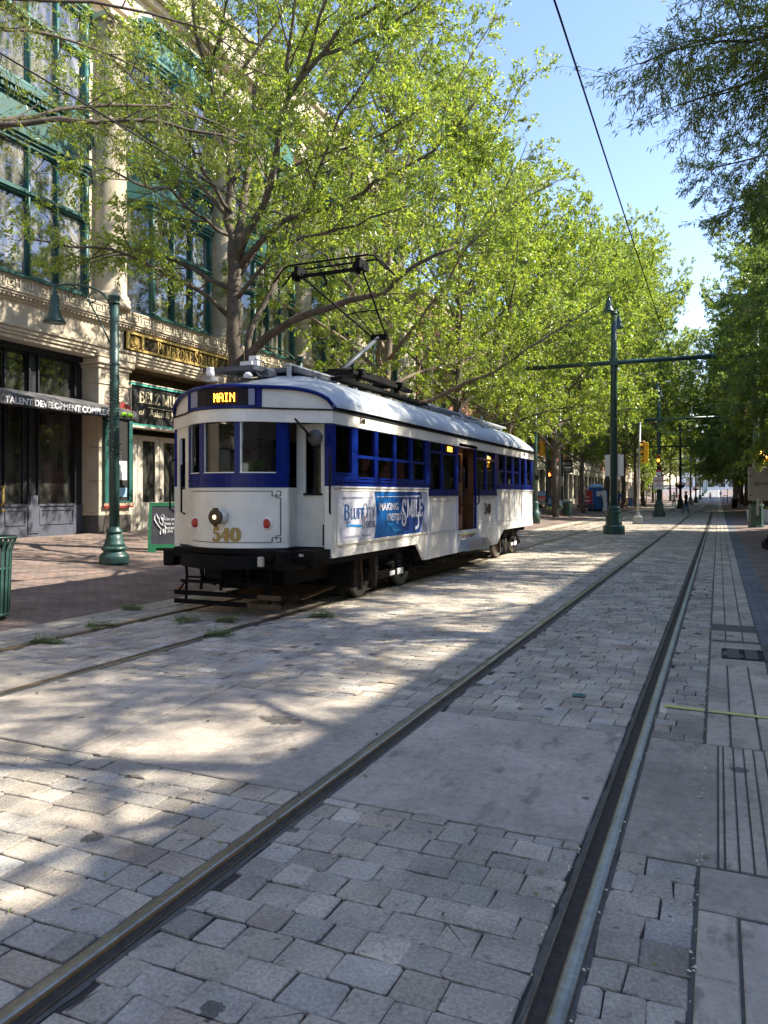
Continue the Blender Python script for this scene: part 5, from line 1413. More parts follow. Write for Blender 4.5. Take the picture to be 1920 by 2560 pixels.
def gen_building(name, label, xf, side, y0, y1, h, m, floors, trim='stone', shopm='stone', win=(1.1, 1.9), step=2.6, gf=4.2, depth=14, cat='building', glass='window_glass', z0=None):
    """side +1: faces +x (left of the street); -1: faces -x"""
    zb = G(xf, y0) if z0 is None else z0
    root = thing(name, label, cat, (xf, (y0+y1)/2, zb)); f = sub(root); s = side
    n = Vector((s, 0, 0)); holes = []; n_ = max(1, int((y1-y0-1)/step)); st = (y1-y0)/n_
    fh = (h-gf-1.0)/floors
    for i in range(n_):
        for k in range(floors):
            c = y0+(i+.5)*st; holes.append((c-win[0]/2, c+win[0]/2, zb+gf+.5+k*fh, zb+gf+.5+k*fh+min(win[1], fh-.6)))
    sh = [(y0+(i+.12)*st*1.0, y0+(i+.88)*st, zb+.6, zb+gf-.8) for i in range(n_)]
    mb = MB(); mb.holed((xf, 0, 0), (0, 1, 0), (0, 0, 1), n, (y0, y1, zb+gf, zb+h), holes, .3)
    b2 = xf-s*.31; mb.box(b2, xf-s*depth, y0, y1, zb-.3, zb+h-.01)
    f(mb, 'wall', m)
    mb = MB(); mb.holed((xf+s*.03, 0, 0), (0, 1, 0), (0, 0, 1), n, (y0, y1, zb-.3, zb+gf), sh, .3); mb.box(xf, xf+s*.15, y0, y1, zb+gf, zb+gf+.25); o = f(mb, 'shopfront', shopm)
    g = MB()
    for a in sh: g.quad((xf-s*.2, a[0], a[2]), (xf-s*.2, a[1], a[2]), (xf-s*.2, a[1], a[3]), (xf-s*.2, a[0], a[3]))
    f(g, 'pane', 'shop_glass', o, fix=False)
    mb = MB(); mb.box(xf-s*.3, xf+s*.25, y0, y1, zb+h-.5, zb+h-.2); mb.box(xf-s*.3, xf+s*.4, y0, y1, zb+h-.2, zb+h+.05); f(mb, 'cornice', trim)
    for (a, b, c, d) in holes[:90]:
        mb = MB(); w_ = .07
        for q in ((a, b, c, c+w_), (a, b, d-w_, d), (a, a+w_, c+w_, d-w_), (b-w_, b, c+w_, d-w_), (a+w_, b-w_, (c+d)/2-.03, (c+d)/2+.03)): mb.box(xf-s*.16, xf-s*.08, *q)
        mb.box(xf-s*.1, xf+s*.08, a-.1, b+.1, c-.12, c)
        o = f(mb, 'window', trim)
        g = MB(); g.quad((xf-s*.13, a, c), (xf-s*.13, b, c), (xf-s*.13, b, d), (xf-s*.13, a, d)); f(g, 'pane', glass, o, fix=False)
    return root
gen_building('brick_building', 'dark red brick building just beyond the cream stone building', -16, 1, 41.2, 56, 13, 'brick_wall', 3)
mb = MB(); rt = thing('side_wall', 'plain pale rendered wall between the cream stone building and the red brick one', 'wall', (-16.2, 40.1, ZB)); f_ = sub(rt); mb.box(-22, -16.1, 39.02, 41.18, .1, 11.5); mb.box(-22, -16.0, 39.02, 41.18, 11.5, 11.8); f_(mb, 'wall', 'cream_wood')
gen_building('orange_brick_building', 'orange brick building with white trim and pale shopfront at the far left corner', -15, 1, 66, 84, 11, 'brick_orange', 2, trim='white_paint', shopm='cream_wood')
gen_building('pale_building', 'tall pale building with many windows beyond the orange brick one', -15.5, 1, 84.2, 112, 20, 'cream_wood', 5, trim='white_paint', shopm='cream_wood')
gen_building('red_brick_block', 'distant red brick block on the left side of the street', -15.5, 1, 112.2, 150, 15, 'brick_wall', 3, step=3)
gen_building('stone_block', 'most distant stone block on the left side of the street', -15.5, 1, 150.3, 210, 14, 'stone', 3, step=4)
# right side: the row whose shadow falls over the right hand track
gen_building('stone_building', 'low stone shop building on the right pavement, nearer than the alley', 9.4, -1, -34, 38.5, 10.9, 'stone', 2, step=4)
gen_building('brick_shop_building', 'brick shop building on the right beyond the alley', 9.4, -1, 46.5, 78, 12.5, 'brick_wall', 2, step=3.2)
gen_building('cream_building', 'cream building on the right in mid distance', 9.4, -1, 84, 125, 13, 'cream_wood', 3, step=3.5)
gen_building('grey_stone_building', 'far stone building on the right side of the street', 9.4, -1, 128, 210, 14, 'stone', 3, step=4.5)
# far end of the street
rt = thing('end_building', 'pale blue-white building closing the far end of the street', 'building', (-2, 330, G(-2, 330))); f_ = sub(rt); mb = MB(); zb = G(0, 330)
mb.box(-14, 12, 330, 345, zb-.5, zb+13); mb.prism([(-14, zb+13), (12, zb+13), (-1, zb+18)], 330, 345, 0, 'xzy'); f_(mb, 'wall', 'white_paint')
mb = MB()
for i in range(6): mb.box(-12+i*4, -9.5+i*4, 329.9, 330.05, zb+1, zb+5); mb.box(-12+i*4, -9.5+i*4, 329.9, 330.05, zb+7, zb+10)
f_(mb, 'window', 'window_glass')

gen_building('brick_building', 'unseen brick building on the left, added behind the camera to darken reflections', -16, 1, -40, 4.9, 15, 'brick_wall', 3, step=4)  # unseen block, added so the tram reflects less bright sky
# ================================================================ street furniture
def cat_pole(label, y, m='pole_green'):
    t = thing('overhead_line_pole', label, 'pole', (-3.68, y, G(0, y)), group='overhead line poles between the tracks')
    mb = MB(); mb.lathe([(.41, 0), (.41, .30), (.37, .33), (.30, .36)], n=8, m=0, smooth=False); mb.lathe([(.30, .34), (.31, .40), (.28, .78), (.31, .82), (.31, .88)], n=8, smooth=False)
    for k in range(8):
        a = 2*PI*(k+.5)/8; r = .285*math.cos(PI/8); c = Vector((r*math.cos(a), r*math.sin(a), .58)); d = Vector((-math.sin(a), math.cos(a), 0)); o = Vector((math.cos(a), math.sin(a), 0))*.012
        for p, q in ((c-d*.07+Vector((0, 0, -.13)), c+d*.07+Vector((0, 0, -.13))), (c-d*.07+Vector((0, 0, .13)), c+d*.07+Vector((0, 0, .13)))): mb.bar(p+o, q+o, .02, .02)
        for sg_ in (-1, 1): mb.bar(c+d*.08*sg_+Vector((0, 0, -.14))+o, c+d*.08*sg_+Vector((0, 0, .14))+o, .02, .02)
    mb.lathe([(.28, .86), (.24, .90), (.23, .94), (.26, .97), (.26, 1.0), (.19, 1.04), (.18, 1.10)], n=20)
    mb.build('base', m, t)
    mb = MB(); mb.tube([(0, 0, 1.0), (0, 0, 6.9), (0, 0, 8.45)], [.142, .118, .10], 18)
    for z in (2.15, 2.9, 4.4): mb.tube([(0, 0, z), (0, 0, z+.02)], .15-.004*z, 18)
    mb.lathe([(.12, 8.42), (.13, 8.46), (.13, 8.50), (.03, 8.54)], n=16); mb.build('shaft', m, t)
    mb = MB(); mb.tube([(-3.45, .13, 6.6), (3.45, .13, 6.6)], .088, 14); mb.tube([(3.45, .13, 6.6), (3.55, .13, 6.6), (3.62, .13, 6.6)], [.10, .10, .02], 12); mb.tube([(-3.45, .13, 6.6), (-3.55, .13, 6.6), (-3.6, .13, 6.6)], [.10, .10, .02], 12)
    mb.box(-.15, .15, -.15, .24, 6.46, 6.74, 0, .01)
    for x in (-2.9, -2.3, 1.6, 1.75, 3.0, 3.2): mb.tube([(x-.012, .13, 6.6), (x+.012, .13, 6.6)], .10, 12)
    o = mb.build('crossarm', m, t)
    mb = MB()
    for s in (-1, 1):
        mb.tube([(s*3.1, .13, 6.5), (s*3.1, .13, 6.15)], .02, 6); mb.tube([(s*3.1, .13, 6.15), (s*1.9, .13, 5.75)], .012, 6); mb.tube([(s*2.5, .13, 5.95), (s*2.35, .13, 5.45)], .010, 6); mb.tube([(s*1.68, .13, 6.5), (s*1.68, .13, 6.1), (s*1.95, .13, 5.75)], .018, 6)
        mb.cbox((s*2.9, .13, 6.09), (.22, .07, .07), 1); mb.cbox((s*1.95, .13, 5.77), (.20, .05, .06), 1)
    mb.build('wire_hanger', ['black', 'silver'], t)
    for s in (-1, 1):
        mb = MB(); mb.tube([(0, s*.08, 8.1), (0, s*.5, 8.55), (0, s*1.0, 8.85), (0, s*1.45, 8.86), (0, s*1.5, 8.75)], .028, 8); mb.lathe([(.05, 8.80), (.035, 8.72), (.06, 8.66), (.10, 8.60), (.115, 8.40), (.13, 8.36), (.20, 8.24), (.21, 8.20), (.14, 8.20)], (0, s*1.5, 0), 16)
        mb.build('lamp', m, t)
    return t
ps = [(30.28, 'pole_green', 'nearest green overhead line pole, with grey sign panel on its far side'), (54.4, 'pole_green', 'green overhead line pole carrying an amber signal and a red and white sign'), (86.2, 'pole_black', 'dark overhead line pole with the larger hanging basket of pink flowers'),
      (118, 'galv', 'pale overhead line pole just behind the larger flower basket pole'), (146, 'pole_black', 'dark overhead line pole with the smaller hanging flower basket'), (180, 'pole_green', 'far overhead line pole, first one beyond both flower baskets'), (214, 'pole_green', 'far overhead line pole, second beyond both flower baskets'), (247, 'pole_green', 'far overhead line pole, third beyond both flower baskets'), (280, 'pole_green', 'most distant overhead line pole at the end of the row')]
P0 = None
for y, m, lb in ps:
    if P0 is None: P0 = cat_pole(lb, y, m); continue
    d_ = dup(P0, (-3.68, y, G(0, y)), 0, lb)
    if m != 'pole_green':
        for c in d_.children:
            if c.name.split('.')[0] != 'wire_hanger': c.data = c.data.copy(); c.data.materials[0] = MATS[m]
# things carried by the poles
mb = MB(); mb.box(-.36, .36, .12, .15, 2.22, 3.06, 0, .02); mb.box(-.05, .05, .05, .13, 2.3, 2.9); tag(mb.build('sign_panel', 'silver', None, loc=(-3.68, 30.30, 0)), 'blank back of a pale metal sign strapped behind the nearest overhead line pole', 'sign')
def signal(root, loc, lit=None, rz=0., n=3, s=1.):
    h = .34*n; mb = MB(); mb.box(-.16, .16, -.10, .12, 0, h, 0, .02)
    for i in range(n):
        z = .17+i*.34
        k = 10; vs = []
        for j in range(k+1):
            a = R(-10+200*j/k); vs += [(.125*math.cos(a), -.10, z+.125*math.sin(a)), (.125*math.cos(a), -.30, z-.02+.125*math.sin(a))]
        mb.add(vs, [[2*j, 2*j+2, 2*j+3, 2*j+1] for j in range(k)])
    o = mb.build('signal_head', 'sig_yellow', root, loc=loc, rz=rz, fix=False); o.scale = (s,)*3
    for i in range(n):
        z = .17+i*.34; c = n-1-i
        mb = MB(); mb.sphere((0, -.105, z), .105, 14, 8, 0, (1, .3, 1)); mb.build('lens', 'amber' if lit == c else ('sig_red_dim' if c == 0 else 'black'), o)
    return o
t = thing('traffic_signal', 'traffic signal showing amber on the second overhead line pole', 'traffic light', (-3.68, 54.2, 3.42)); signal(t, (0, -.1, 0), 1, s=.74)
mb = MB(); mb.box(-.1, .1, -.06, .05, .05, .7); mb.build('bracket', 'black', t)
t = thing('road_sign', 'red and white vehicles prohibited on mall sign below the amber signal', 'sign', (-3.68, 54.19, 1.85))
mb = MB(); mb.box(-.33, .33, -.03, -.01, 0, .86, 0); mb.box(-.33, .33, -.034, -.0305, .52, .64, 1)
for z in (.20,): mb.box(-.31, .31, -.034, -.0305, z, z+.02, 1)
mb.build('sign_plate', ['white_paint', 'sign_red'], t)
mb = MB(); uu, vv = (1, 0, 0), (0, 0, 1)
txt(mb, 'VEHICLES', (0, -.031, .69), uu, vv, .11, 0, .004, bold=.02, wscale=.85); txt(mb, 'PROHIBITED', (0, -.035, .545), uu, vv, .07, 1, .004, bold=.02); txt(mb, 'ON', (0, -.031, .39), uu, vv, .08, 0, .004, bold=.02); txt(mb, 'MALL', (0, -.031, .25), uu, vv, .09, 0, .004, bold=.02)
mb.build('lettering', ['sign_red', 'white_paint'], t)
mb = MB(); mb.box(-.165, .165, -.03, -.01, .92, 1.18, 0); mb.box(-.165, .165, -.03, -.01, 1.19, 1.34, 1); mb.build('upper_plate', ['white_paint', 'sign_red'], t)
def basket(lb, y):
    t = thing('flower_basket', lb, 'hanging basket', (-3.68, y, 2.0+G(0, y)), group='flower baskets on the poles')
    mb = MB(); r = np.random.default_rng(5)
    for i in range(420):
        a = r.uniform(0, 2*PI); rr = math.sqrt(r.random())*.55; z = .55+.38*math.sqrt(max(0, 1-(rr/.56)**2))*r.uniform(-.9, 1); s = .06
        p = Vector((rr*math.cos(a), rr*math.sin(a), z)); d = Vector(r.normal(0, 1, 3)).normalized(); e = d.orthogonal().normalized()
        mb.add([tuple(p-d*s), tuple(p+e*s*.6), tuple(p+d*s), tuple(p-e*s*.6)], [[0, 1, 2, 3]], int(r.random() < .55))
    mb.build('flowers', ['plant_leaf', 'flower'], t, fix=False)
    mb = MB(); mb.lathe([(.1, .1), (.35, .25), (.5, .5)], n=16, cap=False); mb.build('bowl', 'black', t)
basket('large hanging basket of pink flowers round the third overhead line pole', 86.2); basket('smaller looking hanging basket of dark flowers round the farther pole', 146)
# grey signal pole between the tracks
t = thing('signal_pole', 'slim grey signal pole with square base and yellow signal head', 'signal pole', (-3.78, 40.93, 0))
mb = MB(); mb.lathe([(.36, 0), (.31, .36), (.12, .46), (.10, .60)], n=4, smooth=False); mb.build('base', 'galv', t, rz=R(45))
mb = MB(); mb.tube([(0, 0, .4), (.10, 0, 5.1)], [.065, .05], 14); mb.sphere((.10, 0, 5.15), .07, 12, 8); mb.build('shaft', 'galv', t)
o = signal(t, (.36, .0, 3.15), None, R(-70)); 
mb = MB(); mb.tube([(.06, 0, 3.2), (.34, 0, 3.12)], .025, 6); mb.tube([(.08, 0, 4.25), (.34, 0, 4.22)], .025, 6); mb.build('bracket', 'sig_yellow', t)
# street lamps
def street_lamp(lb, loc):
    t = thing('street_lamp', lb, 'street lamp', loc, group='green scroll arm street lamps on the left pavement')
    mb = MB(); mb.lathe([(.285, 0), (.29, .02), (.28, .09), (.285, .12), (.28, .155), (.24, .20), (.205, .23), (.215, .25), (.245, .28), (.25, .30), (.235, .325), (.20, .345), (.175, .39), (.15, .46), (.135, .55), (.13, .60)], n=40, flute=0)
    mb.lathe([(.155, .60), (.16, .62), (.155, .64), (.11, .70), (.10, .72)], n=32); mb.lathe([(.215, .34), (.185, .40), (.16, .48), (.147, .58)], n=32, flute=1, fd=.012); mb.build('base', 'pole_green', t)
    mb = MB(); mb.lathe([(.098, .68), (.09, 3.2), (.084, 5.1)], n=32, flute=1, fd=.010); mb.lathe([(.10, 5.08), (.11, 5.10), (.09, 5.13), (.105, 5.17), (.12, 5.21), (.12, 5.24), (.02, 5.25)], n=24); mb.build('shaft', 'pole_green', t)
    mb = MB(); A = [(-.08, 0, 5.02)]+[(-.10-1.42*(1-math.cos(a)), 0, 5.0+.62*math.sin(a)) for a in np.linspace(.1, PI/2, 10)]+[(-1.60, 0, 5.60)]
    mb.tube(A, .024, 8); mb.tube([(-.08, 0, 4.28), (-.35, 0, 4.75), (-.62, 0, 5.15), (-.85, 0, 5.42), (-1.10, 0, 5.56)], .017, 8)
    for cx, cz, r0 in ((-.55, 5.25, .14), (-1.12, 5.40, .13)): mb.tube([(cx+(r0-.011*t)*math.cos(t), 0, cz+(r0-.011*t)*math.sin(t)) for t in np.linspace(.8, 6.6, 18)], .014, 6)
    mb.build('scroll_arm', 'pole_green', t)
    mb = MB(); mb.lathe([(.03, 5.66), (.045, 5.60), (.03, 5.52), (.055, 5.48), (.05, 5.44), (.09, 5.38), (.10, 5.14), (.12, 5.10), (.12, 5.06), (.15, 4.98), (.21, 4.90), (.22, 4.86), (.16, 4.86)], (-1.58, 0, 0), 20); mb.build('lamp_head', 'pole_green', t)
    return t
l0 = street_lamp('green street lamp wrapped in fairy lights, with scroll arm, left of the tram', (-10.84, 11.51, .18))
mb = MB(); r_ = random.Random(4)
pts = []
for i in range(620):
    a = i*.33; z = 2.05+i*.0032 if i < 560 else 3.9; pts.append(((.105+r_.uniform(0, .014))*math.cos(a), (.105+r_.uniform(0, .014))*math.sin(a), z+r_.uniform(-.012, .012)))
mb.tube(pts, .005, 3, 0)
for i in range(150):
    p = Vector(pts[r_.randrange(600)]); d = Vector((p.x, p.y, r_.uniform(-.05, .05))).normalized(); mb.bar(p, p+d*.035, .008, .008, 1)
mb.build('light_string', ['pole_green', 'silver'], l0)
def dup2(src, *a, skip=()):
    d_ = dup(src, *a)
    for c in list(d_.children):
        if c.name.split('.')[0] in skip: bpy.data.objects.remove(c)
    return d_
dup2(l0, (-10.84, 18.7, .18), 0, 'green scroll arm street lamp showing above the tram roof beside the nearest trunk', skip=('light_string',))
dup2(l0, (-10.84, 31.0, .18), 0, 'green scroll arm street lamp among the farther trunks above the middle of the tram', skip=('light_string',))
# slatted litter bins
def bin_(lb, loc, cat='litter bin'):
    t = thing('litter_bin', lb, cat, loc, group='green slatted litter bins')
    mb = MB(); n = 26
    for k in range(n):
        a = 2*PI*k/n; r0, r1 = .25, .275
        c, s = math.cos(a), math.sin(a)
        mb.bar((r0*c, r0*s, .06), (r1*c, r1*s, .84), .040, .010, 0, roll=0) if False else mb.add([((r+dr)*c-w_*s, (r+dr)*s+w_*c, z) for z, r in ((.06, .25), (.82, .275), (.98, .33)) for dr, w_ in ((0, -.019), (0, .019), (.010, .019), (.010, -.019))], [[0, 1, 5, 4], [1, 2, 6, 5], [2, 3, 7, 6], [3, 0, 4, 7], [4, 5, 9, 8], [5, 6, 10, 9], [6, 7, 11, 10], [7, 4, 8, 11], [8, 9, 10, 11], [0, 3, 2, 1]])
    mb.build('slats', 'pole_green', t)
    for z, r in ((.05, .25), (.60, .262), (.97, .335)): mb = MB(); mb.lathe([(r-.012, z), (r+.014, z), (r+.014, z+.03), (r-.012, z+.03), (r-.012, z)], n=30, cap=False); mb.build('hoop', 'pole_green', t)
    for k in range(4): mb = MB(); mb.tube([(.2*math.cos(k*PI/2+.6), .2*math.sin(k*PI/2+.6), 0), (.2*math.cos(k*PI/2+.6), .2*math.sin(k*PI/2+.6), .06)], .02, 8); mb.build('foot', 'pole_green', t)
    mb = MB(); mb.lathe([(.215, .07), (.235, .90), (.22, .90), (.20, .09)], n=24); mb.build('liner', 'black', t)
    return t
b0 = bin_('green slatted litter bin cut by the left edge of the photo', (-8.04, 6.42, G(-8.04)))
dup(b0, (-9.0, 50.2, G(-9)), 0, 'green slatted litter bin beside the bowl planter beyond the tram')
d_ = dup(b0, (1.55, 88, G(1.55)), 0, 'black litter bin on the right pavement in front of a pale tree trunk')
for c in d_.children: c.data = c.data.copy(); c.data.materials[0] = MATS['black']; 
d_['category'] = 'litter bin'
# A-frame board
t = thing('sandwich_board', 'green-framed chalkboard sandwich sign standing before the museum doors', 'sign', (-11.65, 13.95, .22), R(32))
mb = MB(); tilt = .16
def AF(x, z, off=0.): return (x, -.28+tilt*(z)*1.55*.28/.28*.9-off, z)
def board(mb, x0, x1, z0, z1, m, off=0., th=.02):
    a, b, c, d = AF(x0, z0, off), AF(x1, z0, off), AF(x1, z1, off), AF(x0, z1, off); q = lambda p: (p[0], p[1]+th, p[2])
    mb.add([a, b, c, d, q(a), q(b), q(c), q(d)], [[0, 1, 2, 3], [7, 6, 5, 4], [0, 4, 5, 1], [1, 5, 6, 2], [2, 6, 7, 3], [3, 7, 4, 0]], m)
board(mb, -.33, -.27, .0, 1.12, 0); board(mb, .27, .33, .0, 1.12, 0); board(mb, -.27, .27, 1.04, 1.12, 0, -.001); board(mb, -.27, .27, .10, .18, 0, -.001); board(mb, -.27, -.15, 0, .10, 0, -.001); board(mb, .15, .27, 0, .10, 0, -.001)
mb.build('front_frame', 'chalk_green', t)
mb = MB(); board(mb, -.27, .27, .18, 1.04, 0, -.008, .01); mb.build('chalkboard', 'chalk_black', t)
mb = MB(); mb.add([(x, -y+.0, z) for x, y, z in (AF(-.33, 0), AF(.33, 0), AF(.33, 1.12), AF(-.33, 1.12))], [[0, 1, 2, 3]]); mb.add([(x, .02-y, z) for x, y, z in (AF(-.33, 0), AF(.33, 0), AF(.33, 1.12), AF(-.33, 1.12))], [[0, 1, 2, 3]]); mb.build('back_board', 'chalk_green', t, fix=False)
mb = MB(); tv = Vector((0, tilt*1.55*.9, 1)).normalized()
def on(x, z): p = AF(x, z, .0); return Vector((p[0], p[1]+.004, p[2]))
def chalk(P, w_=.016):
    for (a, b), (c, d) in zip(P[:-1], P[1:]): mb.bar(on(a, b), on(c, d), w_, .006)
for i, s_ in enumerate(('Can you', 'keep a', 'Secret?')): txt(mb, s_, on(.02, .72-i*.10), (1, 0, 0), tv, .065, 0, .003, align='L', wscale=.85, bold=.01, shear=.1)
txt(mb, 'Shh', on(.08, .44), (1, 0, 0), tv, .07, 0, .003, align='L', shear=.4, wscale=.9)
chalk([(-.16, .88), (-.20, .82), (-.20, .74), (-.16, .66), (-.10, .58), (-.05, .52)], .022); chalk([(-.15, .84), (-.12, .76)], .018); chalk([(-.17, .68), (-.12, .64)], .012)
chalk([(.00, .84), (-.06, .82), (-.10, .76), (-.09, .68), (-.05, .62), (-.02, .59)], .014); chalk([(.0, .84), (-.01, .74), (-.02, .66), (-.03, .60)], .03); chalk([(-.06, .84), (.0, .86)], .014); chalk([(-.04, .78), (-.02, .72)], .045)
chalk([(-.02, .60), (.03, .60), (.05, .55), (.04, .49), (.0, .45)], .018); chalk([(-.05, .53), (-.07, .46), (-.06, .40)], .016); chalk([(.0, .52), (.01, .44), (.0, .42)], .035); chalk([(.04, .49), (.055, .44), (.03, .40)], .014)
mb.build('chalk_drawing', 'chalk', t)
# strain pole and its wire
t = thing('strain_pole', 'tall dark green pole at the rear of the tram holding a span wire', 'pole', (-8.49, 38.2, .06))
mb = MB(); mb.lathe([(.27, 0), (.27, .55), (.22, .60), (.19, 1.0), (.21, 1.05), (.15, 1.12)], n=20); mb.build('base', 'pole_green', t)
mb = MB(); mb.tube([(0, 0, 1), (0, 0, 7.05)], [.14, .11], 16); mb.lathe([(.13, 7.03), (.13, 7.10), (.02, 7.14)], n=14)
for z in (2.2, 2.8): mb.tube([(0, 0, z), (.3, 0, z+.03)], .02, 6)
mb.build('shaft', 'pole_green', t)
mb = MB(); P = Vector((-8.49, 38.2, 7.05)); Q = Vector((-16.0, 28.0, 13.4))
mb.tube([tuple(P.lerp(Q, k/10)-Vector((0, 0, .25*math.sin(PI*k/10)))) for k in range(11)], .012, 5); tag(mb.build('span_wire', 'galv'), 'thin span wire from the strain pole up to the stone building', 'wire')
for xc, lb in ((XL, 'overhead contact wire above the left track, touching the pantograph'), (XR, 'overhead contact wire above the right track, crossing the sky')):
    mb = MB(); pts = []
    for a, b in zip([-18, 6.2]+[p[0] for p in ps][:-1], [6.2]+[p[0] for p in ps]):
        for k in range(8):
            y = a+(b-a)*k/8; pts.append((xc, y, 5.42+G(0, y)-.10*math.sin(PI*k/8)))
    mb.tube(pts, .009, 6); tag(mb.build('contact_wire', 'black'), lb, 'wire', 'overhead contact wires')
# left corner signals and lamp
t = thing('corner_signal_pole', 'dark corner pole with yellow signal head and lit red hand signal', 'signal pole', (-11.0, 53.3, .18))
mb = MB(); mb.lathe([(.36, 0), (.36, .08), (.24, .25), (.22, .35), (.12, .50), (.10, .8)], n=16); mb.build('base', 'pole_green', t)
mb = MB(); mb.tube([(0, 0, .5), (0, 0, 7)], [.09, .07], 12); mb.build('shaft', 'pole_green', t)
signal(t, (-.28, .0, 4.05), None, R(150)); mb = MB(); mb.tube([(-.6, 0, 5.2), (.0, 0, 5.2)], .03, 6); mb.build('bracket', 'galv', t)
mb = MB(); mb.box(.06, .38, -.12, .10, 2.45, 2.92, 0, .02); mb.box(.37, .52, -.1, .1, 2.5, 2.9); mb.box(.1, .5, -.05, .05, 2.93, 2.98, 1); o = mb.build('pedestrian_signal', ['black', 'sig_yellow'], t)
mb = MB(); X0, Z0 = .21, 2.60
mb.box(X0-.06, X0+.06, -.135, -.122, Z0, Z0+.12)
for i, h in enumerate((.09, .12, .115, .085)): mb.box(X0-.06+i*.032, X0-.036+i*.032, -.135, -.122, Z0+.12, Z0+.12+h)
mb.bar((X0+.05, -.129, Z0+.03), (X0+.10, -.129, Z0+.10), .012, .03); mb.build('lit_hand', 'red_glow', o)
t = thing('corner_lamp', 'tall grey-green pole with a globe lamp behind the bowl planter', 'street lamp', (-9.95, 52.5, .13))
mb = MB(); mb.lathe([(.3, 0), (.3, .5), (.2, .6), (.18, .95), (.12, 1.0)], n=16); mb.tube([(0, 0, .8), (0, 0, 8.8)], [.11, .09], 14)
for z in (2.6, 3.9): mb.tube([(0, 0, z), (0, 0, z+.05)], .13, 12)
mb.box(.08, .2, -.1, .1, 1.95, 2.6); mb.build('shaft', 'galv', t)
mb = MB(); mb.tube([(0, 0, 8.5), (-.2, -.05, 8.6), (-.38, -.1, 8.5)], .03, 8); mb.lathe([(.05, .45), (.18, .35), (.22, .2)], (-.38, -.1, 8.0), 16); mb.sphere((-.38, -.1, 8.15), .2, 14, 8, 1); mb.build('lamp_head', ['galv', 'ad_white'], t)
t = thing('hanging_sign_post', 'black post with a black hanging sign showing white spectacles', 'sign', (-10.55, 56.5, .14))
mb = MB(); mb.tube([(0, 0, 0), (0, 0, 6)], .10, 12); mb.lathe([(.3, 0), (.3, .2), (.14, .5), (.12, 1.1)], n=14); mb.tube([(0, 0, 4.0), (.85, 0, 4.0)], .03, 6); mb.build('post', 'pole_black', t)
mb = MB(); mb.box(.12, .78, -.03, .03, 2.95, 3.90); o = mb.build('sign_board', 'sign_black', t)
mb = MB()
for c in (.30, .56): mb.tube([(c+.1*math.cos(a), -.035, 3.62+.08*math.sin(a)) for a in np.linspace(0, 6.4, 14)], .014, 5)
mb.box(.2, .72, -.04, -.031, 3.28, 3.40); 
for z in (3.16, 3.08): mb.box(.2, .68, -.04, -.031, z, z+.025)
mb.build('spectacles_emblem', 'white_paint', o)
# bowl planter
t = thing('bowl_planter', 'low grey bowl planter full of green plants beside the litter bin', 'planter', (-9.9, 50.6, G(-9.9)))
mb = MB(); mb.lathe([(.38, 0), (.42, .03), (.62, .22), (.76, .44), (.78, .48), (.73, .48), (.70, .42)], n=28); mb.build('bowl', 'planter_grey', t)
def leaves(name, parent, c, rad, n, s, mats, seed=1, p2=.5, loc=(0, 0, 0)):
    r = np.random.default_rng(seed); mb = MB()
    for i in range(n):
        v = r.normal(0, 1, 3); v /= np.linalg.norm(v); q = Vector((c[0]+v[0]*rad[0]*r.uniform(.3, 1), c[1]+v[1]*rad[1]*r.uniform(.3, 1), c[2]+abs(v[2])*rad[2]*r.uniform(.2, 1)))
        d = Vector(r.normal(0, 1, 3)).normalized(); e = d.orthogonal().normalized(); k = s*r.uniform(.6, 1.2)
        mb.add([tuple(q-d*k), tuple(q+e*k*.5), tuple(q+d*k), tuple(q-e*k*.5)], [[0, 1, 2, 3]], int(r.random() < p2) if len(mats) > 1 else 0)
    return mb.build(name, mats, parent, loc=loc, fix=False)
leaves('foliage', t, (0, 0, .42), (.66, .66, .24), 260, .09, ['plant_leaf', 'plant_lime'], 3, .7); leaves('shrub', t, (0, 0, .5), (.28, .28, .85), 160, .09, ['plant_leaf'], 4)
# news box, banner, toilet, tent
t = thing('news_box', 'blue newspaper box behind the corner lamp', 'newspaper box', (-12.0, 60.5, .23)); mb = MB(); mb.box(-.45, .0, -.25, .25, .12, 1.05, 0, .04); mb.box(.03, .45, -.25, .25, .12, .95, 1, .04)
for x in (-.4, -.05, .08, .4): mb.box(x-.02, x+.02, -.2, .2, 0, .12, 1)
mb.build('cabinet', ['blue_plastic', 'black'], t); mb = MB(); mb.box(-.38, -.08, -.262, -.25, .55, .95); mb.build('window', 'pale_blue', t)
t = thing('portable_toilet', 'blue portable toilet with a white roof beside the red banner', 'portable toilet', (-9.45, 66, G(-9.45)))
mb = MB(); mb.box(-.58, .58, -.58, .58, .12, 2.0, 0, .04); mb.box(-.62, .62, -.62, .62, 0, .14, 1)
for x in (-.5, -.35, .35, .5): mb.box(x-.02, x+.02, -.60, -.575, .2, 1.9)
mb.build('cabin', ['blue_plastic', 'black'], t); mb = MB(); mb.lathe([(.80, 1.95), (.84, 2.02), (.6, 2.2), (.2, 2.3)], n=4, smooth=False); mb.build('roof', 'pale_blue', t, rz=R(45)); mb = MB(); mb.box(-.3, .3, -.61, -.585, .2, 1.85); mb.box(.1, .42, -.615, -.611, 1.25, 1.65, 1); mb.build('door', ['blue_plastic', 'white_paint'], t)
t = thing('banner', 'red banner with a white emblem and lettering on a low rail by the toilet', 'banner', (-10.1, 64.5, .13))
mb = MB(); mb.box(-.6, .56, -.02, .02, .62, 1.68); mb.build('cloth', 'sign_red', t); mb = MB(); 
mb.box(-.22, .06, -.03, -.021, 1.30, 1.56); mb.box(-.12, .08, -.034, -.030, 1.36, 1.41, 1); mb.box(-.12, .08, -.034, -.030, 1.46, 1.50, 1)
for z, w_ in ((1.12, .38), (.86, .5), (.78, .40)): mb.box(-w_, w_-.08, -.03, -.021, z, z+.05)
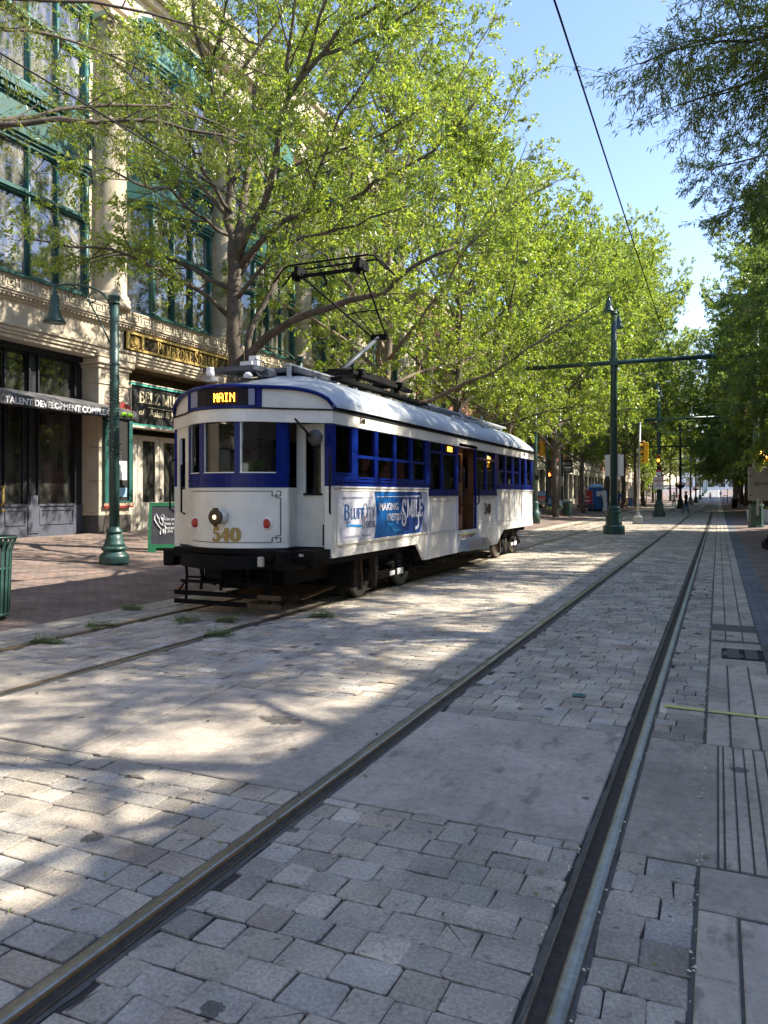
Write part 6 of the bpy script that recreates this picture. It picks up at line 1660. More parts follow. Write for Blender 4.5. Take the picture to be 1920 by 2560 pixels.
mb.build('emblem', ['white_paint', 'sign_red'], t); mb = MB()
for x in (-.6, .56): mb.tube([(x, 0, 0), (x, 0, 1.75)], .025, 6)
mb.box(-.7, .7, -.1, .3, .25, .5, 1); mb.build('stand', ['galv', 'timber'], t)
mb = MB()
P = [(-.25, 1.55), (.0, 1.75), (.22, 1.72), (.34, 1.1), (.38, .5), (.42, .05), (-.05, .0), (.05, .6), (-.05, 1.1)]; mb.prism(P, -.03, .03, 0, 'xzy'); mb.box(.30, .36, -.04, .04, 0, 1.85, 1); tag(mb.build('feather_banner', ['white_paint', 'cloth_blue'], None, loc=(-8.75, 65, .1)), 'white and dark blue feather banner right of the portable toilet', 'banner')
mb = MB(); mb.box(-.5, .5, -.3, .3, .3, 1.9, 0, .1); mb.prism([(-.5, 1.9), (.5, 1.9), (0, 2.6)], -.3, .3, 0, 'xzy'); tag(mb.build('tent', 'ad_white', None, loc=(-9.6, 97, .1)), 'small white and pink tent beneath the trees behind the grey signal pole', 'tent')
for x, y, m, lb in ((-10.0, 93, 'cream', 'cream rubbish tub left of the small tent'), (-9.2, 92, 'blue_plastic', 'dark blue rubbish tub right of the small tent')):
    mb = MB(); mb.lathe([(.28, 0), (.36, .9), (.40, .92), (.40, 1.0), (.30, 1.0)], n=18); tag(mb.build('tub', m, None, loc=(x, y, G(x))), lb, 'tub')
# parked cars
def car(lb, loc, rz, m='car_red', lc='car'):
    t = thing('parked_car', lb, lc, loc, rz)
    Lc, W = 4.6, .88
    prof = [(-2.3, .35), (-2.32, .75), (-2.1, .92), (-1.1, 1.02), (-.55, 1.46), (.7, 1.52), (1.35, 1.10), (2.15, 1.0), (2.3, .8), (2.3, .35)]
    mb = MB(); n = len(prof); vs = []
    for x, k in ((-W, 1), (-W*.98, 1), (W*.98, 1), (W, 1)):
        for y, z in prof:
            inn = .82 if z > 1.2 else 1; vs.append((x*inn, y, z if abs(x) < W else min(z, z)))
    fs = [[j*n+i, j*n+(i+1) % n, (j+1)*n+(i+1) % n, (j+1)*n+i] for j in range(3) for i in range(n)]+[list(range(n)), [3*n+i for i in range(n)][::-1]]
    mb.add(vs, fs); mb.build('body', m, t)
    mb = MB(); a = .78; mb.add([(-a, -1.06, 1.05), (a, -1.06, 1.05), (a*.9, -.60, 1.44), (-a*.9, -.60, 1.44)], [[0, 1, 2, 3]]); mb.build('windscreen', 'pale_blue', t, fix=False)
    for s in (-1, 1):
        mb = MB(); mb.add([(s*(W-.0), -.9, 1.04), (s*(W-.0), 1.1, 1.06), (s*.75, .7, 1.44), (s*.75, -.5, 1.40)], [[0, 1, 2, 3]]); mb.build('side_window', 'shop_glass', t, fix=False)
        mb = MB(); mb.sphere((s*.66, -2.26, .72), .13, 12, 6, 0, (1.2, .5, .7)); mb.build('headlight', 'silver', t)
        for y in (-1.4, 1.4):
            mb = MB(); mb.lathe([(.2, -.10), (.33, -.10), (.34, 0), (.33, .08), (.2, .1)], (s*.80, y, .34), 20, 0, ax='x'); o = mb.build('wheel', 'tyre', t); mb = MB(); mb.lathe([(.19, -.11), (.19, .11)], (s*.80, y, .34), 14, 0, ax='x'); mb.build('rim', 'silver', o)
    mb = MB(); mb.box(-.75, .75, -2.36, -2.28, .38, .56); mb.box(-.4, .4, -2.34, -2.30, .62, .80); mb.build('bumper', 'silver', t)
    return t
car('red car parked at the far left corner behind the signal poles', (-14.0, 67.5, .3), 0)
car('white car parked beyond the red one near the shopfront', (-13.2, 88, .3), 0, 'white_paint'); 
# right side
t = thing('signal_cabinet', 'grey electrical cabinet with black graffiti on a dark green pole', 'cabinet', (1.56, 38.3, .03))
mb = MB(); mb.lathe([(.34, 0), (.31, .12), (.29, .9), (.33, .98), (.30, 1.05)], n=8, smooth=False); mb.tube([(0, 0, 1), (0, 0, 9.2)], [.15, .12], 16); mb.box(.0, .1, -.42, -.25, .55, 1.25, 1); mb.build('pole', ['pole_green', 'galv'], t)
mb = MB(); mb.box(-.34, .72, -.62, -.16, 1.22, 2.72, 0, .025); mb.box(-.31, .69, -.635, -.62, 1.26, 2.68, 0, .005); mb.box(-.12, .26, -.642, -.636, 2.28, 2.46, 0, .004); mb.box(-.25, -.18, -.645, -.636, 1.75, 2.0); o = mb.build('cabinet', 'cabinet', t)
mb = MB(); mb.box(-.30, -.25, -.645, -.636, 2.28, 2.36); mb.box(-.30, -.16, -.645, -.636, 1.42, 1.45); mb.box(-.13, -.12, -.645, -.6425, 2.28, 2.46)
g = [(-.12, 2.05), (-.08, 1.93), (.02, 1.90), (.08, 1.98), (.02, 2.06), (-.06, 2.0), (.0, 1.86), (.10, 1.92), (.16, 2.02), (.20, 1.92), (.26, 2.0), (.30, 1.93), (.38, 2.02), (.42, 1.94), (.50, 2.02), (.45, 1.88)]
for (a, b), (c, d) in zip(g[:-1], g[1:]): mb.bar((a, -.6395, b), (c, -.6395, d), .004, .022)
mb.build('graffiti', 'black', o)
mb = MB(); mb.box(-.02, .08, -.66, -.62, 1.23, 1.27); mb.sphere((-.1, -.4, 2.76), .06, 10, 6); mb.build('fitting', 'silver', o)
t = thing('traffic_signal', 'traffic signal with a glowing amber lamp above the grey cabinet', 'traffic light', (1.85, 38.0, 2.85)); signal(t, (.05, .0, 0), 1, 0, 2, .9); mb = MB(); mb.sphere((.0, -.22, .45), .19, 16, 10, 0, (1, .4, 1)); mb.build('lit_lamp', 'amber_soft', t); mb = MB(); mb.box(-.30, .3, -.1, .1, -.06, .02); mb.build('bracket', 'black', t)
t = thing('traffic_signal', 'yellow traffic signal high in the dark cypress foliage, seen side on', 'traffic light', (1.16, 38.2, 5.05)); signal(t, (0, 0, 0), None, R(75), 3, .7); mb = MB(); mb.tube([(0, 0, .1), (.4, .1, .1)], .03, 6); mb.tube([(0, 0, .7), (.4, .1, .7)], .03, 6); mb.build('bracket', 'silver', t)
for i, (x, lb) in enumerate(((1.60, 'tapered white square planter left of the cabinet pole'), (2.40, 'tapered white square planter right of the cabinet pole'))):
    t = thing('square_planter', lb, 'planter', (x, 45.5, G(x)), group='white planters on the right pavement')
    mb = MB(); mb.lathe([(.20, 0), (.31, .66), (.27, .66), (.26, .60)], n=4, smooth=False); mb.build('tub', 'planter_white', t, rz=R(45)); leaves('foliage', t, (0, 0, .58), (.2, .2, .25), 60, .06, ['plant_leaf', 'plant_lime'], 7+i)
# scooter
t = thing('electric_scooter', 'black electric scooter standing on the right pavement, cut by the photo edge', 'scooter', (1.20, 23.2, G(1.2)), R(-18))
mb = MB()
for x in (0, .88):
    o = MB(); o.lathe([(.07, -.03), (.125, -.03), (.135, 0), (.125, .03), (.07, .03)], (x, 0, .135), 20, 0, ax='y'); w_ = o.build('wheel', 'tyre', t); o = MB(); o.lathe([(.07, -.02), (.07, .02)], (x, 0, .135), 14, 0, ax='y'); o.build('rim', 'silver', w_)
mb = MB(); mb.box(.12, .80, -.08, .08, .13, .19, 0, .015); mb.tube([(.80, 0, .17), (.90, 0, .20)], .03, 8); mb.build('deck', 'black', t)
mb = MB(); mb.tube([(0, .045, .135), (.02, .045, .28), (.05, 0, .32)], .015, 6); mb.tube([(0, -.045, .135), (.02, -.045, .28), (.05, 0, .32)], .015, 6); mb.tube([(.04, 0, .30), (.16, 0, 1.12)], .026, 10); mb.box(-.03, .12, -.06, .06, .27, .31, 0, .01); mb.build('stem', 'black', t)
mb = MB(); mb.tube([(.075, 0, .50), (.095, 0, .68)], .029, 10); mb.build('stem_band', 'sign_red', t)
mb = MB(); mb.tube([(.16, -.25, 1.14), (.16, .25, 1.14)], .017, 8); mb.box(.08, .2, -.05, .05, 1.12, 1.19, 0, .01); mb.box(.12, .16, -.05, .03, .90, 1.02, 1); mb.build('handlebar', ['black', 'white_paint'], t)
# a tall stand far away on the right
t = thing('metal_stand', 'thin dark metal stand beside the far person in blue', 'stand', (1.2, 150, G(1.2, 150))); mb = MB()
for x in (-.35, .25):
    for y in (-.2, .2): mb.box(x-.03, x+.03, y-.03, y+.03, 0, 1.3)
mb.box(-.4, .3, -.25, .25, 1.2, 1.3); mb.box(-.4, .3, -.25, .25, .5, .55); mb.box(.26, .36, -.1, .1, 0, 2.4); mb.build('frame', 'black', t)
mat('twig_leaf', (.17, .24, .06), .7, var=.3, vscale=20)
# fallen leafy twigs round the left track
def twig(lb, x, y, L_, rz, seed):
    r = np.random.default_rng(seed); mb = MB()
    for b in range(4):
        a = r.uniform(-.5, .5); p = Vector((0, 0, .02)); d = Vector((math.cos(a), math.sin(a), .12)); pts = [p.copy()]
        for k in range(6): d = (d+Vector(r.normal(0, .14, 3))).normalized(); d.z = min(d.z, .3-.08*k); p = p+d*L_/6; p.z = max(p.z, .012); pts.append(p.copy())
        mb.tube([tuple(q) for q in pts], .005, 4, 0)
        for q in pts[1:]:
            for k in range(16):
                u = Vector((r.normal(0, 1), r.normal(0, 1), abs(r.normal(0, .35)))).normalized(); e = u.cross(Vector((0, 0, 1))).normalized()*.006; l_ = r.uniform(.05, .11); q0 = q+Vector(r.normal(0, .03, 3)); q0.z = max(.008, q0.z)
                mb.add([tuple(q0), tuple(q0+u*l_*.5+e), tuple(q0+u*l_), tuple(q0+u*l_*.5-e)], [[0, 1, 2, 3]], 1)
    o = mb.build('fallen_twig', ['bark', 'twig_leaf'], None, (x, y, G(x)), rz, fix=False); o.scale = (.8, .8, .6); tag(o, lb, 'twig', 'green cypress twigs fallen round the left track')
for a in (('bushy fallen green twig nearest the litter bin', -6.75, 6.72, .42, .2, 1), ('flat fallen green twig lying across the left rail at the photo edge', -6.55, 5.75, .45, .3, 2), ('fallen green twig in shade in front of the tram between the rails', -6.05, 7.45, .4, 0, 3), ('fallen green twig on the paving in front of the tram number', -5.55, 7.55, .35, .4, 4),
          ('bright fallen green twig on the paving right of the tram platform', -4.65, 8.25, .40, .5, 5), ('fallen green twig beside the right hand rail of the left track', -5.1, 6.75, .35, .8, 6), ('small fallen green twig left of the left track near the brick edge', -7.3, 7.9, .35, .2, 8)): twig(*a)
mb = MB(); mb.sphere((0, 0, .012), .07, 8, 4, 0, (1, .7, .25)); tag(mb.build('orange_leaf', 'orange_leaf', None, (-7.9, 9.9, G(-7.9))), 'orange dead leaf on the brick left of the tram', 'leaf')
mb = MB(); mb.grid([[(.05*i, .04*j, .01+.012*((i*j) % 2)) for i in range(3)] for j in range(3)], 0, False); tag(mb.build('paper_scrap', 'green_pale', None, (-1.02, 5.85, 0)), 'small crumpled pale green paper scrap between the right hand rails', 'litter')
# loose dead leaves and grit over the brick and the paving
mb = MB(); r = np.random.default_rng(11)
for k in range(900):
    if k % 3 == 0: x, y = r.uniform(-15.5, -7.5), r.uniform(5, 22)
    elif k % 3 == 1: x, y = r.uniform(-7, .6), 2+r.random()**1.5*22
    else: x, y = r.choice([-7.36, -6.89, -4.95, -.08, .39, -1.98])+r.normal(0, .05), 2+r.random()*22
    s_ = r.uniform(.008, .026); a = r.uniform(0, PI); z = G(x)+.009; d = (math.cos(a)*s_, math.sin(a)*s_)
    mb.add([(x-d[0], y-d[1], z), (x+d[1]*.4, y-d[0]*.4, z+.006), (x+d[0], y+d[1], z+.002), (x-d[1]*.4, y+d[0]*.4, z+.001)], [[0, 1, 2, 3]], int(r.integers(0, 3)))
tag(mb.build('dead_leaves', ['cream_wood', 'timber', 'twig_leaf'], fix=False), 'small dead leaves scattered over the brick pavement and the setts', 'dead leaves', kind='stuff')
# ================================================================ trees
def densify(P, step, r, jit):
    P = [np.array(p, float) for p in P]; out = []
    n = len(P)
    for i in range(n-1):
        p0 = P[max(i-1, 0)]; p1 = P[i]; p2 = P[i+1]; p3 = P[min(i+2, n-1)]
        k = max(1, int(np.linalg.norm(p2-p1)/step))
        for j in range(k):
            t = j/k; out.append(.5*((2*p1)+(-p0+p2)*t+(2*p0-5*p1+4*p2-p3)*t*t+(-p0+3*p1-3*p2+p3)*t**3)+(r.normal(0, jit, 3) if (i or j) else 0))
    out.append(P[-1]); return out
def nrm(v): return v/(np.linalg.norm(v)+1e-9)
def perp(r, d):
    v = r.normal(0, 1, 3); v -= d*v.dot(d); return nrm(v)
def grow(seed, limbs, step2=.38, len2=1.9, step3=.22, len3=(.3, .75), up=.06, start=.2, nleaf=26, ll=(.07, .12), lw=.36, droop=0., ang2=(.6, 1.1), cyl=None, spread=.09, tubes3=True, axis=None, flat=0., clump=.55, bare=.12):
    r = np.random.default_rng(seed); mb = MB(); T0 = []; T1 = []
    for limb in limbs:
        P, r0, r1 = limb[:3]; st = limb[3] if len(limb) > 3 else start
        D = densify(P, .35, r, .02 if r0 > .05 else .03); m = len(D)
        rad = [r0+(r1-r0)*(i/(m-1))**.8 for i in range(m)]
        mb.tube([tuple(p) for p in D], rad, 12 if r0 > .12 else 7, 0)
        if st >= 1: continue
        s = [0]
        for i in range(1, m): s.append(s[-1]+np.linalg.norm(D[i]-D[i-1]))
        L_ = s[-1]; q = st*L_; i = 0
        while q < L_:
            while i < m-2 and s[i+1] < q: i += 1
            p = D[i]+(D[i+1]-D[i])*((q-s[i])/max(1e-6, s[i+1]-s[i])); t = nrm(D[i+1]-D[i]); fr = q/L_
            l2 = len2*(.45+.6*(1-fr))*r.uniform(.6, 1.25); a = r.uniform(*ang2); v = perp(r, t)
            if flat: v[2] *= (1-flat); v = nrm(v)
            d = nrm(t*math.cos(a)+v*math.sin(a)); pts = [p]; k = max(3, int(l2/.22))
            rr = min(rad[i]*.55, .006+.010*l2)
            for j in range(k):
                d = nrm(d+r.normal(0, .13, 3)+np.array([0, 0, up-droop*.08*(j/k)])); pts.append(pts[-1]+d*l2/k)
            mb.tube([tuple(x) for x in pts], [rr+(.003-rr)*j/k for j in range(k+1)], 4, 0, cap=False)
            u = .15*l2
            while u < l2:
                j = min(k-1, int(u/l2*k)); b = pts[j]+(pts[j+1]-pts[j])*(u/l2*k-j); dd = nrm(pts[j+1]-pts[j])
                l3 = r.uniform(*len3); a = r.uniform(.5, 1.1); v = perp(r, dd); e = nrm(dd*math.cos(a)+v*math.sin(a)+np.array([0, 0, -droop*.5])); 
                if r.random() > bare: T0.append(b); T1.append(b+e*l3)
                u += step3*r.uniform(.7, 1.3)
            T0.append(pts[-2]); T1.append(pts[-1]+d*.2)
            q += step2*r.uniform(.6, 1.4)
    T0 = np.array(T0); T1 = np.array(T1)
    if tubes3:
        for a, b in zip(T0, T1): mb.tube([tuple(a), tuple((a+b)/2+r.normal(0, .015, 3)), tuple(b)], [.0035, .003, .0015], 3, 0, cap=False)
    n = len(T0)*nleaf; idx = np.repeat(np.arange(len(T0)), nleaf); t = (.12+.98*r.uniform(0, 1, n)**clump)[:, None]
    C = T0[idx]*(1-t)+T1[idx]*t+r.normal(0, spread*.35, (n, 3)); ax = T1[idx]-T0[idx]; ax /= np.linalg.norm(ax, axis=1)[:, None]+1e-9
    dv = ax*.7+r.normal(0, .62, (n, 3)); dv[:, 2] -= droop; dv /= np.linalg.norm(dv, axis=1)[:, None]
    nn = np.cross(dv, r.normal(0, 1, (n, 3))); nn /= np.linalg.norm(nn, axis=1)[:, None]+1e-9
    l = r.uniform(*ll, n)[:, None]; wv = nn*l*lw/2
    bulge = np.cross(dv, nn)*l*.06
    V = np.stack([C, C+dv*l*.45+wv+bulge, C+dv*l, C+dv*l*.45-wv+bulge], 1).reshape(-1, 3)
    lum = r.uniform(.7, 1.25, n); tw = np.repeat(r.uniform(.75, 1.2, len(T0)), nleaf); yel = r.uniform(-.1, .25, n)
    tint = np.stack([lum*tw*(1+yel), lum*tw, lum*tw*(1-yel)], 1); tint = np.repeat(tint, 4, 0)
    return mb, V, tint
def tree(name, label, loc, data, bark='bark', leaf='oak_leaf', group='street trees', cat='tree', rz=0):
    mb, V, tint = data; t = thing(name, label, cat, loc, rz, group)
    mb.build('trunk', bark, t, fix=False)
    n = len(V); np_mesh('crown', V, np.arange(n), np.full(n//4, 4), leaf, tint=tint, parent=t)
    return t
def rel(L, o): return [(x-o[0], y-o[1], z-o[2]) for x, y, z in L]
# --- the big oak behind the tram
o1 = (-10.4, 14.9, .15)
A = {
'a1': [(-10.5, 14.8, 5.7), (-10.8, 14.4, 6.1), (-11.0, 13.9, 6.3), (-11.3, 13.4, 6.5), (-11.6, 12.7, 6.7), (-11.7, 12.3, 6.7), (-12.1, 11.6, 6.6), (-12.6, 10.9, 6.6)],
'a2': [(-10.4, 14.8, 6.3), (-11.0, 14.7, 6.6), (-11.5, 14.6, 6.9), (-12.4, 14.4, 7.3), (-13.0, 14.3, 7.5), (-13.9, 14.1, 7.8)],
'a3': [(-10.5, 14.8, 7.6), (-10.6, 14.1, 7.7), (-10.6, 13.4, 7.8), (-10.6, 12.8, 7.9), (-10.6, 12.3, 7.8), (-10.9, 11.6, 7.9), (-11.2, 10.9, 8.0)],
'a4': [(-10.4, 14.8, 7.9), (-11.3, 15.1, 8.8), (-12.0, 15.5, 9.4), (-13.2, 15.5, 10.2), (-14.2, 15.6, 10.7), (-15.0, 15.4, 11.3)],
'a5': [(-10.4, 14.8, 8.1), (-10.5, 13.9, 8.7), (-10.3, 13.2, 8.9), (-10.2, 12.5, 9.1), (-10.3, 11.9, 9.4), (-10.4, 11.0, 9.7)],
'b1': [(-10.4, 14.9, 7.2), (-10.5, 14.8, 8.0), (-10.4, 14.7, 8.6), (-10.4, 14.7, 9.2), (-10.4, 14.4, 9.9), (-10.4, 14.2, 10.3), (-10.4, 14.0, 10.8), (-10.5, 13.7, 11.4), (-10.5, 13.5, 12.0), (-10.5, 13.4, 12.8), (-10.6, 13.2, 14.5)],
'b2': [(-10.4, 14.9, 7.2), (-10.3, 15.1, 8.3), (-10.4, 15.4, 9.1), (-10.5, 15.7, 10.0), (-10.7, 16.1, 11.0), (-10.8, 16.5, 12.2), (-10.9, 16.8, 13.2), (-11.2, 16.9, 15.5)],
'b3': [(-10.35, 14.9, 7.0), (-10.0, 14.9, 7.6), (-9.6, 14.9, 8.2), (-9.2, 14.7, 8.8), (-9.0, 14.6, 9.6), (-8.7, 14.5, 10.3), (-8.3, 14.4, 10.6), (-7.7, 14.3, 10.9), (-7.2, 14.3, 11.4), (-6.3, 14.4, 11.7), (-5.5, 14.4, 12.4)],
'b4': [(-8.7, 14.5, 10.3), (-8.6, 14.3, 10.9), (-8.3, 14.1, 11.7), (-7.9, 13.8, 13.0)],
'b5': [(-10.4, 14.8, 8.7), (-10.4, 15.3, 9.6), (-10.3, 16.0, 10.3), (-10.2, 16.8, 11.2), (-9.9, 17.8, 12.4), (-9.5, 18.8, 13.6)],
'c1': [(-10.3, 15.0, 6.9), (-9.6, 14.9, 7.4), (-9.0, 14.8, 7.7), (-8.4, 14.8, 7.8), (-7.4, 14.8, 7.9), (-6.7, 14.8, 8.2), (-5.8, 14.7, 8.4), (-5.0, 14.6, 8.8), (-4.4, 14.5, 9.3)],
'c2': [(-10.3, 15.0, 6.7), (-10.1, 15.5, 7.5), (-10.0, 16.3, 8.1), (-9.9, 17.1, 8.5), (-9.3, 18.3, 9.2), (-8.6, 19.6, 9.8)],
'c3': [(-10.3, 14.9, 6.1), (-9.7, 14.8, 6.6), (-9.2, 14.6, 6.8), (-8.6, 14.4, 7.0), (-7.7, 14.3, 7.1), (-6.5, 14.2, 7.2), (-5.7, 14.1, 7.3)],
'e1': [(-8.4, 14.8, 7.8), (-7.6, 14.2, 8.7), (-6.8, 13.8, 9.5), (-5.8, 13.5, 10.4)],
'e2': [(-9.2, 14.7, 8.8), (-8.2, 15.2, 9.2), (-7.0, 15.6, 9.6), (-5.8, 15.8, 10.2)],
'e3': [(-10.4, 14.4, 9.9), (-11.4, 14.0, 10.5), (-12.4, 13.6, 11.2), (-13.4, 13.2, 11.9)],
'e4': [(-10.5, 14.0, 10.8), (-9.6, 13.2, 11.3), (-8.7, 12.6, 12.0)]}
A.update({'f1': [(-8.3, 14.4, 10.6), (-7.2, 13.6, 11.6), (-6.0, 13.2, 12.6), (-4.9, 13.0, 13.6)], 'f2': [(-7.7, 14.3, 10.9), (-6.6, 15.2, 11.8), (-5.4, 15.9, 12.8), (-4.6, 16.6, 14.2)], 'f3': [(-10.4, 14.2, 10.3), (-9.4, 14.6, 11.8), (-8.6, 15.0, 13.2), (-7.8, 15.2, 14.8)], 'f4': [(-10.6, 16.1, 11.0), (-9.6, 17.0, 12.6), (-8.6, 17.8, 14.2)],
 'f5': [(-6.3, 14.4, 11.7), (-5.2, 14.0, 11.9), (-4.3, 13.8, 12.5)], 'f6': [(-10.9, 16.8, 13.2), (-12.2, 16.4, 14.2), (-13.2, 16.0, 15.0)], 'f7': [(-11.2, 13.9, 9.2), (-12.2, 13.0, 9.8), (-13.0, 12.2, 10.2)]})
R1 = {'f1': .04, 'f2': .045, 'f3': .05, 'f4': .045, 'f5': .03, 'f6': .04, 'f7': .03, 'a1': .06, 'a2': .06, 'a3': .05, 'a4': .07, 'a5': .055, 'b1': .10, 'b2': .12, 'b3': .11, 'b4': .06, 'b5': .06, 'c1': .085, 'c2': .07, 'c3': .055, 'e1': .04, 'e2': .045, 'e3': .045, 'e4': .04}
limbs = [([(0, 0, -.2), (0, 0, .4), (.0, .0, 3), (.02, 0, 5.0), (0, 0, 6.2), (0, 0, 7.3)], .235, .15, 1)]
limbs += [(rel(A[k], o1), R1[k], .016, .16) for k in A]
low = [([(-10.2, 15.1, 3.9), (-10.1, 15.05, 4.7), (-10.1, 15.1, 5.4), (-10.0, 15.3, 5.8), (-9.8, 15.6, 6.4), (-9.7, 15.9, 7.1), (-9.5, 16.5, 8.0)], .10, .05, .6),
       ([(-10.3, 15.0, 4.0), (-9.9, 15.0, 4.9), (-9.5, 14.9, 5.2), (-8.8, 14.8, 5.4), (-8.2, 14.7, 5.5), (-7.3, 14.7, 5.7), (-6.4, 14.6, 5.8), (-5.7, 14.5, 6.2), (-4.9, 14.6, 6.5)], .13, .03, .55)]
limbs += [(rel(p, o1), a, b, c) for p, a, b, c in low]
tree('oak_tree', 'large open-branched oak behind the tram front, its trunk beside the gold sign', o1, grow(1, limbs, .25, 1.75, .15, (.25, .6), .05, .14, 27, (.045, .125), .42))
# --- generic street oaks further on
def oak_limbs(seed, H=16., R_=5.2, t0=4.2):
    r = np.random.default_rng(seed); L_ = []
    trunk = [(0, 0, -.2), (.05, 0, 1.5), (.0, .05, t0), (.15, .1, t0+3), (.1, .2, H*.65), (.2, .1, H*.86)]
    L_.append((trunk, .22, .03, .75)); n = 24
    for i in range(n):
        f = i/(n-1); z = t0-.4+(H*.72-t0)*f**1.1; az = i*2.4+r.uniform(-.4, .4); el = R(18+50*f+r.uniform(-10, 10)); ln = R_*(1.15-.62*f)*r.uniform(.85, 1.15)/max(.55, math.cos(el))*.9
        p = np.array([.1*f, .1*f, z]); d = np.array([math.cos(az)*math.cos(el+.25), math.sin(az)*math.cos(el+.25), math.sin(el+.25)]); P = [tuple(p)]
        for k in range(6):
            d = nrm(d+r.normal(0, .09, 3)+np.array([0, 0, -.05])); p = p+d*ln/6; P.append(tuple(p))
        L_.append((P, .095*(1-.5*f), .014, .22))
    return L_
V1 = tree('oak_tree', 'second street oak, its pale forked trunk right behind the pantograph', (-10.4, 23.6, .15), grow(11, oak_limbs(21, 20.5, 6.9), .28, 2.1, .18, (.3, .75), .05, .2, 30, (.06, .15), .45), 'bark_pale')
V2 = tree('oak_tree', 'third street oak, twin dark trunks above the middle of the tram', (-10.4, 31.2, .15), grow(12, oak_limbs(22, 20., 7.2), .28, 2.1, .19, (.3, .75), .05, .2, 30, (.07, .17), .45))
V3 = tree('oak_tree', 'fourth street oak, stout dark trunk above the rear of the tram', (-10.2, 39.4, .15), grow(13, oak_limbs(23, 19, 7.4), .30, 2.3, .22, (.3, .8), .05, .2, 30, (.08, .20), .48, tubes3=False))
POS = [(-9.4, 48.0, V3, 1.0, 1.2, 'fifth street oak, just right of the dark strain pole'), (-9.3, 58.0, V3, 1.0, 2.4, 'slim street oak with a V fork beside the green litter bin'), (-12.6, 62.0, V3, .85, .5, 'slim street oak with a straight brown trunk behind the corner lamp'), (-8.9, 69, V3, (1.15, 1.15, 1.32), 3.9, 'street oak behind the portable toilet'), (-8.8, 80, V3, (1.2, 1.2, 1.42), 5.0, 'street oak with a wide dark trunk behind the person in the blue shirt'), (-8.6, 90, V3, (1.25, 1.25, 1.5), .8, 'street oak with a dark trunk left of the small tent'),
       (-8.8, 102, V3, 1.35, 2.0, 'street oak over the small tent'), (-9.6, 112, V3, 1.15, 3.0, 'distant street oak on the left, first past the tent'), (-9.4, 127, V3, 1.15, 4.1, 'distant street oak on the left, second past the tent'), (-9.4, 145, V3, 1.15, 5.2, 'distant street oak on the left, third past the tent'), (-9.2, 168, V3, 1.15, .2, 'distant street oak on the left, fourth past the tent'), (-9.2, 195, V3, 1.15, 1.5, 'farthest street oak on the left side')]
for x, y, src, s, rz_, lb in POS: dup(src, (x, y, G(x, y)), rz_, lb, s)
# small bright young trees on the left in the distance
v = tree('young_tree', 'small bright green young tree left of the amber signal pole', (-7.6, 92, .02), grow(31, [([(0, 0, -.1), (0, 0, 2.2)], .07, .06, 1)]+[([(0, 0, 1.6+i*.28), (.7*math.cos(i*2.4), .7*math.sin(i*2.4), 2.2+i*.32), (1.2*math.cos(i*2.4+.2), 1.2*math.sin(i*2.4+.2), 2.9+i*.33)], .035, .01, .1) for i in range(10)], .3, 1.0, .2, (.25, .5), .03, .1, 14, (.13, .2), .5, tubes3=False), group='young trees by the left kerb')
dup(v, (-7.4, 104, .0), 1.3, 'small bright green young tree right of the amber signal pole')
# --- cypresses on the right
def cyp_limbs(seed, H=13., R_=3.6, t0=3.2, n=26, zmin=None):
    r = np.random.default_rng(seed); L_ = [([(0, 0, -.2), (0, 0, 1), (.05, 0, H*.5), (0, .05, H)], .26, .02, .9)]
    for i in range(n):
        f = i/(n-1); z = t0+(H-.8-t0)*f; az = i*2.4+r.uniform(-.3, .3); ln = R_*(1.08-.62*f)*r.uniform(.8, 1.15)
        P = [(0, 0, z)]
        for k in range(1, 5): P.append((math.cos(az+r.uniform(-.1, .1))*ln*k/4, math.sin(az+r.uniform(-.1, .1))*ln*k/4, z+.28*ln*(k/4)-.26*ln*(k/4)**2+r.normal(0, .05)))
        L_.append((P, .055*(1-.6*f)+.01, .008, .22))
    return L_
CK = dict(clump=1., bare=0., step2=.20, len2=1.45, step3=.12, len3=(.25, .6), up=-.02, start=.15, nleaf=26, ll=(.08, .15), lw=.17, droop=.55, ang2=(.6, 1.2), spread=.07, flat=.5)
# near one: a few long limbs hanging into the top right corner
o2 = (4.9, 11.2, G(4.9))
nl = [([(0, 0, -.2), (0, 0, 3), (.05, 0, 8), (0, .1, 14)], .27, .06, 1)]
for ex, ey, ez, z0, w_ in ((-5.7, -2.3, 6.35, 5.4, .05), (-5.3, -1.9, 6.0, 5.0, .045), (-4.6, -3.6, 6.6, 5.9, .05), (-5.6, -1.3, 6.9, 6.0, .05), (-5.0, -.9, 6.5, 5.6, .045), (-4.3, -1.6, 5.75, 4.9, .04), (-4.5, -2.6, 6.2, 5.3, .04), (-4.0, -1.0, 6.2, 5.2, .04), (-5.0, -2.9, 7.0, 6.2, .045)):
    nl.append(([(0, 0, z0), (ex*.3, ey*.3, z0+.75), (ex*.6, ey*.6, ez+.15), (ex*.85, ey*.85, ez+.1), (ex, ey, ez-.15)], w_, .01, .35))
nl += [(P, a, b, c) for P, a, b, c in cyp_limbs(41, 14, 4.4, 7.6, 22)[1:]]
NK = dict(CK); NK.update(step2=.12, step3=.08, nleaf=24, ll=(.05, .11), lw=.17, len2=1.1)
tree('cypress_tree', 'bald cypress whose feathery dark twigs hang down at the top right', o2, grow(5, nl, **NK), leaf='cypress_leaf', group='cypress trees on the right pavement')
o3 = (5.0, 18.6, G(5))
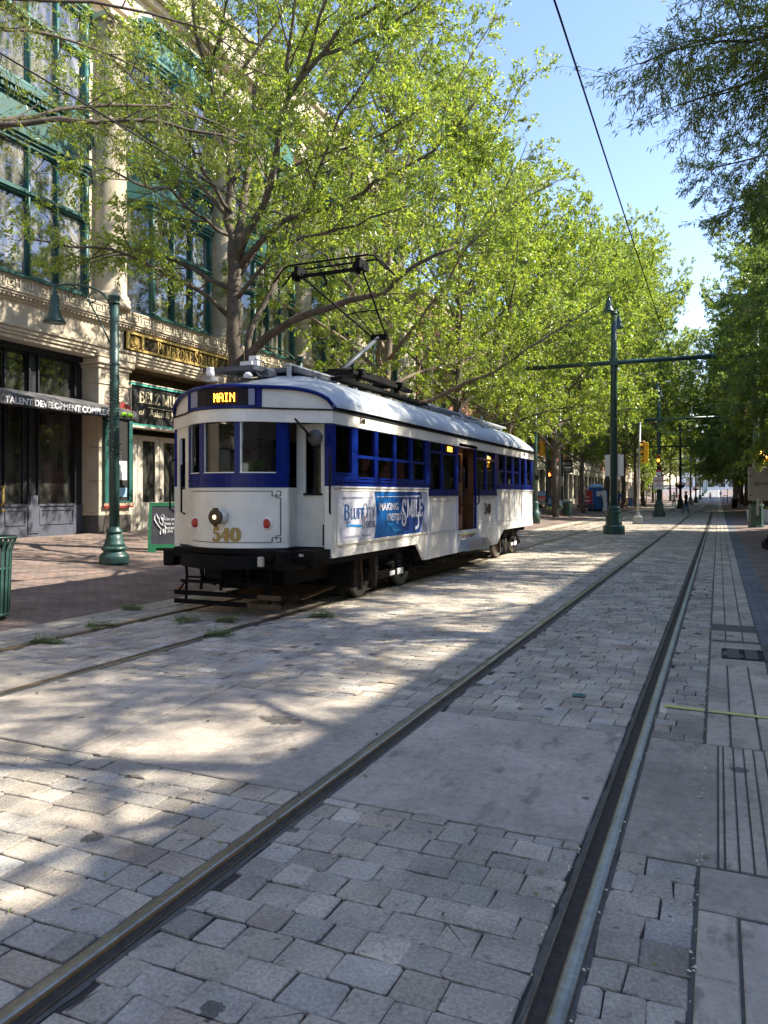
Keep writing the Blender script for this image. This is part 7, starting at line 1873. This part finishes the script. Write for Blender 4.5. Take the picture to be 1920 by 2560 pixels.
nl = [([(0, 0, -.2), (0, 0, 3), (.05, 0, 6), (0, .1, 10)], .22, .05, 1), ([(0, 0, 7.2), (-1.6, -.4, 8.1), (-3.2, -.9, 8.4), (-5.2, -1.4, 8.2)], .05, .01, .3), ([(0, 0, 7.0), (-1.5, .2, 7.7), (-3.0, .3, 7.9), (-4.9, .1, 7.8)], .045, .01, .3), ([(0, 0, 6.6), (-1.4, -1, 7.4), (-2.6, -1.8, 7.6), (-4.0, -2.4, 7.4)], .045, .01, .3), ([(0, 0, 6.9), (-1.6, -.2, 7.6), (-3.0, -.6, 7.9), (-4.4, -.8, 7.6)], .045, .01, .3)]
nl += [(P, a, b, c) for P, a, b, c in cyp_limbs(42, 14.5, 4.2, 9.0, 26)[1:]]
tree('cypress_tree', 'bald cypress reaching one dark feathery clump below the hanging twigs', o3, grow(6, nl, **{**CK, 'step2': .13, 'nleaf': 30}), leaf='cypress_leaf', group='cypress trees on the right pavement')
C1 = tree('cypress_tree', 'dense bald cypress in front of the grey cabinet pole on the right', (4.5, 27, G(4.3)), grow(7, cyp_limbs(43, 14.5, 4.1, 3.0, 44), **{**CK, 'nleaf': 22, 'll': (.12, .22), 'lw': .25, 'len2': 1.6, 'tubes3': False}), leaf='cypress_leaf', group='cypress trees on the right pavement')
C2 = tree('cypress_tree', 'dark bald cypress beside the grey cabinet pole', (4.3, 33.2, G(4.2)), grow(8, cyp_limbs(44, 15.5, 4.3, 3.0, 42), **{**CK, 'step2': .26, 'step3': .17, 'nleaf': 20, 'll': (.17, .30), 'lw': .28, 'len2': 1.7, 'tubes3': False}), leaf='cypress_leaf', group='cypress trees on the right pavement')
for x, y, s, rz_, lb in ((3.8, 51.5, 1.0, 1, 'dark bald cypress just beyond the sunlit gap on the right'), (4.2, 60, 1.25, 2.2, 'dark bald cypress second beyond the sunlit gap'), (3.6, 69, 1.25, 3.5, 'dark bald cypress third beyond the sunlit gap'), (3.4, 77, 1.1, 4.5, 'bald cypress fourth beyond the sunlit gap'), (3.3, 89, 1.3, 5.1, 'bald cypress with a pale trunk behind the black bin'), (3.2, 103, 1.4, .4, 'far bald cypress on the right, first past the black bin'), (3.0, 120, 1.4, 1.7, 'far bald cypress on the right, second past the black bin'), (3.0, 141, 1.5, 2.9, 'far bald cypress on the right, third past the black bin'), (3.0, 168, 1.6, 4.0, 'farthest bald cypress on the right'), (5.5, 74, 1.5, .9, 'taller pale green tree rising behind the cypresses on the right')):
    dup(C2, (x, y, G(x, y)), rz_, lb, s)
# --- off-frame cypress on the left, its limb crosses the upper left windows
o4 = (-11.3, 5.2, G(-11.3))
nl = [([(0, 0, -.2), (0, 0, 4), (0, 0, 13)], .26, .05, 1), ([(0, 0, 4.9), (1.6, 1.0, 5.9), (2.6, 1.7, 6.1), (3.3, 2.3, 6.3), (4.2, 3.2, 6.5), (5.0, 4.0, 6.4)], .085, .014, .35), ([(0, 0, 6.0), (1.5, 1.2, 7.4), (2.9, 2.6, 8.2), (4.0, 3.8, 8.3), (4.8, 4.6, 8.0)], .06, .01, .35),
      ([(0, 0, 6.2), (1.0, 1.6, 7.6), (1.7, 3.2, 8.4), (2.2, 4.8, 8.6), (2.6, 6.0, 8.3)], .06, .01, .4), ([(2.6, 1.7, 6.1), (3.2, 3.0, 6.9), (3.7, 4.4, 7.3), (4.1, 5.4, 7.2)], .035, .01, .3)]
nl += [(P, a, b, c) for P, a, b, c in cyp_limbs(45, 13, 3.4, 9.0, 12)[1:]]
leaf_mat('cypress_sun', (.12, .18, .03), (.30, .38, .04), .05)  # brighter copy of the cypress leaf, sunlight put into its colour
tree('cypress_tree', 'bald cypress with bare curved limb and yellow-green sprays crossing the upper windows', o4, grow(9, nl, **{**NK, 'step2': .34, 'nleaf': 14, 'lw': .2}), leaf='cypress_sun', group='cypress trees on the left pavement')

nl = cyp_limbs(46, 12.5, 4.4, 6.6, 15)
C0 = tree('cypress_tree', 'tall bald cypress shading the near paving beside the crossing slabs', (5.6, 7.2, G(5.6)), grow(10, nl, **{**CK, 'step2': .27, 'nleaf': 15, 'll': (.10, .18), 'lw': .22, 'tubes3': False}), leaf='cypress_leaf', group='cypress trees on the right pavement')
for y, r_, lb in ((-4, 1, 'unseen oak added behind the camera to darken reflections, nearest of three'), (-15, 3, 'unseen oak added behind the camera to darken reflections, middle of three'), (-27, 5, 'unseen oak added behind the camera to darken reflections, last of three')): dup(V3, (-9.5, y, G(-9.5)), r_, lb, .85)  # unseen oaks added behind the camera against sky reflections and blue ambient

for x, y, sc_, rz_, lb in ((5.2, 66, (1.12, 1.12, 1.25), 2.0, 'tall light green oak behind the right hand cypresses, nearest of its kind'), (5.0, 84, (1.2, 1.2, 1.45), 3.1, 'tall light green oak behind the right hand cypresses, middle of three'), (5.6, 112, 1.4, 4.4, 'tall light green oak behind the right hand cypresses, farthest of three')): dup(V3, (x, y, G(x, y)), rz_, lb, sc_)
pp = [o for o in COL.objects if o.name.startswith('person') and not o.parent]
for src, x, y, rz_, lb in ((pp[3], -1.6, 175, 20, 'tiny far pedestrian in white walking between the tracks'), (pp[4], -6.6, 150, 170, 'far pedestrian in red crossing the left track'), (pp[0], -11.2, 72, 80, 'pedestrian in dark clothes on the left pavement behind the banner'), (pp[3], 2.9, 125, 200, 'far pedestrian in white under the right hand cypresses')): dup(src, (x, y, G(x, y)), R(rz_), lb)
